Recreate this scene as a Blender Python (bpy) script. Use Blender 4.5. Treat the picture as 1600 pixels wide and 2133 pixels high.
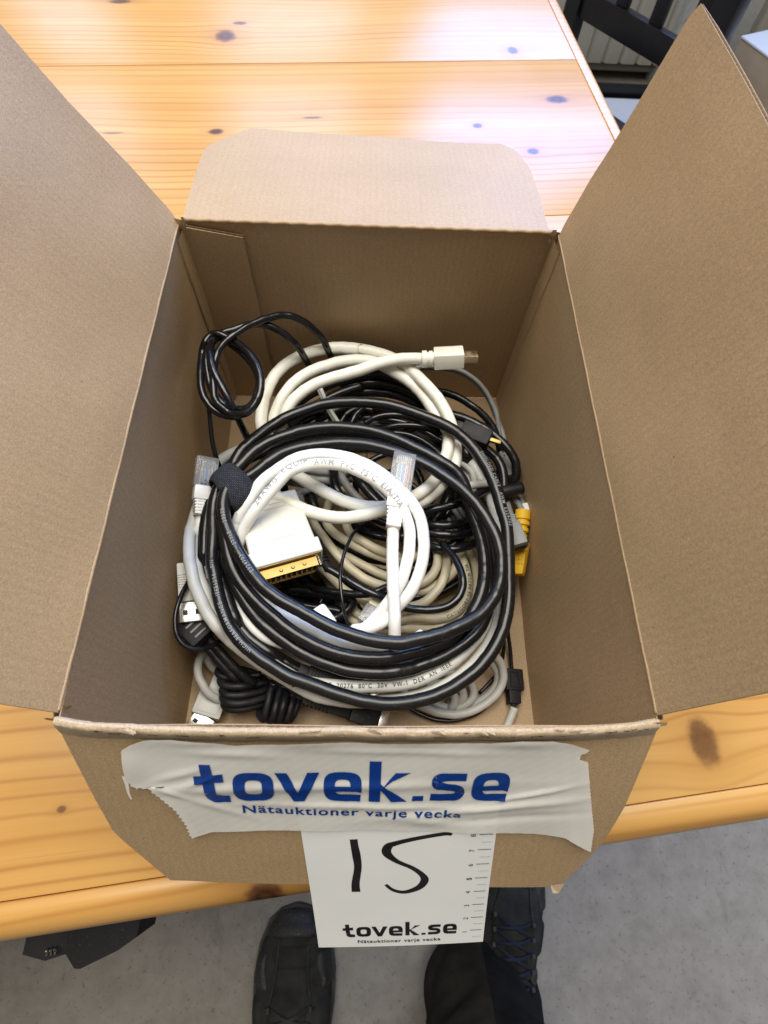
import bpy, bmesh, math, random
import numpy as np
from mathutils import Vector, Matrix
random.seed(7); rng = np.random.default_rng(7)
scene = bpy.context.scene
for o in list(bpy.data.objects): bpy.data.objects.remove(o)
COL = scene.collection
R_ = math.radians

# ------------------------------------------------------------------ camera
cam_d = bpy.data.cameras.new('camera'); cam = bpy.data.objects.new('camera', cam_d); COL.objects.link(cam)
CAM = Vector((0.096553, -0.016660, 0.329069))
cam.matrix_world = Matrix(((0.9992649, -0.0170067, -0.0343587, CAM.x), (0.0003698, 0.9004554, -0.4349483, CAM.y), (0.0383355, 0.4346158, 0.8997997, CAM.z), (0, 0, 0, 1)))
cam_d.sensor_fit = 'VERTICAL'; cam_d.sensor_height = 36.0; cam_d.sensor_width = 27.0; cam_d.lens = 36.0 * 1134.99 / 2133.0
cam_d.clip_start = 0.01; cam_d.clip_end = 60
cam_d.dof.use_dof = True; cam_d.dof.focus_distance = 0.265; cam_d.dof.aperture_fstop = 22.0
scene.camera = cam
scene.render.resolution_x = 768; scene.render.resolution_y = 1024
# ------------------------------------------------------------------ light
world = bpy.data.worlds.new('World'); scene.world = world; world.use_nodes = True
bg = world.node_tree.nodes['Background']; bg.inputs[0].default_value = (1.0, 0.965, 0.90, 1); bg.inputs[1].default_value = 0.20
def area(name, loc, target, sx, sy, power, color):
    l = bpy.data.lights.new(name, 'AREA'); l.shape = 'RECTANGLE'; l.size = sx; l.size_y = sy; l.energy = power; l.color = color
    o = bpy.data.objects.new(name, l); COL.objects.link(o); o.location = loc
    o.rotation_euler = (Vector(target) - Vector(loc)).to_track_quat('-Z', 'Y').to_euler(); return o
area('window_light', (0.84, 2.04, 1.22), (0.78, 0, 1.05), 0.90, 1.45, 54, (0.22, 0.43, 1.0))
area('window_light', (-0.10, 2.04, 1.22), (-0.10, 0, 1.05), 0.46, 1.45, 13, (0.38, 0.58, 1.0))
area('window_light', (-0.86, 2.04, 1.22), (-0.86, 0, 1.05), 0.30, 1.45, 8.0, (0.46, 0.64, 1.0))
area('ceiling_light', (0.02, 0.50, 1.85), (0.02, 0.50, 0), 1.5, 1.2, 60, (1.0, 0.955, 0.86))
vs = scene.view_settings; vs.view_transform = 'Standard'; vs.look = 'None'; vs.gamma = 1.0; vs.exposure = 0.02; vs.use_curve_mapping = False
scene.render.engine = 'CYCLES'
scene.cycles.max_bounces = 8; scene.cycles.transparent_max_bounces = 12; scene.cycles.caustics_reflective = False; scene.cycles.caustics_refractive = False

# ------------------------------------------------------------------ material helpers
class NT:
    def __init__(s, name):
        s.m = bpy.data.materials.new(name); s.m.use_nodes = True; s.t = s.m.node_tree; s.n = s.t.nodes; s.b = s.n['Principled BSDF']
    def link(s, a, b): s.t.links.new(a, b)
    def put(s, inp, v):
        if isinstance(v, bpy.types.NodeSocket): s.link(v, inp)
        else: inp.default_value = v
    def math(s, op, a, b=None, c=None, clamp=False):
        n = s.n.new('ShaderNodeMath'); n.operation = op; n.use_clamp = clamp; s.put(n.inputs[0], a)
        if b is not None: s.put(n.inputs[1], b)
        if c is not None: s.put(n.inputs[2], c)
        return n.outputs[0]
    def coord(s, kind='Object'): return s.n.new('ShaderNodeTexCoord').outputs[kind]
    def map(s, vec, scale=(1,1,1), rot=(0,0,0), loc=(0,0,0)):
        n = s.n.new('ShaderNodeMapping'); s.put(n.inputs[0], vec); n.inputs[1].default_value = loc; n.inputs[2].default_value = rot; n.inputs[3].default_value = scale; return n.outputs[0]
    def noise(s, vec, scale, detail=3, rough=.55, dist=0):
        n = s.n.new('ShaderNodeTexNoise'); s.put(n.inputs['Vector'], vec); n.inputs['Scale'].default_value = scale; n.inputs['Detail'].default_value = detail
        n.inputs['Roughness'].default_value = rough; n.inputs['Distortion'].default_value = dist; return n.outputs[0]
    def voro(s, vec, scale):
        n = s.n.new('ShaderNodeTexVoronoi'); s.put(n.inputs['Vector'], vec); n.inputs['Scale'].default_value = scale; return n.outputs['Distance']
    def ramp(s, fac, stops):
        n = s.n.new('ShaderNodeValToRGB'); s.put(n.inputs[0], fac); e = n.color_ramp.elements
        while len(e) < len(stops): e.new(.5)
        for k, (p, c) in zip(e, stops): k.position = p; k.color = (c[0], c[1], c[2], 1) if not isinstance(c, (int, float)) else (c, c, c, 1)
        return n.outputs[0]
    def mix(s, fac, a, b, mode='MIX'):
        n = s.n.new('ShaderNodeMix'); n.data_type = 'RGBA'; n.blend_type = mode; s.put(n.inputs[0], fac)
        for i, v in ((6, a), (7, b)): s.put(n.inputs[i], (v[0], v[1], v[2], 1) if isinstance(v, tuple) and len(v) == 3 else v)
        return n.outputs[2]
    def sep(s, vec):
        n = s.n.new('ShaderNodeSeparateXYZ'); s.put(n.inputs[0], vec); return n.outputs
    def comb(s, x, y, z):
        n = s.n.new('ShaderNodeCombineXYZ'); s.put(n.inputs[0], x); s.put(n.inputs[1], y); s.put(n.inputs[2], z); return n.outputs[0]
    def bump(s, h, strength=.3, dist=.0005):
        n = s.n.new('ShaderNodeBump'); n.inputs['Strength'].default_value = strength; n.inputs['Distance'].default_value = dist; s.put(n.inputs['Height'], h); s.link(n.outputs[0], s.b.inputs['Normal'])
    def set(s, color=None, rough=None, **kw):
        if color is not None: s.put(s.b.inputs['Base Color'], (color[0], color[1], color[2], 1) if isinstance(color, tuple) else color)
        if rough is not None: s.put(s.b.inputs['Roughness'], rough)
        for k, v in kw.items(): s.put(s.b.inputs[k.replace('_', ' ')], v)
        return s.m

def plastic(name, col, rough=.4, var=.12, scale=60, spec=.5, bump=.05, dust=0.0, grime=0.0):
    t = NT(name); c = t.coord(); n = t.noise(c, scale, 2)
    a = tuple(x * (1 - var) for x in col); b = tuple(min(1, x * (1 + var)) for x in col)
    cc = t.ramp(n, [(.3, a), (.7, b)])
    if grime: cc = t.mix(t.ramp(t.noise(c, 45, 3, .65), [(.52, 0.0), (.74, grime)]), cc, tuple(x * y for x, y in zip(col, (.62, .57, .48))))
    if dust:
        d = t.ramp(t.noise(c, 420, 3, .7), [(.60, 0.0), (.72, dust)]); cc = t.mix(d, cc, (.35, .33, .30))
    r = t.ramp(n, [(.3, rough * .85), (.7, min(1, rough * 1.2))])
    return t.set(cc, r, **{'Specular IOR Level': spec})
def metal(name, col, rough=.25):
    t = NT(name); c = t.coord(); n = t.noise(c, 300, 3)
    return t.set(t.ramp(n, [(.3, tuple(x * .8 for x in col)), (.7, col)]), t.ramp(n, [(.3, rough), (.8, rough * 1.6)]), Metallic=1.0)

def cardboard(name, a, b, flute=None):
    t = NT(name); c = t.coord()
    big = t.noise(c, 16, 4, .6); f1 = t.noise(t.map(c, (1100, 5000, 5000), (R_(20), R_(15), R_(35))), 1.0, 2, .6); f2 = t.noise(t.map(c, (5000, 1200, 1200), (R_(-25), R_(40), R_(-20))), 1.0, 2, .6)
    fine = t.noise(c, 1500, 2, .75)
    col = t.ramp(big, [(.25, a), (.75, b)]); smudge = t.noise(c, 5.5, 2, .5)
    fib = t.math('MULTIPLY', t.math('SUBTRACT', t.math('ADD', f1, f2), 1.0), 1.25)
    fib = t.math('ADD', fib, t.math('MULTIPLY', t.math('SUBTRACT', fine, .5), .8))
    hi = t.math('MULTIPLY_ADD', fib, .72, t.math('MULTIPLY_ADD', smudge, .16, .92)); fl_ = None
    if flute:
        ax_ = t.sep(c)[flute]; wv = t.math('SINE', t.math('MULTIPLY', ax_, 6.2832 / .0034)); st2 = t.noise(t.comb(t.math('MULTIPLY', ax_, 420), t.math('MULTIPLY', t.sep(c)['Z'], 9), 0.0), 1.0, 2)
        fl_ = t.math('ADD', t.math('MULTIPLY', wv, .35), t.math('MULTIPLY', t.math('SUBTRACT', st2, .5), 1.3)); hi = t.math('ADD', hi, t.math('MULTIPLY', fl_, .050))
    col = t.mix(1.0, col, t.comb(hi, hi, hi), 'MULTIPLY')
    sp = t.ramp(t.voro(c, 150), [(.035, 1.0), (.07, 0.0)]); gate = t.ramp(t.noise(c, 60, 1), [(.60, 0.0), (.66, .8)])
    col = t.mix(t.math('MULTIPLY', sp, gate), col, (.05, .035, .02))
    t.bump(f1 if fl_ is None else t.math('ADD', f1, t.math('MULTIPLY', fl_, .8)), .22, .0002)
    return t.set(col, .54, **{'Specular IOR Level': .50})

M = {}
for fk, fa_ in (('kraft', None), ('kraft_x', 'X'), ('kraft_y', 'Y')): M[fk] = cardboard(fk + '_cardboard', (.362, .247, .135), (.408, .283, .158), fa_)
M['kraft_edge'] = cardboard('kraft_torn_edge', (.42, .32, .21), (.49, .38, .26))
M['flute'] = cardboard('kraft_flute', (.46, .36, .25), (.52, .42, .31))
M['black'] = plastic('black_pvc', (.0065, .0065, .0078), .27, .2, spec=.42, dust=.06)
M['black_soft'] = plastic('matt_black_rubber', (.008, .008, .009), .52, .2, spec=.32, dust=.12)
M['black_gloss'] = plastic('glossy_black_pvc', (.006, .006, .008), .22, .2, spec=.48, dust=.04)
M['cream'] = plastic('cream_white_pvc', (.76, .75, .675), .40, .04, spec=.42, grime=.35)
M['white'] = plastic('white_pvc', (.80, .80, .785), .36, .03, spec=.42, grime=.25)
M['dviwhite'] = plastic('warm_white_abs', (.64, .64, .60), .48, .03, spec=.35, grime=.4)
M['lgrey'] = plastic('light_grey_pvc', (.50, .50, .47), .42, .07, spec=.4, grime=.5)
M['greyc'] = plastic('pale_grey_pvc', (.52, .53, .51), .42, .06, spec=.4, grime=.5)
M['mgrey'] = plastic('mid_grey_pvc', (.22, .225, .225), .45, .1, spec=.4, grime=.5)
M['beige'] = plastic('beige_pvc', (.46, .41, .29), .42, .08, spec=.45, dust=.05)
M['yellow'] = plastic('yellow_rubber', (.70, .43, .02), .5, .08, spec=.35)
M['gold'] = metal('gold_plate', (.42, .28, .10), .38)
M['palegold'] = metal('pale_gold_plate', (.92, .80, .58), .32)
M['steel'] = metal('nickel_plate', (.62, .60, .57), .22)
M['dark'] = plastic('dark_void', (.006, .006, .007), .6, .1)
M['navy'] = plastic('navy_black_wood', (.020, .019, .024), .4, .2, 30)
M['blackwood'] = plastic('black_painted_wood', (.010, .009, .011), .35, .2, 30)
M['radiator'] = plastic('radiator_enamel', (.50, .48, .42), .45, .04, 10)
M['wall'] = plastic('plaster_wall', (.42, .40, .37), .8, .05, 8)
M['print_black'] = plastic('black_ink', (.012, .011, .012), .55, .1)
M['print_grey'] = plastic('grey_ink', (.30, .30, .30), .6, .05)
M['print_pale'] = plastic('pale_ink', (.22, .24, .26), .6, .05)
M['ink_blue'] = plastic('blue_ink', (.004, .040, .235), .34, .10, 12, spec=.5)
M['laces'] = plastic('blue_lace', (.007, .011, .024), .9, .3, 200)
def fabric(name, col, scale=1500):
    t = NT(name); c = t.coord(); w = t.noise(t.map(c, (scale, scale * .5, scale)), 1.0, 2); big = t.noise(c, 30, 4)
    cc = t.mix(t.ramp(big, [(.3, 0.0), (.7, .6)]), tuple(x * .55 for x in col), tuple(x * 2.1 for x in col))
    t.bump(t.math('ADD', w, big), .6, .0008); return t.set(cc, .92, **{'Specular IOR Level': .15})
M['trouser'] = fabric('black_trouser_cloth', (.010, .010, .011)); M['trouser2'] = fabric('olive_black_panel', (.022, .021, .017))
M['shoe'] = fabric('worn_black_leather', (.030, .030, .027), 700); M['sole'] = plastic('rubber_sole', (.020, .020, .019), .6, .3, 80, dust=.35); M['shoe2'] = fabric('dusty_mesh', (.026, .026, .024), 500)
def paper(name, col, rough=.6, transl=0.0, rel=.1):
    t = NT(name); c = t.coord(); n = t.noise(c, 40, 4)
    cc = t.ramp(n, [(.3, tuple(x * .96 for x in col)), (.7, col)])
    t.bump(t.noise(c, 700, 3), rel, .0002)
    t.set(cc, rough, **{'Specular IOR Level': .5})
    if transl:
        o = t.n['Material Output']; tr = t.n.new('ShaderNodeBsdfTransparent'); tr.inputs[0].default_value = (.95, .94, .9, 1); mx = t.n.new('ShaderNodeMixShader'); mx.inputs[0].default_value = transl
        t.link(t.b.outputs[0], mx.inputs[1]); t.link(tr.outputs[0], mx.inputs[2]); t.link(mx.outputs[0], o.inputs[0])
    return t.m
M['tape'] = paper('white_tape_film', (.85, .84, .80), .26, .24, .10)
M['card'] = paper('white_card', (.86, .86, .85), .55)
def clear(name, tint):
    t = NT(name); o = t.n['Material Output']; tr = t.n.new('ShaderNodeBsdfTransparent'); tr.inputs[0].default_value = (*tint, 1)
    fr = t.n.new('ShaderNodeLayerWeight'); fr.inputs[0].default_value = .35; mx = t.n.new('ShaderNodeMixShader'); c = t.coord()
    t.set((.72, .76, .82), .10, **{'Specular IOR Level': .8}); t.bump(t.noise(c, 250, 2), .3, .0006)
    f = t.math('MULTIPLY_ADD', fr.outputs['Fresnel'], .8, .18, clamp=True)
    t.link(f, mx.inputs[0]); t.link(tr.outputs[0], mx.inputs[1]); t.link(t.b.outputs[0], mx.inputs[2]); t.link(mx.outputs[0], o.inputs[0]); return t.m
M['clear'] = clear('clear_polycarbonate', (.90, .92, .95))
def velcro():
    t = NT('hook_and_loop_fabric'); c = t.coord('UV'); b = t.n.new('ShaderNodeTexBrick'); t.put(b.inputs['Vector'], c); b.inputs['Scale'].default_value = 8
    b.inputs['Color1'].default_value = (.085, .090, .115, 1); b.inputs['Color2'].default_value = (.040, .044, .060, 1); b.inputs['Mortar'].default_value = (.004, .004, .006, 1); b.inputs['Mortar Size'].default_value = .05; b.inputs['Brick Width'].default_value = .4; b.inputs['Row Height'].default_value = .22
    cc = t.mix(t.ramp(t.noise(c, 160, 3, .8), [(.45, 0.0), (.75, .5)]), b.outputs[0], (.10, .105, .12)); t.bump(t.noise(c, 110, 4, .8), .9, .0008); return t.set(cc, .9, **{'Specular IOR Level': .2})
M['velcro'] = velcro()
def concrete():
    t = NT('grey_concrete'); c = t.coord(); a = t.noise(c, 3.5, 7, .6); b = t.noise(c, 40, 6, .7); s = t.noise(t.map(c, (14, 5, 5)), 1, 5, .7)
    v = t.math('ADD', t.math('MULTIPLY', a, .5), t.math('MULTIPLY', b, .5)); cc = t.ramp(v, [(.32, (.185, .166, .140)), (.50, (.262, .240, .208)), (.68, (.330, .304, .268))])
    cc = t.mix(t.ramp(s, [(.60, 0.0), (.72, .55)]), cc, (.13, .12, .105)); cc = t.mix(t.ramp(t.noise(c, 170, 2, .8), [(.61, 0.0), (.70, .6)]), cc, (.10, .092, .083))
    t.bump(b, .3, .002); return t.set(cc, .7)
M['concrete'] = concrete()
KNOTS = [(.30, .28, .01, .01, .9), (.10, .155, .001, .001, .1), (.0078, .7433, .011, .013, .9), (.0237, .7718, .008, .004, .8), (.3347, .7060, .006, .008, .95), (.3625, .6063, .012, .007, 1.0), (.3153, .5169, .006, .005, 1.0), (.0018, .5618, .007, .0045, 1.0), (.2669, .5617, .005, .0045, .9), (.0977, .582, .010, .002, .7), (-.1164, .8235, .012, .005, .9), (.2895, -.0304, .0085, .0125, .75), (.0416, -.0775, .0095, .0075, 1.0), (-.062, -.0262, .0025, .0018, .7), (-.0975, .5633, .010, .0022, .5)]
def pine(name, seed, tone, y0, y1):
    t = NT(name); c = t.coord(); x, y, z = t.sep(c)
    kd = t.math('MULTIPLY', t.math('SUBTRACT', t.noise(c, 130, 2, .7), .5), 1.1); ys = y; mask = None; halo = None
    for (kx, ky, rx, ry, amt) in KNOTS:
        if not y0 <= ky < y1: continue
        dx = t.math('DIVIDE', t.math('SUBTRACT', x, kx), rx); dy = t.math('DIVIDE', t.math('SUBTRACT', y, ky), ry)
        d2 = t.math('ADD', t.math('MULTIPLY', dx, dx), t.math('MULTIPLY', dy, dy))
        wide = t.math('ADD', t.math('MULTIPLY', t.math('MULTIPLY', dx, dx), .12), t.math('MULTIPLY', t.math('MULTIPLY', dy, dy), .22))
        e = t.math('EXPONENT', t.math('MULTIPLY', wide, -1.0))
        ys = t.math('SUBTRACT', ys, t.math('MULTIPLY', t.math('MULTIPLY', t.math('SUBTRACT', y, ky), e), .52))
        rk = t.math('MULTIPLY_ADD', t.math('SINE', t.math('MULTIPLY', t.math('SQRT', d2), 11.0)), .5, .5)
        k = t.math('MULTIPLY', t.math('EXPONENT', t.math('MULTIPLY', t.math('POWER', t.math('ABSOLUTE', t.math('ADD', d2, kd)), 3.0), -1.0)), amt)
        mask = k if mask is None else t.math('MAXIMUM', mask, k); rr_ = t.math('MULTIPLY', rk, k); ringm = rr_ if mask is k else t.math('MAXIMUM', ringm, rr_)
        h = t.math('MULTIPLY', t.math('EXPONENT', t.math('MULTIPLY', wide, -2.0)), amt); halo = h if halo is None else t.math('MAXIMUM', halo, h)
    w1 = t.math('MULTIPLY', t.math('SUBTRACT', t.noise(t.comb(t.math('MULTIPLY', x, 2.2), t.math('MULTIPLY', y, 5), seed), 1.0, 1), .5), .045)
    w2 = t.math('MULTIPLY', t.math('SUBTRACT', t.noise(t.comb(t.math('MULTIPLY', x, 14), t.math('MULTIPLY', y, 40), seed), 1.0, 1), .5), .0014)
    yy = t.math('ADD', ys, t.math('ADD', w1, w2))
    band = t.noise(t.comb(t.math('MULTIPLY', x, .7), t.math('MULTIPLY', yy, 42), seed * 3.7), 1.0, 4, .6)
    fine = t.noise(t.comb(t.math('MULTIPLY', x, 9), t.math('MULTIPLY', yy, 900), seed), 1.0, 3, .6)
    ph = t.math('ADD', t.math('MULTIPLY', yy, 6.28 * 105), t.math('MULTIPLY', t.noise(t.comb(t.math('MULTIPLY', x, .8), t.math('MULTIPLY', yy, 24), seed * 1.3), 1.0, 1), 17))
    line = t.math('POWER', t.math('MULTIPLY_ADD', t.math('SINE', ph), .5, .5), 7.0)
    lg = t.math('MULTIPLY', line, t.ramp(t.noise(t.comb(t.math('MULTIPLY', x, 1.3), t.math('MULTIPLY', yy, 13), seed + 9), 1.0, 2), [(.34, .22), (.58, 1.0)]))
    A, B = tuple(q * tone for q in (.68, .388, .120)), tuple(q * tone for q in (.56, .280, .068))
    col = t.ramp(band, [(.28, A), (.72, B)])
    col = t.mix(t.math('MULTIPLY', fine, .25), col, tuple(q * .7 for q in B))
    col = t.mix(t.math('MULTIPLY', lg, .54), col, tuple(q * tone for q in (.33, .125, .025)))
    stk = t.ramp(t.noise(t.comb(t.math('MULTIPLY', x, 3.5), t.math('MULTIPLY', yy, 260), seed + 4), 1.0, 2), [(.66, 0.0), (.76, .40)]); col = t.mix(stk, col, tuple(q * tone for q in (.30, .105, .02)))
    col = t.mix(t.math('MULTIPLY', halo, .45), col, (.34, .13, .03))
    kn = t.ramp(t.noise(c, 220, 4, .7), [(.3, (.040, .014, .008)), (.7, (.105, .040, .018))])
    col = t.mix(mask, col, kn); col = t.mix(t.math('MULTIPLY', ringm, .45), col, (.20, .085, .035))
    t.bump(t.noise(t.comb(t.math('MULTIPLY', x, 6), t.math('MULTIPLY', y, 110), seed), 1.0, 2), .07, .0010)
    r = t.ramp(t.noise(c, 35, 4, .6), [(.3, .275), (.7, .325)])
    return t.set(col, r, **{'Specular IOR Level': .42, 'Coat Weight': .0})
for i, (tone, y0_, y1_) in enumerate(((1.0, -.058, .16), (1.04, .15, .42), (.97, .42, .69), (1.0, .68, 1.0), (1.03, -.2, -.058))): M['pine%d' % i] = pine('varnished_pine_%d' % i, 1.7 + i * 4.1, tone, y0_, y1_)

# ------------------------------------------------------------------ object helpers
ORG = {}
def thing(name, loc, label=None, cat=None, group=None, rotz=0, kind=None):
    o = bpy.data.objects.new(name, None); COL.objects.link(o); o.location = loc; o.rotation_euler = (0, 0, rotz); o.empty_display_size = .02
    tag(o, label, cat, group, kind); ORG[o.name] = Vector(loc); return o
def tag(o, label=None, cat=None, group=None, kind=None):
    if label: o['label'] = label
    if cat: o['category'] = cat
    if group: o['group'] = group
    if kind: o['kind'] = kind
def obj(name, verts, faces, mat, parent=None, smooth=40, org=None, local=False, uv=None):
    me = bpy.data.meshes.new(name); V = np.asarray(verts, float)
    if org is None: org = ORG.get(parent.name, Vector((0, 0, 0))) if parent else Vector((0, 0, 0))
    if not local: V = V - np.array(org)
    me.from_pydata(V.tolist(), [], [tuple(int(i) for i in f) for f in faces]); me.update()
    if uv is not None:
        l = me.uv_layers.new(name='uv'); idx = np.zeros(len(me.loops), int); me.loops.foreach_get('vertex_index', idx); l.data.foreach_set('uv', np.asarray(uv)[idx].ravel())
    o = bpy.data.objects.new(name, me); COL.objects.link(o); me.materials.append(M[mat] if isinstance(mat, str) else mat)
    if smooth:
        me.polygons.foreach_set('use_smooth', [True] * len(me.polygons))
        if smooth < 180: me.set_sharp_from_angle(angle=R_(smooth))
    if parent: o.parent = parent; ORG[o.name] = ORG.get(parent.name, Vector((0, 0, 0))) if not local else Vector((0, 0, 0))
    else: o.location = org if not local else (0, 0, 0); ORG[o.name] = Vector(org)
    return o
class MB:
    def __init__(s): s.v = []; s.f = []
    def add(s, V, F):
        k = len(s.v); s.v += [tuple(p) for p in V]; s.f += [tuple(i + k for i in f) for f in F]; return s
    def xf(s, mtx): s.v = [tuple(mtx @ Vector(p)) for p in s.v]; return s
def bm_out(bm):
    bm.verts.ensure_lookup_table(); V = [v.co.copy() for v in bm.verts]; F = [[v.index for v in f.verts] for f in bm.faces]; bm.free(); return V, F
def bbox(a, b, bev=0.0, seg=2, taper=None):
    """box from corner a to b; taper=(sy,sz) scales the +x end"""
    bm = bmesh.new(); bmesh.ops.create_cube(bm, size=1.0)
    a, b = Vector(a), Vector(b); c = (a + b) / 2; d = b - a
    for v in bm.verts:
        ky, kz = (taper if taper and v.co.x > 0 else (1, 1)); v.co = Vector((c.x + v.co.x * d.x, c.y + v.co.y * d.y * ky, c.z + v.co.z * d.z * kz))
    if bev: bmesh.ops.bevel(bm, geom=list(bm.edges), offset=bev, segments=seg, affect='EDGES', profile=.6)
    bm.verts.index_update(); return bm_out(bm)
def cr(P, step):
    P = np.asarray(P, float); n = len(P)
    if n == 2: m = max(2, int(np.linalg.norm(P[1] - P[0]) / step)); return P[0] + np.linspace(0, 1, m + 1)[:, None] * (P[1] - P[0])
    Q = np.vstack([2 * P[0] - P[1], P, 2 * P[-1] - P[-2]]); out = []
    for i in range(n - 1):
        p0, p1, p2, p3 = Q[i:i + 4]; m = max(1, int(np.ceil(np.linalg.norm(p2 - p1) / step)))
        for t in np.arange(m) / m:
            out.append(.5 * ((2 * p1) + (-p0 + p2) * t + (2 * p0 - 5 * p1 + 4 * p2 - p3) * t * t + (-p0 + 3 * p1 - 3 * p2 + p3) * t ** 3))
    out.append(P[-1]); return np.array(out)
def frames(P):
    T = np.gradient(P, axis=0); T /= np.linalg.norm(T, axis=1)[:, None] + 1e-12
    n = np.cross(T[0], [0, 0, 1.0]); n = n / (np.linalg.norm(n) + 1e-9) if np.linalg.norm(n) > 1e-6 else np.array([1.0, 0, 0]); N = [n]
    for i in range(1, len(P)):
        n = N[-1] - T[i] * (N[-1] @ T[i]); N.append(n / (np.linalg.norm(n) + 1e-12))
    N = np.array(N); return T, N, np.cross(T, N)
def tube(P, r, sides=12, cap=True):
    P = np.asarray(P, float); T, N, B = frames(P); r = np.broadcast_to(np.asarray(r, float), (len(P),)); a = np.linspace(0, 2 * math.pi, sides, endpoint=False)
    V = (P[:, None, :] + r[:, None, None] * (np.cos(a)[None, :, None] * N[:, None, :] + np.sin(a)[None, :, None] * B[:, None, :])).reshape(-1, 3)
    F = []; n = len(P)
    for i in range(n - 1):
        for k in range(sides):
            F.append((i * sides + k, i * sides + (k + 1) % sides, (i + 1) * sides + (k + 1) % sides, (i + 1) * sides + k))
    if cap: F.append(tuple(range(sides - 1, -1, -1))); F.append(tuple((n - 1) * sides + k for k in range(sides)))
    return V.tolist(), F
def lathe(prof, sides=24, sy=1.0, sz=1.0):
    """profile [(x, r)] round the x axis"""
    V = []; F = []
    for (x, r) in prof:
        for k in range(sides): a = 2 * math.pi * k / sides; V.append((x, r * sy * math.cos(a), r * sz * math.sin(a)))
    for i in range(len(prof) - 1):
        for k in range(sides): F.append((i * sides + k, (i + 1) * sides + k, (i + 1) * sides + (k + 1) % sides, i * sides + (k + 1) % sides))
    F.append(tuple(range(sides))); F.append(tuple((len(prof) - 1) * sides + k for k in range(sides - 1, -1, -1))); return V, F
def axis_mtx(a, b, up=(0, 0, 1)):
    a, b = Vector(a), Vector(b); x = (b - a).normalized(); u = Vector(up); y = u.cross(x).normalized(); z = x.cross(y)
    return Matrix(((x.x, y.x, z.x, a.x), (x.y, y.y, z.y, a.y), (x.z, y.z, z.z, a.z), (0, 0, 0, 1)))
def put(name, VF, mtx, mat, parent, smooth=40):
    V, F = VF; return obj(name, [mtx @ Vector(p) for p in V], F, mat, parent, smooth)
def merge(*parts):
    m = MB()
    for V, F in parts: m.add(V, F)
    return m.v, m.f
_txt = {}
def text2d(s, size=1.0, bold=0.0, spacing=1.0):
    cu = bpy.data.curves.new('t', 'FONT'); cu.body = s; cu.size = size; cu.offset = bold; cu.space_character = spacing; cu.resolution_u = 4
    o = bpy.data.objects.new('t', cu); COL.objects.link(o); dg = bpy.context.evaluated_depsgraph_get(); e = o.evaluated_get(dg); me = e.to_mesh()
    V = np.array([v.co[:2] for v in me.vertices]); F = [tuple(p.vertices) for p in me.polygons]; e.to_mesh_clear()
    bpy.data.objects.remove(o); bpy.data.curves.remove(cu); V = V - np.array([V[:, 0].min(), 0]); return V, F
def subdiv2d(V, F, mx):
    bm = bmesh.new(); vs_ = [bm.verts.new((x, y, 0)) for x, y in V]
    for f in F:
        try: bm.faces.new([vs_[i] for i in f])
        except ValueError: pass
    bmesh.ops.triangulate(bm, faces=list(bm.faces))
    for _ in range(4):
        es = [e for e in bm.edges if e.calc_length() > mx]
        if not es: break
        bmesh.ops.subdivide_edges(bm, edges=es, cuts=1); bmesh.ops.triangulate(bm, faces=[f for f in bm.faces if len(f.verts) > 3])
    bm.verts.index_update(); V2 = np.array([v.co[:2] for v in bm.verts]); F2 = [tuple(v.index for v in f.verts) for f in bm.faces]; bm.free(); return V2, F2
def cable_text(parent, s, P, r, near, height, mat, rev=False, lean=(0.0, -.25, 1.0), shift=0.0):
    """lettering printed along a cable, starting at the cable point closest to `near`"""
    P = np.asarray(P); V, F = subdiv2d(*text2d(s, height * 1.4, 0.012 * height, 1.25), .0005); k = np.r_[0, np.cumsum(np.linalg.norm(np.diff(P, axis=0), axis=1))]
    s0 = k[np.linalg.norm(P - np.array(near), axis=1).argmin()]; T = np.gradient(P, axis=0); T /= np.linalg.norm(T, axis=1)[:, None]
    out = []
    for (u, v) in V:
        v = v - height * .5; sg = -1 if rev else 1; q = s0 + sg * u
        p = np.array([np.interp(q, k, P[:, j]) for j in range(3)]); t = np.array([np.interp(q, k, T[:, j]) for j in range(3)]) * sg; t /= np.linalg.norm(t)
        up = np.array(lean); n = up - t * (up @ t); n /= np.linalg.norm(n); b = np.cross(n, t); a = v / r + shift
        out.append(p + (r + .00042) * (math.cos(a) * n + math.sin(a) * b))
    return obj('printed_text', out, F, mat, parent, 0)
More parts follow.
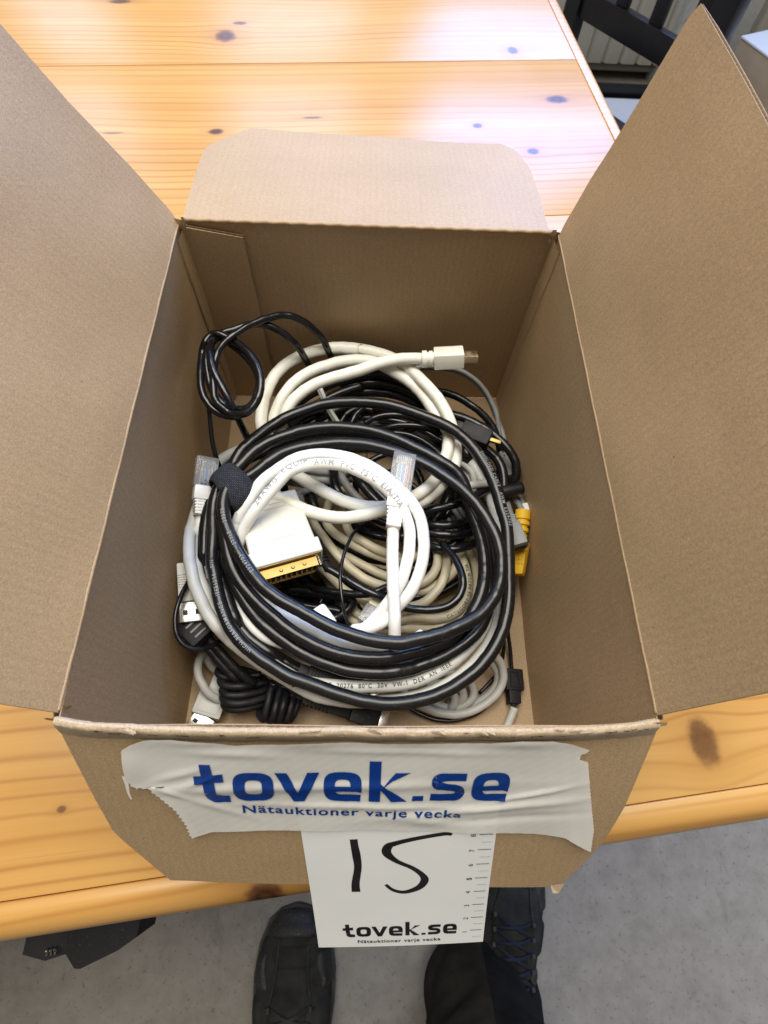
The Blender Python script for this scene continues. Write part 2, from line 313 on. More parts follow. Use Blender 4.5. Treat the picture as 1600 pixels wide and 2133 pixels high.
# --------------------------------------------------------------- data
CABLES = {  # centre lines in millimetres inside the box, diameter first
 'firewire': (6.7, [
  [(66.6,29.9,46.0),(60.9,32.5,47.8),(56.8,34.8,49.1),(55.5,35.5,49.8),(54.2,36.2,51.0),(51.9,37.3,54.2),(50.6,38.0,55.0),(49.2,38.8,55.3),(43.9,42.3,55.8),(40.3,45.1,56.0),(38.1,47.2,56.1),(36.0,49.4,56.2),(35.2,50.4,56.7),(33.8,52.4,58.7),(33.0,53.6,59.3),(32.2,54.9,59.5),(29.7,59.2,59.4),(27.4,63.9,59.4),(25.4,68.8,59.3),(24.2,72.2,58.9),(22.8,77.3,58.2),(21.9,82.4,58.0),(21.6,85.8,57.8),(21.6,97.0,57.3),(21.7,102.6,57.4),(21.7,108.0,57.9),(21.1,117.0,58.6),(21.2,122.5,59.2),(21.4,126.0,59.9),(21.6,127.7,60.6),(22.8,135.2,64.9),(23.5,138.2,66.1),(24.0,139.8,66.5),(25.4,142.8,67.1),(27.1,145.8,67.3),(29.1,148.8,67.4),(32.5,152.9,67.6),(36.3,156.8,67.9),(40.2,160.4,68.3),(44.3,163.7,68.8),(47.1,165.7,69.2),(50.1,167.5,69.4),(54.9,170.2,69.5),(63.1,174.0,69.7),(68.1,176.2,69.7),(71.5,177.4,69.6),(74.9,178.4,69.6),(78.4,179.1,69.5),(83.6,179.9,69.3),(88.9,180.4,69.2),(94.1,180.5,69.1),(99.4,180.4,68.9),(102.9,180.0,68.8),(108.3,179.2,68.7),(113.6,177.9,68.5),(118.9,176.1,68.4),(124.1,174.1,68.2),(132.7,170.5,68.1),(137.8,168.1,68.1),(142.6,165.2,68.2),(147.2,162.3,67.8),(150.1,160.2,67.3),(152.8,157.8,66.9),(155.3,155.2,66.6),(157.6,152.3,66.4),(159.6,149.4,66.1),(161.4,146.3,65.9),(165.2,138.2,65.4),(167.6,131.3,65.0),(169.0,126.2,64.7),(170.9,115.8,64.2),(172.7,107.8,63.8),(173.1,104.7,63.6),(173.2,101.6,63.5),(173.1,96.7,63.2),(172.4,86.7,62.8),(171.7,76.8,62.3),(170.7,65.7,61.7),(169.2,57.8,61.1),(168.3,54.7,60.9),(166.6,50.1,60.6),(165.2,47.2,60.3),(162.9,43.0,60.0),(160.3,39.0,59.6),(157.4,35.2,59.2),(153.0,30.6,58.8),(149.5,27.7,58.5),(145.8,25.0,58.3),(139.5,21.1,58.1),(135.5,19.2,58.0),(132.7,18.1,58.0),(128.3,16.7,58.0),(122.3,15.3,58.0),(117.7,14.5,58.0),(113.1,14.0,58.0),(108.7,13.9,58.0),(102.9,14.2,58.0),(98.7,14.7,58.1),(93.0,15.8,58.2),(84.4,18.2,58.6),(74.5,21.6,59.3),(63.3,25.2,60.3),(59.0,27.0,60.6),(54.9,29.1,61.0),(47.0,33.7,61.8),(41.0,38.0,62.4),(37.6,41.0,62.8),(35.5,43.3,63.1),(32.5,46.9,63.6),(30.8,49.4,64.0),(29.3,52.0,64.4),(27.3,56.0,64.8),(24.9,61.8,65.0),(23.4,66.2,65.2),(21.4,73.1,65.9),(19.9,78.5,66.6),(19.4,81.2,67.2),(19.1,84.0,67.8),(19.0,87.0,68.4),(19.0,90.2,68.7),(18.7,95.5,68.8),(17.3,104.4,68.9),(17.0,107.9,69.0),(16.9,111.5,69.3),(17.2,115.1,69.7),(17.7,118.5,70.2),(18.2,120.1,70.5),(19.5,123.2,71.1),(21.4,126.0,71.4),(23.6,128.8,71.3),(28.4,134.2,71.2),(34.8,142.6,71.4),(37.3,145.1,71.5),(40.1,147.4,71.5),(43.1,149.5,71.6),(48.0,152.3,71.7),(52.8,154.8,71.7),(57.6,157.0,71.7),(60.8,158.1,71.6),(65.7,159.5,71.4),(69.0,160.1,71.3),(74.1,160.7,71.1),(79.2,161.0,70.9),(84.2,161.0,70.7),(89.4,160.7,70.5),(94.5,160.1,70.3),(99.6,159.2,70.1),(103.0,158.3,70.0),(111.6,155.5,69.7),(118.4,152.7,69.4),(123.1,150.5,69.2),(128.8,147.5,68.9),(134.4,144.1,68.5),(138.7,141.3,68.0),(142.9,138.3,67.4),(146.8,135.0,66.4),(149.0,132.5,65.5),(150.8,129.8,64.5),(152.0,126.7,63.5),(153.8,118.5,61.4),(154.7,115.3,60.8),(155.7,112.2,60.4),(157.3,107.4,60.1),(158.1,104.0,60.0),(159.0,98.5,60.1),(159.4,94.8,60.2),(159.7,89.3,60.5),(159.7,84.0,60.7),(159.4,78.8,61.0),(158.6,73.6,61.2),(157.8,70.2,61.3),(156.8,66.9,61.2),(155.6,63.9,61.0),(154.3,61.0,60.6),(152.6,58.3,60.3),(150.8,55.5,60.2),(148.6,52.7,60.4),(146.3,50.1,60.7),(143.8,47.7,61.3),(141.3,45.5,61.8),(138.7,43.7,62.1),(136.1,42.1,62.5),(133.3,40.8,62.8),(124.4,37.8,63.8),(114.1,34.9,65.3),(109.8,33.9,66.3),(108.3,33.7,66.5),(106.9,33.6,66.2),(104.1,33.6,65.7),(99.8,33.7,65.2),(95.5,34.0,65.0),(91.2,34.5,65.0),(86.9,35.4,65.1),(82.6,36.5,65.3),(78.3,38.0,65.4),(74.0,39.7,65.6),(66.2,43.6,66.1),(58.7,48.3,66.7),(49.8,55.2,67.1),(45.1,59.3,67.3),(40.7,63.4,67.6),(36.7,67.8,68.2),(33.1,72.8,68.9),(30.2,77.9,69.8),(29.0,80.8,70.2),(27.9,83.9,70.4),(25.4,92.7,70.8),(22.7,103.1,72.1),(21.8,108.1,72.7),(21.6,111.3,73.0),(21.8,112.9,73.1),(22.6,115.9,73.0),(23.2,117.4,72.9),(24.8,120.1,72.4),(25.9,121.3,72.2),(28.4,123.5,72.1),(34.1,127.0,73.0),(36.8,128.9,73.4),(44.0,135.3,74.4),(46.5,137.3,74.7),(49.2,139.1,74.9),(53.4,141.4,75.2),(59.2,143.6,75.5),(63.8,144.9,75.6),(68.5,145.9,75.7),(76.6,147.1,75.6),(84.8,147.6,75.4),(89.7,147.5,75.2),(94.7,147.1,75.1),(103.0,145.7,74.8),(111.2,143.5,74.6),(116.2,141.8,74.4),(121.1,139.8,74.2),(128.9,136.0,74.0),(133.3,133.5,73.8),(137.5,130.6,73.6),(144.3,125.3,73.2),(148.2,121.7,73.0),(150.5,119.1,72.9),(154.8,113.6,72.6),(158.9,106.7,72.4),(161.4,101.5,72.3),(163.1,97.4,72.3),(164.1,94.5,72.3),(164.9,91.5,72.4),(165.4,88.4,72.4),(165.7,85.3,72.5),(165.7,82.0,72.6),(165.3,77.1,72.7),(164.8,73.8,72.8),(164.0,70.6,72.9),(163.0,67.5,73.0),(161.7,64.5,73.1),(160.1,61.6,73.2),(158.3,59.0,73.3),(155.2,55.4,73.4),(152.9,53.3,73.5),(150.4,51.4,73.6),(144.9,48.3,73.9),(136.1,44.5,74.4),(128.7,42.1,74.9),(121.2,40.3,75.4),(115.7,38.8,75.8),(113.5,38.5,75.8),(109.5,38.5,75.9),(102.4,39.3,76.0),(96.8,40.5,76.0),(86.9,43.6,76.0),(79.9,46.4,76.0),(70.4,51.2,76.0),(64.2,54.5,76.0),(58.0,57.9,76.0),(51.8,62.2,76.0),(49.4,64.2,76.0),(46.0,67.5,76.0),(39.9,74.9,76.0),(36.9,79.0,76.0),(33.3,84.5,76.1),(30.8,88.7,76.2),(28.5,93.0,76.6),(26.5,97.4,77.2),(25.5,100.5,77.6),(24.8,103.7,78.0),(24.4,106.9,78.3),(24.6,111.8,78.5),(25.5,116.8,78.5),(28.0,125.8,78.0)],
  [(64.6,21.2,38.0),(59.1,26.1,39.0),(55.5,28.8,39.3),(52.8,30.6,39.2),(47.1,34.1,38.4),(42.8,36.7,38.0),(38.6,39.6,37.8),(36.0,41.5,38.0),(34.9,42.3,38.7),(34.0,43.0,40.5),(33.3,43.6,42.7),(32.6,44.3,44.4),(31.6,45.2,45.2),(28.8,48.5,46.7),(27.0,50.9,47.5),(26.1,52.3,47.6),(23.1,56.8,46.9),(21.2,59.8,46.9),(18.1,66.1,47.9),(17.4,67.7,48.4),(16.8,69.1,49.3),(16.1,71.7,52.0),(15.8,73.1,53.2),(15.3,74.6,53.8),(14.8,76.3,54.2),(13.2,81.5,54.7),(12.8,83.1,55.1),(12.7,84.6,56.2),(12.7,85.8,57.6),(12.7,87.2,58.6),(12.5,88.8,59.0),(11.7,95.6,59.9),(11.5,104.0,61.6),(11.6,109.3,62.0),(12.1,115.0,61.7),(12.7,118.6,61.5),(14.6,127.8,61.4),(15.6,131.5,61.2),(17.0,134.8,60.9),(17.9,136.3,60.8),(20.0,138.9,60.6),(21.2,140.0,60.5),(23.8,141.9,60.6),(28.1,144.4,61.2),(34.5,147.3,62.5),(41.2,149.9,64.0),(42.9,150.5,64.2),(46.2,152.2,64.0),(52.9,155.6,62.9),(58.1,157.7,62.4),(63.4,159.5,62.1),(68.8,160.9,61.8),(72.5,161.6,61.7),(76.2,162.1,61.5),(81.9,162.5,61.3),(91.4,162.6,60.8),(97.2,162.1,60.6),(101.1,161.6,60.4),(108.5,160.0,60.1),(112.2,158.8,60.0),(117.5,156.6,59.8),(122.6,154.0,59.8),(125.8,152.0,59.8),(128.9,149.7,59.9),(131.9,147.3,60.2),(137.4,141.7,61.3),(138.7,140.4,61.3),(140.1,139.2,61.1),(144.1,135.8,59.6),(147.8,132.0,58.3),(151.2,127.8,57.2),(154.3,123.2,56.2),(156.2,119.9,55.8),(158.6,114.9,55.3),(159.9,111.4,55.1),(160.9,107.9,54.9),(161.8,104.4,54.8),(162.4,100.7,54.8),(162.8,97.1,54.8),(163.1,91.6,55.0),(163.2,80.8,55.7),(162.4,72.0,56.5),(160.8,63.1,57.3),(159.8,59.6,57.7),(158.6,56.4,58.1),(156.2,52.0,58.5),(154.3,49.5,58.6),(152.2,47.1,58.7),(149.9,45.0,58.6),(146.0,42.0,58.5),(139.2,37.7,58.8),(134.9,35.4,59.2),(130.5,33.4,59.6),(126.0,31.7,60.1),(121.6,30.1,60.7),(117.2,28.8,61.7),(112.8,27.9,62.7),(109.9,27.5,62.5),(105.7,27.5,61.6),(98.5,27.8,60.9),(91.3,28.6,60.9),(84.1,30.3,61.2),(76.7,32.8,61.4),(68.0,36.7,61.6),(64.7,38.5,61.8),(58.2,42.7,62.3),(53.2,45.9,63.0),(49.6,48.5,63.3),(45.1,52.4,63.2),(39.8,58.2,62.6),(36.0,63.3,62.4),(31.6,70.4,62.7),(29.1,74.9,63.3),(26.2,80.8,64.7),(24.4,85.7,64.7),(23.0,90.9,63.9),(21.3,97.9,63.5),(19.3,105.2,63.4),(18.4,110.7,63.6),(18.2,114.2,63.9),(18.4,117.5,64.3),(18.9,120.6,64.8),(20.2,124.9,65.6)],
 ]),
 'displayport': (7.0, [
  [(133.3,208.3,76.0),(123.4,209.2,74.8),(118.1,209.2,74.3),(112.7,208.7,73.8),(107.2,207.5,73.4),(100.2,205.2,72.9),(88.4,200.2,71.9),(74.2,195.4,70.8),(67.4,192.3,70.2),(62.7,189.5,69.6),(58.4,186.4,68.9),(54.6,182.8,68.0),(52.5,180.2,67.3),(50.0,175.9,66.1),(48.7,172.9,65.0),(47.7,170.0,63.9),(44.6,159.1,60.0),(43.4,153.5,58.7),(43.0,149.3,58.3),(43.4,145.3,58.2),(43.9,143.7,58.2),(44.7,142.5,58.2),(45.8,141.5,58.2),(47.1,140.7,58.3),(52.0,139.0,58.4),(55.4,137.3,58.6),(69.6,127.6,59.9),(77.2,123.0,60.5),(83.6,119.8,60.7),(88.6,118.1,60.4),(93.6,117.1,59.8),(98.7,117.0,58.6),(103.9,117.7,57.2),(109.2,118.7,55.8),(118.5,120.3,54.0),(124.0,121.6,53.3),(127.4,123.0,53.0),(130.6,124.8,52.7),(133.7,127.1,52.3),(136.5,129.9,51.9),(139.1,133.0,51.5),(141.5,136.3,51.4),(143.7,139.4,51.7),(146.6,144.0,52.4),(148.2,147.1,52.8),(149.3,150.3,53.3),(149.9,153.6,53.8),(150.1,157.1,54.1),(150.0,160.9,54.4),(149.9,162.7,54.6),(149.6,164.4,55.1),(149.2,165.7,56.1),(148.6,166.5,57.9),(147.1,167.3,62.5),(146.5,168.2,63.9),(146.0,169.6,64.7),(145.4,171.1,65.2),(144.2,174.5,65.7),(142.9,178.2,65.8),(140.5,183.5,66.1),(138.6,186.9,66.4),(136.5,190.0,66.7),(133.1,194.7,67.1),(129.5,199.4,67.4),(125.7,204.3,67.3),(121.7,209.0,66.8),(118.9,211.7,66.5),(114.3,215.0,66.3),(110.9,216.9,66.3),(107.4,218.6,66.3),(103.8,220.0,66.3),(100.1,221.1,66.4),(96.4,222.0,66.6),(92.7,222.6,66.8),(84.9,223.0,67.2),(80.3,222.9,67.5),(79.4,222.7,67.7),(80.9,222.4,67.8),(84.3,222.0,67.9),(90.6,221.6,67.9),(91.0,221.7,67.9),(88.9,222.2,67.8),(83.6,222.8,67.8),(79.9,222.8,67.9),(76.4,222.5,67.9),(71.1,222.0,67.5),(67.5,221.3,67.1),(63.7,220.4,66.7),(60.0,219.2,66.3),(54.7,216.9,65.7),(53.0,215.8,65.6),(49.8,213.5,65.5),(46.9,210.8,65.4),(44.3,207.8,65.2),(40.9,202.8,64.9),(39.1,199.1,64.6),(37.6,195.2,64.4),(36.5,191.0,64.0),(35.6,186.7,63.6),(35.0,182.4,63.0),(34.6,178.3,62.3),(34.5,174.3,61.5),(34.6,170.6,60.5),(35.1,167.1,59.4),(35.9,163.9,58.1),(40.3,153.0,52.9),(41.7,149.4,51.9),(45.8,137.7,50.0)],
  [(44.1,120.1,66.0),(48.7,118.8,65.3),(51.7,117.7,64.9),(61.2,113.1,64.1),(66.1,111.1,63.9),(72.7,109.1,63.6),(76.2,108.4,63.4),(79.7,107.9,63.2),(84.9,107.7,62.8),(88.4,108.0,62.6),(91.9,108.7,62.3),(95.4,109.6,62.1),(100.6,111.2,61.8),(105.8,113.2,61.7),(109.2,114.7,61.6),(114.3,117.4,61.1),(117.6,119.5,60.7),(120.9,121.6,60.1),(125.6,125.3,59.0),(128.8,128.1,58.3),(131.7,131.0,57.5),(134.4,134.2,56.8),(136.7,137.7,56.1),(138.7,141.3,55.8),(139.6,143.0,55.9),(141.8,148.2,57.0),(143.8,153.7,57.9),(144.7,157.5,58.4),(145.3,161.5,58.8),(145.3,165.4,59.1),(145.1,167.3,59.2),(144.6,169.1,59.4),(143.1,172.6,59.5),(137.7,180.5,60.4),(133.1,189.3,61.0),(131.0,192.7,61.1),(128.5,195.9,61.3),(125.7,198.9,61.6),(122.6,201.5,62.1),(121.0,202.7,62.4),(115.8,205.7,63.4),(105.2,211.2,65.1),(101.7,212.7,65.6),(98.2,213.8,66.0),(94.6,214.3,66.3),(89.3,214.4,66.5),(84.0,213.8,66.4),(78.6,212.7,66.2),(71.5,210.4,65.6),(65.9,208.2,65.2),(60.6,205.4,64.7),(57.3,203.1,64.3),(54.3,200.5,64.0),(50.4,196.0,63.4),(47.2,190.8,62.7),(44.5,185.1,61.8),(43.1,181.3,61.1),(42.1,177.7,60.2),(41.5,174.1,59.1),(41.6,170.7,57.8),(42.3,167.5,56.4),(44.4,161.1,53.6),(50.5,145.4,48.0)],
 ]),
 'ethernet': (6.0, [
  [(110.7,94.7,80.0),(110.5,85.3,78.8),(110.5,79.5,78.4),(110.6,74.9,78.4),(110.7,66.6,78.9),(110.9,61.8,78.9),(111.0,58.8,78.5),(111.2,51.4,76.6),(111.2,48.6,75.4),(111.2,47.3,74.6),(111.5,40.0,68.7),(111.5,38.8,67.5),(111.7,35.6,61.7),(111.7,34.4,60.2),(111.6,31.6,58.6)],
  [(91.8,46.3,67.4),(96.0,46.0,70.0),(98.7,46.1,71.3),(101.2,46.8,72.0),(103.6,48.0,72.3),(105.9,49.5,72.4),(106.9,50.4,72.3),(107.9,51.4,71.9),(109.9,53.9,70.2),(110.9,55.2,69.6),(111.9,56.2,69.5),(112.8,57.2,69.7),(114.7,59.0,70.5),(117.3,61.6,72.1),(119.8,64.8,73.7),(122.0,68.8,75.0),(123.7,73.2,76.2),(125.0,77.7,77.2),(125.7,82.1,78.3),(126.0,86.5,79.3),(125.8,90.9,80.4),(125.1,95.3,81.4),(123.9,99.7,82.5),(122.8,102.4,83.1),(120.5,106.4,83.8),(117.6,110.4,84.3),(113.2,115.4,84.9),(109.4,119.2,85.0),(104.2,123.8,85.1),(100.1,126.8,84.9),(96.0,129.4,84.7),(91.7,131.6,84.5),(88.6,132.9,84.3),(83.9,134.3,84.0),(79.1,135.2,83.6),(74.3,135.6,83.3),(69.6,135.4,82.9),(64.8,134.6,82.5),(61.6,133.8,82.2),(58.7,132.6,81.8),(54.9,130.6,81.1),(46.6,125.1,78.9),(44.1,123.1,78.2),(41.9,120.8,77.5),(39.9,118.2,76.7),(38.1,115.5,75.8),(36.4,112.8,74.7),(34.7,110.2,73.3),(33.0,107.8,71.4),(31.2,105.4,69.3),(29.8,103.1,67.1),(29.3,101.9,66.0),(28.8,99.3,63.9),(28.7,98.0,63.0),(29.0,95.2,61.2),(29.9,91.0,59.0),(31.0,86.7,57.2),(32.0,83.6,56.5),(34.5,77.4,55.6),(36.7,72.8,55.1),(38.5,69.8,55.0),(41.6,65.8,54.9),(44.0,63.5,55.1),(46.7,61.3,55.4),(51.1,58.5,56.1),(57.4,55.2,57.5),(70.3,49.2,60.6),(74.6,47.1,61.5),(80.0,44.4,62.1),(82.7,43.3,62.2),(85.3,42.4,62.0),(90.6,41.1,60.8),(92.0,40.8,60.7),(97.7,39.6,61.5),(100.6,39.1,61.6),(104.9,38.7,61.5),(107.8,38.7,61.0),(110.9,39.1,59.9),(114.0,39.9,59.0),(118.5,41.6,58.0),(122.6,44.3,57.0),(126.4,47.6,56.0)],
  [(92.7,45.6,63.3),(93.7,46.2,63.3),(94.8,46.8,63.6),(95.9,47.3,64.3),(97.9,48.3,66.1),(98.9,49.0,66.8),(100.9,50.6,67.7),(103.8,53.4,68.9),(104.8,54.4,69.6),(106.7,56.2,71.9),(107.6,57.2,72.8),(108.5,58.4,73.2),(109.4,59.6,73.3),(111.9,63.7,73.6),(113.3,66.4,74.0),(115.0,70.2,75.0),(116.7,75.4,76.7),(117.8,79.7,77.9),(118.4,84.2,78.9),(118.7,88.5,80.0),(118.6,92.4,81.0),(117.9,96.1,82.1),(117.1,98.8,82.8),(115.2,103.0,83.7),(112.6,107.3,84.5),(110.7,109.8,85.1),(108.5,112.1,85.8),(105.1,115.4,86.0),(101.5,118.5,86.0),(97.5,121.2,86.0),(93.3,123.6,86.0),(88.8,125.7,85.9),(85.7,126.7,85.8),(82.6,127.5,85.7),(77.9,128.2,85.4),(73.2,128.4,85.1),(68.6,128.1,84.8),(63.9,127.2,84.4),(60.9,126.4,84.1),(58.1,125.1,83.7),(56.8,124.3,83.5),(54.5,122.2,83.0),(49.4,115.8,81.4),(45.3,110.6,79.9),(42.4,106.6,78.4),(40.5,104.1,77.3),(37.9,101.1,75.1),(35.5,98.2,72.7),(33.6,94.7,70.2),(30.2,87.2,65.1),(28.1,84.1,61.1),(26.9,81.6,59.6),(26.2,80.4,58.7),(24.7,78.5,55.4),(24.2,77.3,54.1),(24.0,76.0,53.5),(24.1,74.6,53.3),(24.5,73.2,53.2),(25.9,70.4,53.5),(28.7,66.3,53.9),(31.6,62.3,54.4),(33.7,59.6,55.0),(37.1,55.5,56.7),(40.7,51.5,58.3),(41.9,50.3,58.6),(44.2,48.1,58.8),(47.8,45.3,58.6),(50.4,43.9,58.1),(53.1,43.0,57.3),(56.1,42.4,56.6),(60.7,41.6,56.1),(66.8,40.0,56.1),(78.6,35.6,56.3),(83.1,34.3,56.3),(87.8,33.6,56.4),(92.4,33.1,56.4),(99.9,32.6,55.9),(102.9,32.6,55.5),(106.0,32.9,55.0),(109.2,33.3,54.3),(112.3,33.8,54.0),(117.0,34.7,54.8),(120.1,35.4,55.1),(123.1,36.3,55.3),(126.1,37.4,55.3),(129.0,38.7,55.1),(131.9,40.4,54.8),(137.4,44.5,54.0)],
  [(7.3,110.4,58.1),(7.3,105.9,57.9),(7.3,104.4,57.7),(7.2,103.1,57.3),(7.1,102.0,56.5),(6.8,101.1,55.2),(6.4,99.6,52.4),(6.3,98.7,51.2),(6.3,97.7,50.2),(6.5,96.3,49.8),(6.8,94.8,49.7),(8.3,89.4,50.2),(9.3,86.0,50.4),(11.4,79.6,49.7),(12.1,77.9,49.8),(15.9,69.7,51.1),(17.3,66.7,50.9),(18.5,64.1,49.9),(19.1,62.8,49.0),(19.6,61.7,47.8),(21.3,58.3,43.4),(22.1,57.0,42.5),(23.0,55.6,42.1),(26.3,51.4,42.0),(29.7,47.7,41.1),(30.9,46.5,41.0),(33.7,44.1,41.7),(36.6,42.0,42.6),(38.1,41.0,42.9),(42.6,38.6,43.2),(48.8,36.0,43.4)],
 ]),
 'grey': (6.2, [
  [(79.6,151.1,36.3),(76.0,150.0,39.1),(72.3,149.4,41.1),(70.5,149.3,41.7),(66.8,149.5,42.5),(61.1,150.2,43.0),(55.3,151.2,43.5),(49.4,152.4,44.0),(43.6,153.6,44.8),(38.0,155.1,45.7),(29.2,158.4,46.9),(27.6,158.9,47.2),(26.1,159.0,47.8),(23.4,158.6,49.0),(20.8,157.6,49.6),(19.5,156.9,49.9),(17.0,154.9,50.5),(13.3,151.2,51.5),(11.1,148.2,52.1),(9.2,144.8,52.7),(8.4,143.0,52.9),(7.2,139.2,53.3),(5.9,133.1,53.6),(3.8,118.7,54.0),(3.1,112.7,54.4),(2.6,107.2,55.0),(2.5,105.4,55.3),(2.6,103.5,55.9),(3.7,97.2,59.1),(4.0,95.2,59.8),(4.9,91.3,60.9),(6.8,83.8,62.5),(7.9,80.2,63.0),(9.0,76.9,63.2),(10.7,72.1,62.9),(11.9,69.0,62.3),(13.3,66.1,61.5),(16.3,60.4,59.7),(18.9,56.3,58.6),(22.7,51.4,57.9),(23.6,50.3,57.5),(24.5,49.4,56.6),(26.9,47.0,52.9),(27.8,46.3,51.8),(29.8,44.6,50.2),(33.2,42.1,48.8),(36.8,39.6,47.8),(47.6,33.0,47.2),(50.5,31.3,47.2),(56.2,27.9,47.5),(61.8,24.7,47.5),(68.7,21.1,47.7),(73.0,19.4,47.8),(76.0,18.4,47.7),(82.2,17.2,47.6),(92.0,16.2,47.1),(102.6,16.1,46.6),(111.5,16.6,46.6),(118.9,17.7,47.0),(126.2,19.4,47.5),(130.4,20.9,47.8),(134.6,22.5,48.1),(140.0,25.2,48.4),(145.4,28.4,48.7),(150.4,32.1,49.0),(153.8,35.2,49.2),(157.8,39.9,49.5),(160.6,43.8,49.6),(163.0,48.2,49.7),(165.6,54.6,49.7),(168.1,63.1,49.4),(170.9,75.4,49.3),(172.0,80.9,48.9),(172.8,86.6,48.3),(173.3,94.6,47.0),(173.5,105.4,44.8),(173.9,114.6,42.3),(174.0,122.0,39.8),(173.9,124.4,39.1),(173.7,126.7,38.7),(172.1,135.5,37.8),(170.9,140.0,37.5),(169.5,144.3,37.6),(167.8,148.5,37.8),(164.8,154.4,38.5),(163.7,156.4,38.5),(162.7,158.5,38.0),(160.5,163.0,36.7),(159.2,164.9,36.3),(157.8,166.7,36.2),(156.2,168.3,36.2),(153.0,171.3,36.3),(149.6,174.3,35.9),(146.1,177.1,35.3),(140.7,180.9,34.5),(136.9,182.9,34.0),(132.9,184.4,33.8),(128.8,185.3,33.7),(124.6,186.0,33.9),(114.0,187.1,34.3)],
  [(78.2,147.3,33.9),(72.7,147.0,36.0),(69.0,147.1,36.9),(57.9,148.0,38.0),(50.5,148.3,38.8),(45.0,148.3,39.5),(41.3,148.0,40.0),(35.9,147.0,40.9),(30.5,145.2,41.9),(27.1,143.6,42.7),(25.5,142.6,43.1),(22.6,140.2,43.8),(21.3,138.9,44.2),(18.9,136.1,45.0),(16.8,132.9,45.7),(14.9,129.5,46.4),(10.5,120.6,48.2),(7.8,115.2,49.1),(5.4,109.8,49.5),(4.3,106.3,49.9),(4.0,104.4,50.2),(3.9,102.4,50.9),(4.6,97.8,53.4),(5.0,95.7,54.4),(5.8,91.8,55.2),(6.9,88.1,56.0),(9.7,80.5,58.0),(11.1,77.1,58.3),(13.1,72.6,57.9),(16.6,65.9,56.0),(20.0,60.7,54.4),(22.0,58.1,53.9),(23.1,56.8,53.8),(26.5,52.8,54.1),(28.8,50.4,53.8),(31.0,48.1,53.2),(33.4,46.0,52.8),(38.3,42.0,52.1),(45.7,36.7,51.6),(48.3,35.1,51.6),(49.7,34.2,51.9),(52.7,32.3,53.2),(54.1,31.4,53.5),(62.3,26.8,52.9),(66.4,25.2,52.8),(72.3,23.9,52.5),(81.1,22.9,52.6),(91.3,22.4,52.9),(104.5,22.7,53.3),(113.3,23.2,53.5),(120.7,24.4,53.7),(123.6,25.1,53.8),(126.3,26.1,53.8),(130.2,27.9,53.8),(137.2,31.7,53.8),(141.5,34.5,53.6),(144.1,36.6,53.4),(147.8,39.9,53.1),(152.4,44.5,52.8),(155.5,48.2,52.7),(158.1,52.2,52.5),(159.6,55.1,52.3),(161.3,59.6,51.8),(162.2,62.8,51.6),(163.3,67.8,51.1),(164.1,73.1,50.5),(164.6,78.6,49.9),(165.0,85.9,49.5),(165.0,93.1,48.9),(164.6,100.5,48.0),(163.9,108.0,46.7),(163.1,113.9,45.7),(162.0,120.0,44.5),(159.7,128.2,42.6),(158.2,132.0,42.1),(155.3,137.7,41.6),(152.1,143.2,41.1),(149.7,146.8,40.8),(145.7,151.7,40.4),(142.9,154.7,40.2),(139.8,157.4,40.1),(136.5,159.8,40.0),(122.6,169.0,40.0)],
 ]),
 'knot': (4.2, [
  [(74.1,218.9,62.0),(73.4,219.4,63.9),(72.8,219.5,66.2),(71.6,219.2,71.4),(70.2,219.7,75.4),(68.3,220.0,79.2),(66.0,220.3,82.7),(62.1,220.5,87.3),(59.3,220.8,89.8),(54.8,221.1,92.6),(52.0,221.0,94.0),(49.0,220.5,95.0),(46.0,219.5,95.8),(43.0,217.9,96.5),(39.9,216.0,97.1),(35.5,212.7,97.9),(31.4,209.1,98.5),(27.6,205.2,98.9),(23.9,201.2,99.3),(21.6,198.7,99.2),(19.2,196.6,98.5),(17.0,194.3,97.6),(15.2,191.9,96.6),(14.5,190.5,96.0),(14.0,188.9,95.5),(13.4,185.3,94.8),(13.3,181.4,94.3),(13.7,175.4,93.7),(14.3,169.7,92.7),(14.8,166.1,91.6),(15.2,164.6,91.0),(15.9,163.2,90.3),(16.8,162.0,89.6),(17.9,160.9,88.9),(21.8,158.6,86.9),(23.3,157.9,86.6),(24.8,157.1,86.6),(26.4,156.5,86.9),(28.1,156.0,87.5),(29.7,155.7,88.2),(31.3,155.7,88.8),(32.8,155.9,89.5),(34.2,156.4,90.1),(35.5,157.2,90.7),(36.6,158.4,91.3),(38.2,161.2,92.4),(38.8,162.7,93.0),(39.6,165.8,94.0),(39.9,169.1,94.8),(39.7,172.8,95.5),(38.9,176.7,96.0),(38.3,178.6,96.3),(36.8,182.4,96.6),(34.9,186.0,96.8),(31.4,190.9,96.9),(27.3,195.5,96.5),(22.9,199.3,95.9),(21.4,200.3,95.8),(18.4,201.8,96.1),(15.0,203.3,96.4),(13.3,203.8,96.4),(11.7,203.9,96.2),(10.2,203.7,95.8),(9.0,202.8,95.4),(7.9,201.5,95.1),(7.1,200.0,94.9),(6.4,198.5,94.4),(5.1,196.1,92.4),(4.8,194.4,91.7),(4.7,192.3,91.5),(4.8,188.0,91.5),(5.1,183.6,91.4),(5.5,179.5,91.0),(6.4,174.1,90.2),(7.8,169.2,89.0),(9.3,166.1,88.0),(11.3,163.3,86.9),(12.4,162.1,86.3),(14.9,160.3,85.2),(17.6,159.1,84.1),(19.0,158.8,83.6),(20.3,158.8,83.0),(22.8,159.3,81.7),(25.6,159.6,81.1)],
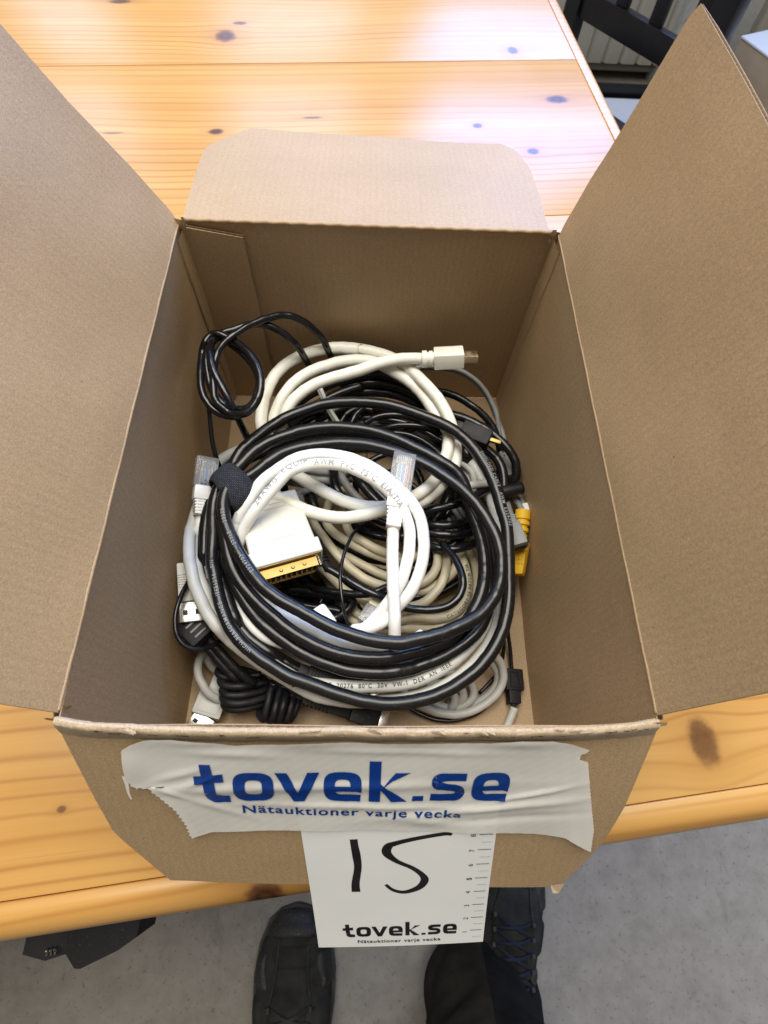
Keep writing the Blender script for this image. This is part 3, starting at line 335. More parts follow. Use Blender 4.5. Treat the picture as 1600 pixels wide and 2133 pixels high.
  [(60.3,213.7,60.0),(59.0,213.6,64.7),(56.6,212.9,74.0),(55.1,212.5,78.0),(53.4,212.2,81.5),(51.2,212.5,84.7),(48.6,213.2,87.3),(45.7,213.8,89.5),(42.6,214.3,91.3),(39.3,214.7,92.6),(35.9,214.6,93.6),(32.4,213.9,94.3),(29.1,212.9,94.7),(26.1,211.5,94.9),(21.8,209.3,94.8),(18.9,208.1,94.6),(14.4,206.6,94.2),(11.4,205.5,93.1),(10.0,204.7,92.5),(8.8,203.5,92.0),(8.0,201.8,91.8),(7.7,199.7,92.1),(7.9,194.4,93.2),(8.1,191.9,93.5),(8.5,187.7,93.2),(9.0,183.7,92.6),(10.3,178.0,91.4),(11.3,174.3,90.4),(12.6,171.1,89.3),(13.4,169.7,88.8),(15.3,167.1,87.8),(17.5,165.0,87.0),(20.0,163.5,86.1),(22.6,162.6,85.1),(24.0,162.2,84.8),(25.7,161.6,85.0),(27.5,160.9,85.6),(29.4,160.3,86.3),(31.1,160.2,87.0),(32.7,160.5,87.6),(34.2,161.2,88.3),(35.3,162.2,88.9),(36.2,163.6,89.5),(37.2,166.9,90.5),(37.7,170.2,91.2),(37.9,173.4,91.8),(37.5,176.8,92.2),(36.4,180.3,92.5),(34.7,183.9,92.6),(32.6,187.3,92.6),(30.3,190.6,92.5),(27.6,193.7,92.4),(24.7,196.8,92.1),(16.6,204.2,91.0),(15.0,205.6,90.9),(13.6,206.2,91.0),(12.5,205.6,91.8),(11.7,203.6,93.3),(11.1,200.9,94.7),(10.7,198.2,95.8),(10.5,195.6,96.6),(11.0,190.2,97.7),(11.4,187.6,98.1),(12.6,183.0,98.3),(14.1,178.9,97.9),(15.5,175.7,97.2),(17.8,172.0,95.8),(21.9,165.7,93.0),(24.0,162.2,90.7),(25.2,160.3,88.6),(25.6,159.6,87.0),(25.9,159.4,84.9),(26.1,159.7,79.5),(26.9,159.3,68.8),(27.5,160.1,57.5),(28.2,160.7,42.0)],
 ]),
 'thinwire': (2.6, [
  [(10.1,166.0,84.0),(10.5,159.9,79.7),(10.9,153.4,75.2),(11.5,149.4,72.4),(12.4,145.6,69.3),(13.0,143.3,66.9),(13.6,141.4,64.1),(15.1,138.0,57.7)],
 ]),
 'blackcoil': (6.4, [
  [(44.4,186.8,44.0),(51.4,194.2,46.1),(55.9,198.3,47.3),(60.6,201.8,48.2),(65.7,204.7,49.1),(71.0,206.8,50.5),(76.6,208.4,52.2),(80.3,209.5,52.9),(86.1,211.3,53.3),(90.2,212.4,53.5),(102.3,215.1,53.4),(104.2,215.6,53.3),(104.3,215.8,53.4),(102.6,216.0,53.4),(99.1,216.1,53.5),(92.1,215.9,53.7),(103.9,214.6,53.6),(109.7,213.3,53.6),(113.4,212.1,53.5),(117.1,210.6,53.4),(122.6,207.9,53.1),(126.1,205.8,52.8),(131.1,202.4,52.1),(135.7,198.7,51.5),(141.5,193.2,50.3),(144.3,190.4,49.3),(146.9,187.5,48.2),(150.1,183.2,46.7),(151.9,180.0,45.8),(153.4,176.5,45.1),(154.3,175.2,44.0),(155.3,174.1,42.5),(156.2,172.7,41.3),(156.9,170.6,41.0),(158.0,165.8,41.2),(158.6,163.7,41.0),(159.2,161.9,40.1),(160.1,160.6,38.3),(161.0,159.6,36.2),(161.8,158.2,34.7),(162.4,156.3,33.9),(162.8,154.2,33.5),(163.9,147.8,32.6),(164.2,141.2,32.1),(163.5,134.7,31.9),(162.0,128.3,31.7),(159.7,122.0,31.8),(156.8,116.1,31.9),(153.3,110.9,32.2),(150.6,107.9,32.3),(149.2,106.6,32.1),(147.8,105.6,31.5),(144.8,103.9,29.8),(141.6,102.2,29.0),(138.1,100.5,28.9),(132.8,98.3,29.4),(131.1,97.8,29.4),(129.3,97.5,29.1),(125.8,97.2,28.2),(122.2,96.9,27.8),(120.3,96.8,27.9),(116.6,96.5,28.6),(111.1,96.5,29.4),(105.5,97.1,29.9),(99.9,98.2,30.3),(94.6,99.9,30.5),(91.2,101.4,30.7),(87.9,103.2,30.8),(83.1,106.3,31.1),(78.6,110.1,31.3),(75.7,113.0,31.1),(73.1,116.2,30.7),(69.5,121.7,30.0),(68.5,123.5,30.0),(67.5,125.3,30.3),(65.8,128.8,31.3),(65.0,130.8,31.4),(64.2,133.1,31.2),(62.0,140.2,30.0),(61.5,142.5,29.9),(61.0,144.5,30.4),(60.5,148.2,32.0),(60.2,150.3,32.3),(59.9,154.8,32.6),(59.9,161.7,33.1),(60.3,166.2,33.4),(61.1,170.6,33.7),(62.3,174.7,34.0),(63.0,176.7,34.1),(64.9,180.6,34.3),(68.3,186.2,34.4),(70.8,189.6,34.8),(73.4,192.6,35.7)],
  [(47.4,182.8,38.0),(56.9,190.1,42.4),(60.1,192.3,43.6),(63.4,194.5,44.5),(68.3,198.1,44.9),(73.7,201.1,45.7),(79.6,203.7,46.6),(89.5,207.5,47.8),(91.4,208.5,48.0),(91.4,208.8,48.1),(89.8,209.1,48.0),(79.1,208.8,47.0),(79.2,208.9,47.0),(81.1,209.5,47.2),(86.7,210.6,47.5),(93.3,211.6,47.7),(99.6,211.8,48.0),(103.6,211.6,48.1),(107.5,211.2,48.0),(113.5,210.1,47.7),(119.4,208.3,47.3),(123.3,206.8,46.9),(127.0,205.1,46.5),(132.2,202.0,45.8),(135.3,199.5,45.4),(136.8,198.2,45.2),(140.7,193.7,44.5),(144.0,188.9,43.0),(145.8,185.3,42.1),(146.5,183.3,41.7),(147.5,179.2,41.3),(148.3,175.0,40.8),(148.7,173.1,40.3),(149.0,171.4,39.3),(149.5,170.1,37.6),(150.0,169.0,35.6),(150.4,167.8,33.8),(150.6,166.1,32.6),(150.8,162.1,31.5),(150.7,157.9,30.9),(150.6,155.6,30.9),(150.0,150.9,31.3),(148.7,143.6,32.5),(146.6,136.6,33.6),(144.9,132.4,33.7),(142.9,128.4,33.6),(140.5,124.6,33.5),(139.2,122.9,33.4),(136.4,120.1,32.9),(134.9,118.8,32.8),(131.5,116.6,32.5),(126.0,114.0,32.2),(116.5,110.2,32.0)],
  [(51.1,182.9,32.0),(62.9,190.7,34.0),(64.7,191.6,34.5),(66.6,192.2,35.5),(70.7,192.6,38.5),(72.8,193.1,39.4),(74.9,194.1,39.8),(83.1,199.0,39.6),(86.1,201.0,39.7),(87.0,201.9,39.9),(87.4,202.7,40.0),(87.3,203.4,40.1),(86.5,204.0,40.3),(85.3,204.5,40.4),(79.7,206.1,40.9),(79.2,206.4,41.1),(79.3,206.7,41.2),(81.3,207.4,41.4),(89.3,208.4,42.0),(99.8,208.8,42.5),(107.8,208.5,42.3),(113.8,207.7,41.9),(117.8,206.8,41.5),(121.7,205.6,41.0),(125.5,204.2,40.4),(129.2,202.7,39.4),(131.0,202.2,38.3),(134.5,201.7,35.1),(136.1,200.8,34.3),(137.6,199.2,34.1),(140.1,195.3,34.4),(142.0,191.2,34.4),(142.7,189.2,34.2),(143.4,187.4,33.6),(143.9,185.7,32.7),(144.3,184.1,31.6),(144.5,182.2,30.7),(144.6,180.2,30.1),(144.6,177.9,29.7),(144.3,173.2,29.1),(143.8,166.6,27.6),(143.5,164.4,27.2),(142.6,157.6,26.6),(141.8,153.3,26.0),(140.6,149.2,25.5),(139.9,147.2,25.4),(138.0,143.4,25.5),(135.6,139.8,25.7),(134.3,138.2,25.8),(131.3,135.1,25.9),(124.9,129.7,25.8),(120.0,125.6,26.0)],
 ]),
 'blackright': (5.0, [
  [(137.6,208.2,46.0),(143.2,208.0,45.6),(148.7,207.3,45.1),(152.3,206.3,44.6),(157.7,204.0,43.8),(164.8,200.0,42.3),(169.8,196.6,40.9),(174.4,192.8,39.0),(178.0,188.7,37.0),(179.9,185.6,35.6),(180.7,184.0,34.9),(182.4,178.8,32.9),(182.9,177.3,31.9),(184.2,173.3,27.8),(184.4,171.9,26.6),(184.5,170.4,25.6),(184.3,166.9,24.3),(183.5,161.4,22.8),(182.0,155.2,21.6),(179.6,146.4,20.5)],
 ]),
 'blackright2': (5.6, [
  [(129.9,203.0,32.4),(131.6,200.9,34.9),(133.2,199.2,37.0),(135.0,198.0,38.4),(136.8,197.3,39.2),(144.0,195.5,40.3),(149.2,193.2,41.9),(154.6,190.8,43.0),(161.7,187.0,43.9),(168.1,182.9,44.5),(171.0,180.6,44.8),(173.8,178.0,45.1),(176.6,175.2,45.3),(179.3,172.1,45.3),(183.3,167.2,44.9),(186.7,162.3,43.8),(188.4,159.0,42.7),(189.1,157.3,42.1),(189.7,154.0,40.5),(189.8,152.3,39.6),(189.6,150.8,38.6),(189.2,149.4,37.5),(187.9,147.2,35.2),(186.3,145.6,32.6),(185.4,145.1,31.0),(184.6,145.0,28.9),(183.9,145.1,26.4)],
 ]),
 'blackright3': (6.0, [
  [(155.1,179.2,39.4),(157.7,175.7,42.4),(159.0,174.1,43.4),(160.5,173.0,43.8),(165.4,170.6,42.9),(168.6,168.7,42.4),(171.6,166.7,42.0),(174.3,164.5,41.6),(176.6,162.0,41.1),(177.6,160.7,40.8),(178.5,159.2,40.5),(179.9,156.0,39.9),(180.7,152.7,39.3),(181.3,147.6,38.2),(181.2,141.0,36.5),(180.9,135.9,35.4),(180.9,134.5,34.6),(181.1,132.0,32.1),(181.0,130.5,31.3),(180.0,119.5,29.8),(178.9,107.8,28.0)],
 ]),
 'blackstub': (7.5, [
  [(178.4,137.0,41.6),(182.3,137.7,41.9),(191.3,139.8,42.0)],
 ]),
 'cablestrand': (4.4, [
  [(163.9,163.2,48.0),(167.4,157.1,48.9),(169.7,152.1,49.4),(172.0,145.0,49.6),(172.9,141.3,49.6),(173.3,139.5,49.3),(174.3,136.0,48.3),(175.1,132.5,47.1),(175.8,129.2,45.6),(176.3,125.9,43.9),(176.6,124.4,42.8),(177.0,123.2,41.3),(178.1,121.2,36.9)],
 ]),
 'greytwin': (3.0, [
  [(122.8,220.6,50.4),(127.9,221.9,51.6),(133.4,222.4,52.6),(141.4,222.0,53.6),(149.1,221.1,54.0),(154.6,219.8,53.8),(159.9,217.8,53.1),(165.0,215.1,51.7),(168.3,212.9,50.3),(172.6,209.3,47.8),(176.2,205.1,44.8),(178.1,202.2,42.8),(179.8,199.2,40.8),(181.6,194.8,38.0),(183.0,188.6,34.3),(184.0,183.4,31.7),(184.2,181.5,31.0),(184.4,177.3,30.2),(184.4,173.3,29.1),(184.3,171.2,28.9),(184.1,168.9,28.9)],
  [(123.0,220.6,47.6),(128.1,222.6,48.8),(130.0,223.0,49.2),(133.8,223.3,49.9),(139.9,223.0,50.7),(148.3,221.9,51.2),(154.2,220.6,51.1),(157.9,219.3,50.6),(163.0,216.7,49.4),(167.9,213.7,47.6),(172.2,210.0,45.0),(175.7,205.9,42.1),(177.8,202.8,40.0),(181.4,196.5,35.8),(184.0,192.0,33.4),(185.4,188.7,32.2),(186.3,185.0,31.4),(187.0,181.2,30.5),(187.4,175.2,29.5),(187.4,169.6,28.0)],
 ]),
 'yellowcord': (3.6, [
  [(180.9,143.2,23.7),(182.3,142.8,24.6),(183.5,142.1,25.9),(185.5,139.7,29.7),(186.4,138.4,31.3),(187.4,137.2,32.4),(189.1,134.7,33.7),(190.4,131.9,34.7),(191.2,128.7,35.4),(191.8,125.5,36.0)],
 ]),
 'yellowcord2': (3.2, [
  [(189.9,144.6,30.0),(192.0,138.9,32.1),(193.4,133.2,34.0)],
 ]),
 'greyplugcord': (4.4, [
  [(183.5,151.8,26.0),(183.8,149.5,26.4),(183.9,147.0,27.1),(183.6,139.2,30.6),(183.5,136.6,31.9),(182.6,128.9,36.5),(182.4,117.5,42.0)],
 ]),
 'optical': (2.2, [
  [(171.4,70.0,44.0),(175.6,66.2,32.2),(178.2,63.3,24.4),(179.6,61.2,20.0),(180.2,60.1,18.1),(181.3,57.7,14.9),(182.0,55.1,12.4),(182.3,53.6,11.4),(182.8,50.6,9.9),(183.2,45.9,8.4),(183.3,38.3,7.0)],
  [(170.7,63.6,40.0),(172.7,62.1,34.0),(174.6,60.5,28.3),(176.2,58.5,23.0),(176.9,57.4,20.6),(177.5,56.2,18.4),(178.4,53.7,14.6),(178.6,52.3,13.0),(178.8,49.5,10.4),(178.6,46.6,8.5),(178.1,43.7,7.2),(177.0,40.9,6.3),(175.5,38.2,5.6),(173.7,35.5,5.2),(171.4,32.9,4.9),(169.0,30.5,4.7),(163.6,25.8,4.5)],
 ]),
 'lgstub': (4.6, [
  [(182.1,17.7,9.0),(180.7,14.1,7.8),(179.4,11.5,7.2),(177.3,7.4,6.5),(175.1,2.8,6.0)],
 ]),
 'lightgrey': (4.6, [
  [(163.2,47.3,30.0),(167.6,44.7,27.2),(170.3,42.5,25.3),(171.5,41.3,24.4),(172.5,40.0,23.5),(174.0,37.3,21.8),(174.4,36.0,21.0),(174.8,33.3,19.5),(174.8,31.9,18.8),(174.2,29.3,17.5),(173.0,26.7,16.4),(172.2,25.4,15.9),(171.2,24.2,15.4),(168.7,21.8,14.6),(165.9,19.6,13.9),(162.9,17.9,13.5),(159.8,16.3,13.2),(156.6,15.1,13.1),(153.0,14.1,13.1),(149.4,13.5,13.3),(145.8,13.4,13.5),(142.3,13.7,13.4),(138.9,14.2,13.4),(135.6,15.0,13.5),(132.6,16.1,13.7),(128.2,18.0,13.7),(125.1,19.5,13.5),(122.2,21.3,13.0),(121.2,22.4,12.7),(120.4,23.8,12.3),(119.9,25.2,11.9),(119.6,26.8,11.5),(119.6,28.3,11.1),(119.9,29.8,10.7),(120.6,31.1,10.4),(121.7,32.2,10.2),(124.4,34.3,10.1),(127.6,35.8,10.1),(129.2,36.3,10.2),(132.5,36.9,10.3),(137.9,36.9,10.9),(141.4,36.5,11.4),(144.8,35.9,11.8),(149.9,34.6,12.2),(154.2,32.6,12.4),(156.9,30.7,12.4),(158.0,29.6,12.3),(158.7,28.2,12.2),(159.1,26.7,12.1),(159.2,25.1,11.9),(158.8,23.6,11.8),(158.2,22.2,11.6),(157.3,21.1,11.4),(156.2,20.1,11.3),(153.7,18.5,11.1),(151.1,17.4,10.6),(149.6,17.1,10.3),(146.3,17.0,9.5),(142.7,17.5,8.9),(139.1,18.5,8.9),(135.8,20.1,8.9),(134.5,21.1,8.9),(133.7,22.3,8.9),(133.5,23.8,9.0),(133.7,25.5,9.0),(134.3,27.1,9.1),(135.4,28.5,9.2),(136.8,29.5,9.3),(138.5,30.1,9.5),(142.4,30.7,10.0),(144.3,30.7,10.2),(148.0,30.0,10.8),(149.7,29.4,11.1),(151.2,28.6,11.3),(152.3,27.5,11.6),(152.9,26.0,11.9),(153.2,24.4,12.1),(153.0,22.8,12.2),(152.5,21.5,11.8),(151.8,20.5,10.8),(150.0,18.7,8.4),(147.8,17.0,6.3),(146.6,16.1,5.5)],
  [(166.7,41.6,22.0),(170.4,38.4,18.5),(171.4,37.2,17.5),(172.6,34.7,15.5),(172.9,33.3,14.6),(172.9,32.0,13.8),(172.6,30.7,13.1),(172.0,29.4,12.4),(170.3,26.9,11.3),(168.1,24.7,10.3),(165.4,22.6,9.5),(160.9,20.2,8.2),(157.6,18.9,7.3),(154.3,18.3,6.4),(152.7,18.3,6.1),(151.1,18.4,6.0),(147.7,19.0,6.2),(144.4,19.7,5.9)],
  [(137.7,24.7,12.0),(142.5,25.6,12.4),(144.0,25.7,12.6),(145.3,25.4,12.7),(146.6,24.8,12.8),(147.6,23.7,12.9),(148.2,22.3,13.0),(148.2,20.8,13.0),(147.8,19.2,12.8),(147.1,17.8,12.2),(146.1,16.7,10.9),(144.1,15.3,6.8)],
 ]),
 'blackwire': (2.6, [
  [(121.3,17.9,8.0),(128.8,14.2,7.1),(134.8,11.8,6.6),(139.4,10.8,6.4),(144.3,10.6,6.3),(147.7,10.8,6.3),(151.3,11.4,6.4),(154.7,12.3,6.6),(158.1,13.4,6.9),(162.6,15.7,7.3),(167.8,19.5,8.0)],
 ]),
 'hank': (4.0, [
  [(41.8,32.5,22.2),(36.8,31.5,22.4),(33.4,30.9,23.0),(28.6,30.4,24.9),(26.9,30.4,25.3),(23.7,30.7,25.8),(22.1,31.1,25.8),(20.6,31.8,25.5),(19.3,32.8,24.8),(18.6,34.0,23.8),(18.5,35.1,22.9),(19.2,36.0,22.0),(20.3,36.5,21.2),(21.8,36.5,20.5),(25.4,36.1,19.4),(27.1,35.9,18.6),(28.7,35.8,17.3),(30.2,35.8,15.7),(31.8,35.6,14.6),(33.6,35.2,14.3),(35.5,34.6,14.4),(37.5,33.7,15.1),(39.7,32.5,16.4),(41.8,31.2,18.2),(43.3,30.0,19.9),(44.0,29.0,21.2),(43.7,28.2,22.3),(42.6,27.6,23.0),(39.1,26.6,24.1),(34.4,25.4,27.8),(32.9,25.2,28.3),(31.4,25.1,28.5),(28.5,25.1,28.6),(25.5,25.5,28.3),(24.0,26.0,27.9),(22.5,26.8,27.2),(21.4,28.0,26.1),(20.8,29.2,24.6),(21.3,30.2,23.2),(22.4,30.8,22.1),(23.7,31.0,21.3),(26.4,30.7,20.2),(29.6,30.0,19.5),(34.9,28.6,19.2),(39.0,27.6,19.6),(41.0,27.0,19.9),(42.7,26.3,20.4),(44.0,25.7,21.2),(44.5,25.0,22.1),(44.4,24.3,23.1),(43.6,23.7,24.0),(40.7,22.4,25.6),(36.3,21.0,27.7),(33.4,20.5,28.5),(32.0,20.3,28.6),(27.5,20.3,28.9),(25.9,20.6,28.6),(24.4,21.3,28.0),(23.2,22.3,27.0),(22.6,23.5,25.8),(22.9,24.5,24.6),(23.9,25.2,23.7),(25.3,25.6,23.0),(28.0,26.0,21.5),(29.6,26.0,20.9),(31.3,25.9,20.6),(36.6,25.2,20.2),(40.5,24.3,20.3),(42.6,23.8,20.5),(44.4,23.1,20.9),(45.7,22.5,21.5),(46.3,21.8,22.3),(46.1,21.0,23.4),(45.3,20.3,24.4),(43.9,19.6,25.4),(40.6,18.3,27.0),(37.6,17.3,28.4),(34.6,16.7,29.4),(33.2,16.6,29.7),(30.2,16.6,29.8),(28.6,16.8,29.5),(27.1,17.2,28.8),(25.5,17.9,27.7),(24.2,19.0,26.6),(23.4,20.1,25.4),(23.6,21.0,24.3),(24.4,21.6,23.2),(27.0,22.4,21.3),(30.1,22.6,19.5),(31.8,22.6,18.8),(33.6,22.5,18.4),(35.4,22.2,18.2),(37.3,21.8,18.2),(41.3,20.7,18.8),(43.1,20.1,19.3),(44.3,19.5,19.8),(44.8,18.8,20.3),(44.4,18.0,21.0),(43.3,17.3,21.7),(38.3,15.3,23.7),(35.3,14.5,24.7),(33.9,14.2,25.0),(30.9,14.0,25.1),(29.1,14.1,25.0),(27.3,14.5,24.5),(25.6,15.2,23.9),(24.2,16.2,23.0),(23.5,17.3,22.0),(23.5,18.2,20.7),(25.1,19.4,17.9)],
  [(49.1,25.7,27.7),(48.5,21.1,28.8),(48.1,18.2,29.0),(47.8,16.8,28.9),(47.3,13.9,28.2),(46.7,11.3,27.0),(46.4,10.3,26.2),(45.8,9.8,25.2),(44.9,10.2,24.0),(43.8,11.1,22.7),(42.9,12.3,21.2),(42.4,13.7,19.8),(42.3,15.2,18.6),(42.4,16.7,17.4),(42.6,18.3,16.4),(43.1,19.8,15.8),(43.7,21.2,15.6),(44.5,22.6,15.6),(45.4,23.9,16.1),(46.6,24.8,17.1),(47.9,25.3,18.8),(49.5,25.4,21.0),(51.1,25.1,23.1),(52.2,24.4,24.7),(52.8,23.2,25.9),(52.9,21.6,26.7),(52.4,17.9,27.9),(52.1,16.2,28.2),(51.8,14.7,28.3),(51.5,13.4,28.0),(50.7,10.8,26.7),(50.2,9.6,25.7),(49.5,9.0,24.4),(48.6,9.2,23.1),(47.5,10.2,21.7),(46.7,11.6,20.5),(46.2,13.1,19.3),(46.1,14.7,18.4),(46.6,18.1,17.1),(47.1,19.8,16.5),(48.0,21.3,16.4),(49.1,22.7,16.9),(50.5,23.7,18.2),(52.1,24.1,19.9),(53.9,23.8,21.7),(55.3,22.9,23.4),(56.1,21.6,25.0),(56.3,20.0,26.3),(56.2,18.2,27.3),(56.0,16.5,27.7),(55.6,15.0,27.7),(55.0,12.4,26.8),(54.7,11.3,26.1),(54.2,10.1,25.1),(53.5,9.1,23.9),(52.6,8.7,22.6),(51.6,9.1,21.3),(50.5,10.2,20.1),(49.8,11.7,18.9),(49.3,13.2,17.9),(49.3,14.8,17.2),(49.5,16.3,16.8),(50.6,19.2,16.8),(51.5,20.4,16.7),(52.6,21.4,17.0),(54.0,22.2,17.8),(55.6,22.5,19.0),(57.2,22.4,20.4),(58.6,21.7,21.7),(59.3,20.6,22.9),(59.4,19.1,23.7),(59.2,17.5,24.3),(58.9,15.8,24.5),(58.5,14.3,24.5),(58.2,13.0,24.1),(57.7,11.7,23.5),(57.1,10.5,22.6),(56.4,9.5,21.5),(55.5,9.1,20.3),(54.5,9.7,19.2),(53.6,11.0,18.4),(52.9,12.7,17.7),(52.6,14.4,17.2),(52.7,16.1,16.7),(53.2,17.7,16.7),(54.1,19.1,16.9),(55.2,20.2,17.1),(56.6,20.9,17.2),(58.1,21.3,17.5),(59.7,21.3,18.1),(61.0,20.9,18.9),(62.0,20.1,19.7),(62.3,18.9,20.3),(62.2,17.4,20.7),(61.8,15.8,20.9),(61.2,14.4,20.8),(60.7,13.0,20.4),(60.2,11.9,19.8),(59.4,10.9,18.9),(58.6,10.1,17.9),(57.6,10.0,16.9),(56.7,10.8,15.8),(56.0,12.2,14.8),(55.6,13.9,13.8),(55.6,15.5,13.0),(56.0,17.0,12.2),(57.0,20.0,10.9)],
 ]),
 'usbgrey': (4.4, [
  [(20.3,19.9,14.0),(18.6,20.4,16.5),(17.6,20.9,17.7),(15.3,22.3,19.8),(13.1,24.2,21.4),(12.2,25.2,21.9),(10.6,27.6,22.7),(9.1,30.1,23.1),(8.4,31.5,23.1),(7.4,34.3,22.8),(6.8,37.1,22.2),(6.7,38.6,21.7),(7.0,41.6,20.5),(7.5,42.9,19.7),(8.2,43.9,18.8),(8.9,44.1,17.9),(9.5,43.3,17.0),(10.5,40.5,15.1),(11.9,38.2,13.4),(14.5,35.9,11.0),(19.3,32.7,8.0)],
 ]),
 'blackpair': (5.0, [
  [(10.4,53.9,36.0),(14.8,48.8,36.6),(18.1,45.2,36.7),(21.5,41.8,36.3),(24.9,38.5,35.2),(28.4,35.3,33.5),(31.9,32.3,31.4),(36.7,28.8,27.9),(39.1,27.3,25.5)],
  [(5.8,52.4,32.0),(11.5,47.0,32.8),(15.6,43.0,32.9),(18.1,40.4,32.7),(21.8,36.7,31.7),(25.4,33.2,30.3),(28.7,30.2,28.4),(29.7,29.4,27.4),(31.6,27.8,24.8),(32.6,27.1,23.8)],
 ]),
 'leftloop': (2.6, [
  [(6.7,83.8,47.6),(5.8,76.3,53.0),(5.3,72.9,55.1),(4.5,68.3,57.4),(3.8,63.8,58.7),(3.3,59.2,59.3),(3.2,56.1,59.3),(3.3,53.0,59.1),(4.0,48.5,58.3),(5.0,45.7,57.7),(5.6,44.5,57.3),(7.3,42.4,56.5),(8.3,41.5,56.1),(10.5,40.2,55.2),(12.8,39.6,54.2),(14.0,39.5,53.6),(16.3,39.9,52.3),(18.5,40.9,50.7),(19.5,41.5,49.7),(21.3,43.2,47.5),(22.8,45.3,44.7),(24.9,48.8,40.1),(26.5,51.2,38.1)],
 ]),
 'miniplug': (4.2, [
  [(76.8,83.1,54.0),(82.6,79.5,54.7),(94.1,71.7,55.9),(98.3,69.3,55.9),(102.8,67.3,55.7),(107.3,65.7,55.0),(116.0,62.8,53.0),(118.8,62.1,52.6),(121.5,61.5,52.5),(125.8,61.0,52.6),(130.7,60.9,53.0),(135.6,61.4,53.6),(138.6,62.1,54.1),(141.3,63.2,54.5),(143.7,64.8,54.9),(145.7,66.9,55.2),(146.5,68.1,55.3),(147.8,70.8,55.4),(148.2,72.3,55.4),(148.5,73.9,55.3),(148.7,77.3,55.0),(148.6,79.1,54.7),(148.0,82.7,54.0),(147.1,86.3,53.0),(145.9,89.7,51.8),(143.7,94.4,49.5),(140.2,100.3,46.2)],
 ]),
 'blackcross': (4.0, [
  [(63.8,80.3,28.4),(67.3,78.1,33.3),(69.0,77.3,35.1),(70.6,76.6,36.2),(72.2,76.1,36.9),(78.4,74.5,39.1),(84.9,73.1,40.8),(91.8,71.9,42.2),(96.9,71.8,43.0),(100.1,72.3,43.4),(103.2,73.2,43.7),(107.8,75.2,43.7),(110.8,76.9,43.3),(113.9,78.9,42.2),(116.9,81.4,40.2),(119.8,84.2,38.0)],
 ]),
 'thinblack': (1.9, [
  [(98.8,112.3,48.0),(95.6,109.3,51.1),(92.8,106.0,54.0),(91.7,104.1,55.3),(89.8,100.1,57.6),(87.8,94.0,60.3),(86.2,88.4,62.2),(85.2,83.3,63.6),(84.5,76.9,64.7),(84.4,72.2,65.1),(84.9,67.4,65.1),(85.6,62.7,64.5),(86.6,58.2,63.3),(87.3,55.3,62.0),(88.2,52.7,60.2),(89.1,50.3,58.0),(90.7,46.8,54.0)],
 ]),
 'blackmid': (5.0, [
  [(86.3,119.6,30.0),(91.5,115.1,34.3),(94.8,112.5,36.8),(97.8,110.4,38.6),(100.9,108.9,39.8),(103.9,107.8,40.3),(107.1,107.0,40.2),(110.2,106.2,39.5),(115.0,105.0,38.0)],
  [(128.2,117.7,38.2),(133.2,115.0,41.2),(134.9,114.4,42.0),(138.4,113.5,43.0),(142.0,113.3,43.5),(145.6,113.5,43.7),(149.3,114.3,43.3),(151.2,114.9,43.0),(155.0,116.5,41.9),(156.9,117.5,41.1),(160.6,120.3,39.1),(162.4,122.0,37.9),(165.8,126.1,35.1),(170.7,133.5,30.0)],
  [(127.0,112.0,38.0),(137.0,109.3,40.9),(140.4,108.6,41.7),(143.8,108.3,42.2),(145.6,108.3,42.3),(149.1,108.7,42.2),(154.5,109.9,41.5),(158.1,111.3,40.6),(160.0,112.1,40.0),(163.7,114.3,38.6),(169.3,118.3,36.0)],
  [(127.0,106.0,36.0),(133.7,102.3,39.3),(138.5,100.3,41.1),(141.8,99.5,41.8),(143.4,99.3,42.0),(146.9,99.2,42.2),(150.4,99.8,42.0),(152.2,100.3,41.8),(155.9,101.7,41.1),(157.8,102.7,40.6),(159.7,103.8,40.0),(163.3,106.5,38.5),(168.8,111.3,36.0)],
  [(123.8,119.9,40.0),(126.6,120.1,42.1),(129.6,120.5,43.9),(134.6,121.2,46.1),(138.2,121.8,47.3),(141.8,122.6,48.0),(145.3,123.5,48.5),(148.7,124.6,48.6),(153.7,126.7,48.3),(158.6,129.5,47.4),(162.0,132.0,46.2),(167.3,136.6,43.5),(170.8,139.5,42.3)],
 ]),
 'beige': (5.2, [
  [(65.3,150.2,22.0),(62.4,141.3,22.4),(61.9,138.9,22.9),(61.6,136.4,23.8),(61.8,131.0,26.3),(62.2,128.4,27.6),(63.9,122.9,31.0),(64.9,120.4,32.4),(65.9,118.1,33.4),(68.2,113.9,35.0),(71.7,108.3,37.0),(73.9,104.9,38.1),(77.3,100.3,39.2),(80.6,96.1,40.0),(82.8,93.5,40.4),(86.4,89.8,40.7),(89.0,87.4,40.9),(94.6,83.0,41.0),(97.6,81.1,41.0),(100.6,79.6,40.9),(105.1,78.0,40.4),(109.6,77.1,39.5),(112.7,76.7,39.0),(114.2,76.6,39.0),(117.4,76.6,39.3),(120.8,77.1,39.6),(125.8,78.7,39.8),(129.0,80.1,39.9),(131.9,81.9,39.8),(134.4,84.2,39.5),(135.5,85.6,39.3),(137.1,88.8,38.7),(137.7,90.5,38.2),(138.5,94.3,37.0),(138.7,96.3,36.3),(138.7,100.4,34.6),(138.4,104.8,32.4),(137.3,114.5,26.6),(136.4,119.5,23.8),(134.5,127.1,19.5),(133.6,129.4,18.5),(132.7,131.4,18.0),(130.5,135.2,17.3),(128.1,138.7,16.9),(125.3,142.1,16.5),(122.3,145.2,16.2),(119.1,148.2,15.9),(115.6,150.9,15.6),(112.0,153.4,15.4),(108.1,155.6,15.2),(106.1,156.4,15.2),(102.1,157.5,15.6),(100.1,157.8,15.9),(96.0,158.1,16.3),(89.8,157.8,16.9),(77.2,156.2,18.0)],
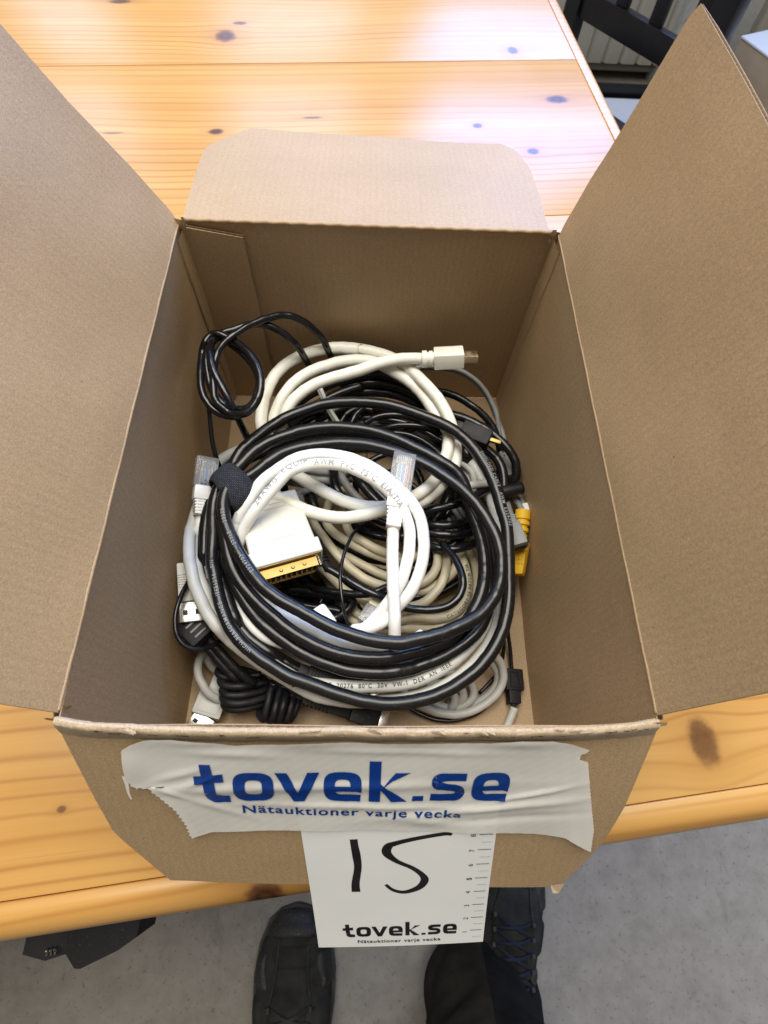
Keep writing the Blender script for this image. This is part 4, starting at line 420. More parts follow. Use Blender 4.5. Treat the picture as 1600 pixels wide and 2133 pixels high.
  [(78.3,142.1,31.2),(77.4,140.4,30.7),(76.5,138.6,30.5),(75.8,136.5,30.9),(74.5,131.8,32.5),(73.7,127.1,34.2),(73.4,122.4,35.8),(73.6,120.2,36.6),(74.4,116.0,38.1),(75.2,114.0,38.8),(76.2,112.3,39.4),(78.7,109.2,40.5),(80.1,107.9,40.9),(83.0,105.5,41.6),(86.0,103.6,41.8),(90.3,101.3,41.1),(96.3,98.0,41.1),(100.9,96.1,40.5),(107.3,94.5,39.1),(109.0,94.3,38.4),(112.4,94.3,36.7),(117.7,94.8,34.0),(119.4,95.1,33.4),(121.0,95.5,33.0),(122.6,96.1,32.6),(124.1,97.1,31.8),(125.7,98.7,30.2),(127.3,100.7,28.3),(128.8,102.8,26.7),(134.7,111.6,22.0)],
  [(84.6,133.2,35.7),(84.9,125.6,37.3),(85.3,118.2,39.0),(85.9,113.8,40.1),(86.4,111.9,40.6),(87.0,110.3,41.0),(87.8,108.8,41.5),(88.9,107.4,42.1),(91.4,104.8,43.9),(92.8,103.7,44.4),(95.8,101.9,44.9),(100.4,99.2,44.8),(103.6,97.7,44.3),(105.3,97.1,43.9),(106.9,96.6,43.2),(108.7,96.4,42.1),(110.5,96.4,40.6),(112.3,96.6,38.9),(116.1,97.4,34.6)],
  [(63.7,126.5,22.0),(69.4,115.0,26.2),(71.8,110.9,27.6),(74.3,107.3,29.0),(77.1,104.1,30.3),(78.6,102.6,31.0),(81.7,100.2,32.1),(84.8,98.0,33.0),(89.6,94.9,34.2),(94.4,91.9,34.9),(99.1,89.1,35.4),(103.7,86.6,35.5),(108.3,84.7,35.3),(114.4,83.2,34.9),(117.5,82.2,34.7),(120.5,80.6,34.5),(123.5,78.7,34.4),(126.4,77.3,34.3),(127.9,77.0,34.3),(129.4,77.0,34.3),(130.9,77.2,34.3),(132.4,77.7,34.3),(135.5,79.3,34.1),(141.9,83.2,33.4),(144.8,85.5,33.2),(147.4,88.2,32.8),(148.4,89.9,32.5),(149.3,91.6,32.1),(150.1,93.7,31.3),(150.7,95.9,30.1),(151.5,101.0,26.8),(151.6,103.6,25.0),(151.5,106.1,23.5),(151.2,108.5,22.2),(150.1,113.1,20.2),(149.3,115.3,19.2),(147.6,119.5,17.6),(144.4,125.2,15.7),(141.9,128.6,14.9),(133.4,138.3,14.0)],
  [(61.3,114.4,20.0),(62.9,107.4,21.9),(64.3,103.1,23.1),(66.1,99.2,24.4),(67.2,97.4,25.1),(68.4,95.8,25.7),(71.0,92.8,27.0),(75.1,88.7,28.7),(77.7,85.9,29.6),(81.6,81.7,30.6),(85.7,78.0,31.0),(90.2,75.0,31.1),(94.9,72.7,31.4),(101.5,70.2,32.0),(108.2,68.3,32.6),(113.2,67.5,33.2),(118.2,67.3,34.0),(123.1,67.5,34.9),(127.3,68.2,35.8),(129.7,69.1,36.4),(132.1,70.7,37.0),(134.6,73.0,37.4),(138.0,77.0,38.0),(140.0,80.0,38.2),(141.5,83.4,38.1),(142.2,85.2,37.8),(143.2,89.2,36.8),(143.5,91.3,36.3),(143.8,95.5,35.1),(143.7,99.7,33.7),(143.5,102.0,32.7),(143.2,107.0,29.4),(142.8,109.3,28.0),(141.1,115.9,25.2),(138.5,125.5,19.8)],
  [(70.3,93.8,17.2),(72.8,90.4,17.9),(74.1,88.5,18.7),(76.6,84.3,22.1),(77.8,82.4,23.3),(79.0,80.6,23.9),(83.6,74.4,25.4),(87.2,70.6,26.4),(91.1,67.2,27.2),(94.9,64.3,27.5),(98.8,62.0,27.5),(101.6,61.0,27.3),(104.6,60.4,27.1),(107.6,60.1,26.9),(110.7,60.3,26.8),(113.8,61.0,26.8),(118.5,62.6,26.9),(121.7,63.3,27.3),(124.9,63.5,27.7),(133.2,62.5,29.3),(138.2,62.4,30.3),(143.1,63.0,31.3),(146.2,64.1,32.0),(149.1,65.8,32.6),(151.6,68.1,33.0),(152.6,69.5,33.1),(154.4,72.5,33.3),(155.1,74.2,33.4),(156.0,77.7,33.4),(156.4,81.3,33.3),(156.4,85.0,33.1),(155.7,90.7,32.4),(154.9,94.6,31.8),(154.0,98.6,31.0),(153.6,100.6,30.3),(152.3,107.0,27.6),(147.5,125.4,20.4)],
  [(81.5,74.0,16.1),(84.1,70.4,19.0),(86.6,67.2,20.8),(89.2,64.2,23.0),(90.5,62.8,23.9),(91.8,61.7,24.3),(93.2,60.8,24.4),(94.5,60.0,24.3),(97.3,58.7,23.9),(100.3,57.8,23.5),(103.6,57.2,23.1),(107.2,57.1,22.9),(110.8,57.3,22.8),(116.0,57.9,23.1),(120.6,58.2,23.8),(131.7,57.6,25.9),(136.8,57.7,26.9),(141.8,58.5,27.7),(145.0,59.4,28.3),(148.1,60.8,28.7),(151.0,62.7,29.1),(153.6,65.1,29.4),(155.8,67.9,29.7),(157.7,70.8,29.9),(159.2,74.0,30.0),(160.9,79.0,29.9),(161.7,82.5,29.6),(162.1,86.2,29.1),(162.2,90.1,28.3),(162.0,94.1,27.4),(161.5,98.1,26.3),(160.8,102.1,25.0),(159.8,106.1,23.5),(158.5,110.0,21.9),(156.7,113.9,20.2),(151.1,124.2,16.0)],
  [(72.4,99.9,17.4),(73.7,95.3,19.8),(74.3,93.2,20.5),(74.9,91.3,20.8),(76.4,87.7,20.9),(77.2,86.0,20.6),(78.9,82.8,19.7),(79.8,81.2,19.4),(82.4,76.0,19.5),(83.2,74.5,19.0),(84.0,73.1,18.1),(84.7,71.9,16.9),(86.2,69.7,13.8),(87.0,68.5,12.7),(87.8,67.2,12.3),(89.9,64.6,12.1),(93.7,61.1,11.9),(96.7,59.2,11.9),(101.5,57.0,12.1),(106.8,55.4,12.3),(113.7,54.0,12.7),(119.0,53.4,13.2),(124.4,53.3,13.8),(129.9,53.6,14.5),(135.6,54.5,15.3),(141.3,55.9,16.2),(146.7,57.6,17.0),(151.6,59.7,17.9),(154.6,61.6,18.4),(157.4,63.8,18.8),(158.7,65.0,19.0),(161.1,67.9,19.4),(163.2,71.2,19.6),(164.9,74.7,19.7),(166.1,78.4,19.8),(166.9,82.1,19.8),(167.2,85.9,19.8),(167.1,91.5,19.7),(166.5,97.3,19.3),(165.6,103.1,18.8),(162.9,117.8,16.0)],
 ]),
 'innergrey': (4.6, [
  [(78.4,154.1,37.4),(79.5,151.0,39.6),(80.4,148.4,41.0),(81.3,146.2,41.8),(83.9,140.5,43.1),(85.8,137.2,43.5),(88.1,134.3,43.3),(89.3,133.1,43.1),(91.8,130.8,42.4),(95.8,127.8,40.5),(99.8,125.2,38.0)],
  [(52.3,137.4,30.0),(58.9,138.7,33.7),(60.5,139.1,34.4),(62.2,139.8,34.9),(63.8,140.6,35.1),(65.5,141.5,35.1),(67.1,142.6,34.7),(68.7,143.9,34.0),(71.8,146.8,32.1),(73.4,148.2,31.4),(75.0,149.3,31.1),(76.6,150.4,30.9),(78.3,151.2,31.1),(83.4,153.2,31.9),(85.2,153.9,31.7),(90.5,157.2,29.3)],
  [(58.2,138.8,23.9),(60.2,138.9,25.1),(62.2,139.3,25.9),(67.5,141.2,27.1),(72.4,143.0,28.4),(75.3,144.6,28.7),(81.1,148.2,28.7),(87.2,151.7,28.4)],
 ]),
 'innerblack': (5.6, [
  [(76.7,151.4,45.0),(77.5,144.5,46.2),(78.1,140.2,46.8),(79.0,136.2,47.1),(80.3,132.8,46.9),(81.1,131.4,46.6),(83.1,128.9,45.7),(85.4,126.9,44.4),(89.2,124.2,42.0)],
  [(87.3,153.3,38.0),(90.8,147.0,39.5),(93.0,143.1,40.2),(95.3,139.6,40.7),(97.6,136.4,40.9),(99.9,133.5,40.7),(102.3,130.8,40.2),(104.7,128.1,39.5),(108.4,124.1,38.0)],
  [(92.9,152.5,35.2),(98.6,144.3,36.6),(102.2,139.9,37.0),(105.8,135.8,36.8),(110.6,130.6,36.0)],
 ]),
 'greycord': (3.8, [
  [(146.4,165.9,31.2),(147.8,163.9,33.6),(149.3,162.2,35.5),(150.9,160.8,36.7),(154.2,158.6,38.1),(157.2,156.4,39.1),(159.7,153.8,39.8),(160.8,152.5,39.9),(161.6,151.1,39.9),(162.3,149.6,39.6),(163.2,146.8,38.6),(163.4,143.8,37.1),(163.4,142.4,36.2),(163.3,141.2,34.9),(163.2,140.4,32.8),(163.0,138.9,25.3)],
  [(147.8,164.0,28.8),(150.9,160.3,32.5),(152.4,158.7,34.0),(154.0,157.4,34.8),(156.8,154.9,35.6),(158.0,153.5,35.9),(159.0,152.0,36.1),(159.8,150.5,36.2),(160.4,148.8,36.0),(160.8,147.2,35.6),(161.1,145.7,34.6),(161.4,144.5,32.9),(161.4,142.6,28.3),(161.1,141.4,26.3),(160.6,140.0,24.7),(159.9,138.5,23.4)],
 ]),
 'greyrod': (5.0, [
  [(153.6,137.4,46.7),(160.7,138.7,46.7),(166.2,139.5,46.9),(170.0,140.2,46.6)],
 ]),
 'greyribbon': (3.4, [
  [(144.7,144.7,28.0),(148.6,134.2,30.5),(149.4,132.2,30.8),(150.4,130.6,30.6),(151.5,129.2,30.0),(152.7,128.0,28.9),(155.2,125.9,26.2),(156.5,125.0,24.6),(158.0,124.3,22.5),(159.5,123.8,19.9)],
  [(147.7,146.9,27.7),(149.2,142.9,28.4),(151.4,136.9,30.0),(152.2,135.1,30.3),(153.0,133.5,30.3),(154.0,132.0,30.0),(156.1,129.2,29.1),(161.7,122.3,26.0)],
  [(134.1,133.3,27.7),(135.4,132.1,27.3),(136.6,130.7,27.4),(139.9,125.8,29.2),(141.0,124.3,29.5),(144.2,120.3,29.0),(147.0,115.9,29.1)],
  [(138.3,136.0,26.3),(139.5,134.6,26.3),(143.0,129.9,27.4),(144.1,128.5,27.5),(147.6,124.4,27.2),(152.0,118.9,26.4)],
  [(142.4,137.5,26.0),(143.5,136.3,25.7),(144.6,135.1,25.7),(146.7,132.1,26.6),(147.8,130.8,26.4),(151.7,127.4,24.6),(154.3,125.1,22.7),(157.0,122.6,21.2)],
 ]),
 'topgreyflat': (2.6, [
  [(65.3,203.0,52.8),(69.8,194.7,47.6),(73.3,189.7,44.1),(76.2,186.3,41.2),(78.2,184.1,39.1),(80.8,181.4,35.3)],
  [(67.2,202.1,54.0),(71.7,193.8,48.9),(74.3,190.0,46.4),(77.2,186.5,43.6),(79.1,184.3,41.5),(81.0,182.3,39.2),(82.7,180.5,36.7)],
 ]),
 'blackinner': (4.0, [
  [(78.4,184.7,36.5),(79.7,187.9,37.8),(81.5,190.9,39.0),(82.6,192.2,39.5),(83.9,193.4,40.0),(85.3,194.4,40.4),(86.9,195.1,40.7),(90.2,196.0,41.3),(93.7,196.1,41.6),(97.2,195.5,41.8),(100.7,194.7,42.0)],
  [(86.0,182.5,40.0),(88.2,187.7,41.8),(90.2,190.5,42.9),(92.7,192.7,44.0),(95.5,194.3,45.2)],
  [(94.5,186.9,38.0),(99.4,189.1,40.0),(101.1,189.6,40.5),(104.6,190.5,41.4),(109.9,191.2,42.1),(113.4,191.5,42.1),(117.0,191.7,41.7),(120.5,191.7,41.0),(124.1,191.4,40.0),(129.4,190.7,37.7),(134.8,189.7,34.6),(141.7,188.4,29.4)],
  [(103.9,183.2,35.6),(105.6,183.5,36.3),(109.0,183.7,38.2),(110.8,183.8,38.9),(116.1,184.2,40.3),(123.4,183.9,41.6),(127.1,183.6,42.0),(130.7,183.2,42.0),(136.1,182.3,41.4),(139.5,181.4,40.4),(141.1,180.9,39.6),(142.8,180.6,38.5),(148.0,180.5,33.1)],
  [(50.4,188.6,35.7),(56.4,191.5,37.7),(59.8,192.6,38.7),(61.6,193.0,39.3),(63.4,193.1,40.0),(65.3,193.1,40.8),(69.2,192.3,43.1)],
 ]),
 'fill_black_a': (5.5, [
  [(42.6,195.3,14.0),(52.5,200.6,14.6),(62.4,205.9,15.3),(68.6,208.5,15.6),(72.8,209.9,15.9),(79.3,211.4,16.2),(83.7,212.0,16.5),(88.1,212.4,16.7),(94.9,212.6,17.0),(104.0,212.1,17.4),(112.9,210.9,17.7),(121.9,208.9,17.9),(130.9,206.1,18.0),(137.5,203.4,18.0),(143.6,200.3,18.0),(149.3,196.5,18.0),(154.5,192.1,18.0),(157.7,188.9,18.0),(160.7,185.3,18.0),(163.5,181.6,18.0),(167.2,175.7,18.0),(169.4,171.7,17.9),(171.2,167.6,17.8),(172.8,163.3,17.7),(174.1,158.9,17.5),(175.1,154.3,17.3),(175.8,149.7,17.1),(176.2,145.0,16.9),(176.4,140.3,16.7),(176.2,135.7,16.5),(175.8,131.1,16.3),(174.8,124.4,15.8),(173.8,119.9,15.5),(172.5,115.4,15.1),(171.0,111.1,14.8),(169.2,107.0,14.4),(167.1,103.2,14.0),(163.4,98.1,13.7),(160.6,95.0,13.5),(157.5,92.3,13.3),(154.1,89.7,13.1),(150.6,87.4,12.8),(147.0,85.3,12.6),(143.2,83.5,12.4),(139.5,82.1,12.3),(135.7,80.9,12.2),(131.9,80.1,12.1),(127.9,79.5,12.0),(123.9,79.3,12.0),(117.8,79.4,12.0),(113.7,79.7,12.0),(107.8,80.7,12.0),(103.9,81.6,11.9),(100.0,82.7,11.9),(94.3,85.0,11.9),(90.5,86.8,11.8),(86.8,88.8,11.7),(83.2,91.1,11.5),(79.8,93.5,11.2),(76.5,96.2,10.8),(71.8,100.7,10.0),(68.8,103.8,9.8),(67.4,105.3,10.0),(66.1,106.8,10.5),(64.8,108.2,11.2),(62.3,110.9,13.2),(61.2,112.3,14.0),(60.0,114.0,14.3),(56.4,119.6,14.2),(53.1,125.7,13.9),(50.9,130.1,13.6),(47.8,137.2,12.7),(46.0,142.2,12.2),(44.4,147.1,11.7),(43.2,152.1,11.2),(42.8,154.6,11.1),(42.3,159.3,11.1),(42.2,164.2,11.1),(42.5,169.2,11.1),(43.3,174.2,10.9),(44.5,179.0,10.7),(46.1,183.6,10.5),(48.3,187.7,10.4),(49.6,189.5,10.3),(52.7,192.6,10.2),(56.3,195.2,10.1),(60.4,197.3,10.0),(67.2,199.8,10.0),(74.4,201.6,10.0),(83.8,203.3,10.0),(92.9,204.4,10.0),(102.2,204.8,10.0),(109.1,204.4,10.0),(115.8,203.5,10.0),(120.1,202.4,10.0),(126.5,200.2,10.0),(132.8,197.3,10.0),(138.7,193.6,10.0),(142.4,190.8,10.0),(147.3,186.1,10.0),(150.1,182.6,10.0),(151.4,180.7,10.0),(153.6,176.5,10.0),(156.3,169.5,10.0),(158.1,162.0,10.0),(159.0,154.4,10.0),(159.2,146.8,9.9),(158.7,139.5,9.8),(157.4,132.2,9.7),(155.4,125.1,9.5),(152.7,118.5,9.3),(149.3,112.6,9.1),(146.6,109.2,8.9),(141.9,104.7,8.7),(136.4,100.9,8.5),(130.6,97.8,8.3),(124.7,95.8,8.2),(120.7,95.1,8.1),(118.7,94.9,8.1),(116.7,94.9,8.1),(112.7,95.2,8.0),(108.6,96.0,8.0),(104.5,97.2,8.0),(98.4,99.7,8.0),(94.6,101.6,8.0),(91.0,103.8,8.0),(86.1,107.6,8.0),(82.9,110.5,8.0),(79.9,113.6,8.0),(77.1,116.9,8.0),(74.4,120.5,8.0),(72.0,124.1,8.0),(69.7,128.0,8.0),(67.6,132.0,8.0),(65.7,136.3,8.0),(63.2,143.1,8.0),(61.5,150.1,8.0),(60.9,154.7,8.0),(60.8,156.9,8.0),(61.2,161.4,8.0),(61.6,163.5,8.0),(63.0,167.8,8.0),(63.9,170.0,8.0),(66.3,174.0,8.0),(67.6,175.9,8.0),(70.7,179.5,8.0),(74.0,182.5,8.0),(77.7,185.0,8.0),(81.7,186.9,8.0),(86.0,188.3,8.0),(90.6,189.3,8.0),(95.3,189.9,8.0),(99.9,190.0,8.0),(104.4,189.5,8.0),(108.7,188.6,8.0),(112.9,187.0,8.0),(117.0,184.9,8.0),(120.9,182.3,8.0),(124.5,179.2,8.0),(127.6,175.8,8.0),(130.2,172.0,8.0),(131.3,169.9,8.0),(133.0,165.6,8.0),(133.7,163.2,8.0),(134.6,158.4,8.0),(134.9,155.9,8.0),(135.0,150.9,8.0),(134.6,146.0,8.0),(133.6,141.4,8.0),(132.0,137.0,8.0),(131.0,134.9,8.0),(128.6,130.8,8.0),(125.8,127.1,8.0),(122.7,124.1,8.0),(121.1,123.0,8.0),(119.5,122.2,8.0),(117.8,121.7,8.0),(116.1,121.4,8.0),(114.3,121.5,8.0),(112.4,121.9,8.0),(108.6,123.4,8.0),(104.6,125.5,8.0),(96.4,130.2,8.0)],
 ]),
 'fill_black_b': (5.5, [
  [(15.7,92.8,26.0),(21.7,85.2,25.2),(27.7,77.7,24.4),(32.6,72.1,23.8),(37.7,66.8,23.0),(41.7,63.1,22.4),(45.8,59.8,21.6),(48.8,57.9,21.1),(53.4,55.4,20.5),(60.0,52.8,20.0),(65.3,51.3,19.8),(70.7,50.3,19.7),(76.6,49.9,19.4),(85.0,50.0,19.0),(90.8,50.8,18.6),(93.8,51.8,18.3),(94.9,52.4,18.1),(95.8,53.2,17.9),(96.4,54.2,17.8),(96.7,55.3,17.6),(96.6,56.7,17.4),(96.3,58.1,17.2),(95.0,61.5,16.7),(94.0,63.2,16.6),(91.5,66.8,16.3),(90.2,68.6,16.0),(88.7,70.3,15.3),(85.6,73.6,13.8),(84.0,74.9,13.3),(82.3,75.9,13.2),(80.5,76.7,13.7),(78.7,77.2,14.7),(77.0,77.6,16.0),(75.1,78.0,16.9),(73.3,78.7,17.0),(69.5,80.6,15.9),(67.8,81.6,15.7),(64.5,83.8,15.6),(61.6,86.4,15.3),(57.6,90.9,15.2),(55.1,93.8,15.7),(52.6,96.7,16.6),(51.3,98.2,16.7),(49.9,100.0,16.3),(45.0,105.8,13.5),(41.9,109.4,12.3),(39.3,112.9,11.5),(38.4,114.7,11.2),(37.8,116.4,10.9),(37.6,118.2,10.6),(37.6,120.0,10.4),(38.1,121.9,10.3),(38.8,123.7,10.1),(39.8,125.4,9.9),(41.0,127.0,9.8),(42.4,128.4,9.7),(43.8,129.5,9.5),(45.2,130.2,9.3),(46.6,130.5,9.2),(48.0,130.3,9.0),(49.4,129.8,8.8),(50.7,128.8,8.8),(53.4,125.9,8.8),(56.1,122.0,9.0),(60.1,115.4,9.5),(61.4,113.1,10.0),(65.3,105.4,13.9),(66.5,103.3,14.2),(68.8,99.5,13.9),(70.7,95.8,13.2),(71.5,93.9,13.0),(72.2,91.9,13.0),(72.7,89.9,13.2),(73.2,85.7,14.1),(73.0,81.5,14.7),(72.1,77.1,15.7),(71.4,75.0,16.3),(70.6,73.0,16.4),(68.6,69.7,16.3),(66.3,67.2,16.3),(65.1,66.4,16.3),(63.8,65.8,16.4),(62.5,65.5,16.5),(61.0,65.5,16.6),(58.0,66.3,16.8),(54.7,67.9,17.0),(51.2,70.1,17.3),(44.3,75.4,17.9),(41.1,78.2,17.9),(36.6,82.4,17.9),(33.8,85.4,17.9),(29.7,90.1,18.0),(26.0,95.1,18.0),(23.7,98.6,18.0),(19.3,106.2,18.0),(16.4,112.5,17.9),(14.9,116.8,17.8),(13.7,121.2,17.7),(13.1,125.5,17.5),(13.1,129.8,17.2),(13.8,134.2,16.8),(15.1,138.3,16.5),(17.0,142.2,16.3),(19.4,145.5,16.2),(22.2,148.2,16.0),(23.7,149.3,15.9),(27.2,150.9,15.8),(29.1,151.5,15.7),(33.1,152.2,15.6),(41.8,152.8,15.8),(46.0,153.3,15.5)],
 ]),
 'fill_grey': (4.5, [
  [(36.2,148.6,30.0),(46.2,147.5,30.3),(56.1,146.4,29.9),(58.1,145.8,30.2),(62.3,144.1,31.8),(64.3,143.5,32.0),(68.2,142.5,31.7),(70.3,141.7,32.1),(74.4,139.7,33.4),(76.4,138.8,33.8),(78.4,138.1,33.8),(84.3,136.7,32.8),(90.2,135.2,32.2),(102.1,132.5,31.4),(110.0,131.1,31.0),(115.9,130.3,30.8),(119.9,130.1,30.7),(126.1,130.0,30.8),(130.3,130.3,30.7),(136.5,131.0,30.7),(138.6,131.6,30.5),(140.6,132.3,30.0),(142.7,133.3,29.3),(146.8,135.7,27.6),(148.7,136.9,27.0),(150.6,138.2,26.6),(154.2,140.8,26.3),(159.4,145.4,25.7),(162.5,149.0,25.2),(165.4,152.7,25.0),(169.0,158.8,25.0),(172.0,165.7,24.8),(173.5,170.7,24.5),(174.0,173.2,24.4),(174.7,178.1,24.0),(174.7,180.6,23.9),(174.3,185.5,23.5),(173.7,187.8,23.4),(172.1,192.4,23.0),(169.9,196.5,22.7),(168.5,198.3,22.6),(165.4,201.4,22.4),(161.8,203.7,22.2),(159.8,204.6,22.2),(155.5,206.0,22.1),(148.6,207.4,22.1),(141.6,207.9,22.3),(134.8,207.7,22.5),(128.0,207.0,22.8),(121.3,205.6,23.2),(114.6,203.9,23.6),(106.0,201.0,24.2),(99.8,198.4,24.6),(93.7,195.5,25.1),(88.0,192.0,25.6),(82.6,187.9,26.0),(79.1,184.8,26.3),(75.7,181.5,26.6),(71.0,176.1,26.9),(68.5,172.4,27.0),(66.7,168.6,27.1),(66.1,166.7,27.0),(65.8,164.7,26.9),(65.8,162.8,26.8),(65.9,160.8,26.7),(66.9,156.7,26.2),(68.7,152.7,25.5),(69.8,150.6,25.3),(73.7,144.5,24.9),(78.2,139.2,24.8),(79.8,137.6,24.7),(83.0,134.9,24.4),(88.4,131.6,23.7),(92.2,129.7,23.0),(96.2,128.2,22.4),(104.3,125.5,21.7),(108.3,124.5,21.5),(112.3,123.7,21.3),(118.5,123.1,20.9),(124.7,123.2,20.5),(128.7,123.6,20.1),(132.7,124.3,19.9),(134.6,124.8,19.8),(136.6,125.5,19.5),(140.4,127.3,18.9),(143.9,129.2,19.0),(145.7,130.4,19.0),(150.8,134.5,18.7),(161.2,143.8,18.0)],
 ]),
 'fill_black_c': (5.0, [
  [(-0.5,167.7,20.0),(0.7,168.5,20.4),(18.2,176.0,23.3),(27.8,180.0,24.5),(39.2,184.7,25.6),(46.6,188.4,26.3),(57.6,194.9,27.2),(63.6,198.0,27.6),(73.0,202.1,27.9),(80.1,204.7,27.9),(83.9,205.8,27.8),(85.3,206.0,27.8),(86.3,206.0,27.7),(87.0,205.8,27.6),(87.2,205.3,27.5),(87.0,204.6,27.4),(86.5,203.7,27.2),(83.1,199.9,26.7),(76.0,193.1,26.0),(67.7,185.8,25.1),(59.7,179.2,24.4),(54.2,174.9,23.9),(38.0,163.9,22.7),(33.0,160.2,22.3),(28.3,156.2,22.0),(22.4,150.4,21.6),(18.3,145.7,21.4),(15.9,142.5,21.3),(12.6,137.6,21.0),(10.6,134.3,20.7),(8.9,130.8,20.2),(7.5,127.2,19.8),(6.4,123.4,19.4),(5.1,117.6,18.8),(3.1,105.8,17.8),(1.7,95.8,17.0),(0.8,86.1,16.4),(0.0,74.7,16.1),(0.2,69.3,16.0),(0.8,65.8,16.0),(1.8,62.3,16.0),(3.3,58.9,16.0),(5.2,55.6,16.0),(7.5,52.4,15.9),(9.9,49.4,15.9),(12.5,46.7,15.9),(17.9,41.9,15.7),(23.9,37.7,15.4),(27.1,35.8,15.8),(32.2,33.1,17.1),(35.4,31.7,17.2),(42.0,29.4,16.9),(43.8,28.8,17.3),(47.4,27.7,18.8),(49.2,27.2,19.0),(50.9,26.9,18.9),(56.0,26.0,18.7),(61.1,25.4,17.5),(64.5,25.2,17.0),(69.8,24.9,16.5),(76.9,24.9,15.9),(83.9,25.2,15.5),(89.2,25.6,15.1),(96.2,26.5,14.7),(103.3,27.8,14.4),(110.6,29.3,14.3),(117.9,31.1,14.6),(121.5,32.3,14.7),(126.7,34.2,14.6),(131.8,36.6,14.7),(135.0,38.3,14.7),(141.4,42.4,14.3),(146.0,45.9,14.2),(150.3,49.6,14.1),(154.3,53.6,14.0),(156.9,56.6,14.0),(160.6,61.3,14.0),(163.9,66.3,14.0),(167.0,71.5,14.0),(169.6,76.9,14.0),(171.2,80.7,14.0),(172.5,84.5,14.0),(174.3,90.4,14.0),(175.8,96.5,14.0),(177.1,102.8,13.9),(178.5,113.9,13.8),(180.0,132.7,13.3)],
 ]),
 'fill_black_d': (5.5, [
  [(43.0,74.6,30.0),(50.2,76.5,31.2),(53.8,77.3,31.6),(57.4,77.8,31.7),(60.9,77.9,31.5),(64.6,77.3,31.7),(70.1,75.9,32.0),(73.9,74.7,32.9),(77.9,73.8,33.8),(85.7,72.5,34.5),(88.6,71.7,34.5),(89.6,71.1,34.3),(90.1,70.5,34.0),(90.2,69.7,33.6),(89.9,68.8,33.2),(89.3,67.7,32.8),(88.4,66.6,32.4),(85.9,64.4,31.7),(82.8,62.5,30.9),(81.2,61.8,30.6),(79.5,61.3,30.3),(76.0,60.6,29.7),(70.3,60.7,28.9),(64.5,61.5,28.3),(58.6,63.1,27.7),(49.9,66.1,26.7),(48.7,66.4,26.6),(47.8,66.3,26.4),(47.3,65.9,26.3),(47.1,65.3,26.1),(47.3,64.3,26.0),(47.8,63.0,25.9),(49.6,60.1,25.8),(50.7,58.6,25.8),(53.4,56.0,25.6),(54.9,55.1,25.5),(58.0,53.7,25.3),(61.4,53.2,25.0),(65.0,53.2,24.7),(70.5,53.8,24.1),(75.8,54.8,23.6),(80.8,56.3,23.0),(85.6,58.2,22.1),(87.2,58.9,21.8),(91.9,61.2,20.1)],
  [(35.4,85.3,22.9),(46.7,77.6,23.4),(51.7,74.8,23.6),(55.1,73.3,23.8),(58.7,72.1,23.9),(64.3,70.8,23.9),(70.1,69.8,23.9),(78.2,68.8,23.9),(81.7,68.1,24.1),(83.0,67.6,24.1),(84.0,67.0,24.0),(84.5,66.3,23.4),(84.6,65.5,22.5),(84.2,64.6,21.5),(83.5,63.6,20.7),(82.5,62.5,20.1),(79.8,60.4,19.2),(78.2,59.5,18.9),(74.9,58.4,18.2),(71.3,58.0,17.6),(67.5,58.1,17.1),(61.6,59.1,16.5),(57.7,60.3,16.1),(53.9,62.0,15.7),(50.2,64.2,15.2),(46.7,66.8,14.8),(45.2,68.2,14.5),(43.0,70.9,14.0),(42.4,72.1,13.8),(42.3,73.2,13.5),(42.6,74.3,13.2),(43.3,75.2,13.0),(44.3,75.9,12.9),(47.5,77.2,12.9),(51.6,78.2,12.8),(58.2,79.4,12.7),(60.3,79.8,12.5),(66.5,81.1,11.2),(68.5,81.5,10.9),(74.5,82.0,10.8),(80.2,81.7,11.2),(83.7,80.8,11.3),(85.3,80.0,11.4),(88.2,78.0,11.6),(89.5,76.8,11.7),(91.9,74.0,11.8),(97.4,66.1,12.0)],
  [(38.5,97.5,14.0),(45.1,91.5,11.9),(50.6,86.9,10.2),(57.8,81.4,8.2),(60.8,79.2,7.7),(71.5,70.7,8.6),(79.0,65.0,8.9),(85.2,61.0,8.9),(94.7,55.5,8.9)],
  [(47.5,99.4,17.7),(48.7,99.2,15.0),(49.9,98.7,13.0),(51.3,97.8,12.0),(52.8,96.9,11.3),(55.8,94.7,10.4),(64.8,88.2,8.2),(70.7,83.9,6.6),(73.7,81.6,6.2),(82.8,74.1,7.8),(91.6,67.1,8.0)],
 ]),
 'fill_black_e': (4.2, [
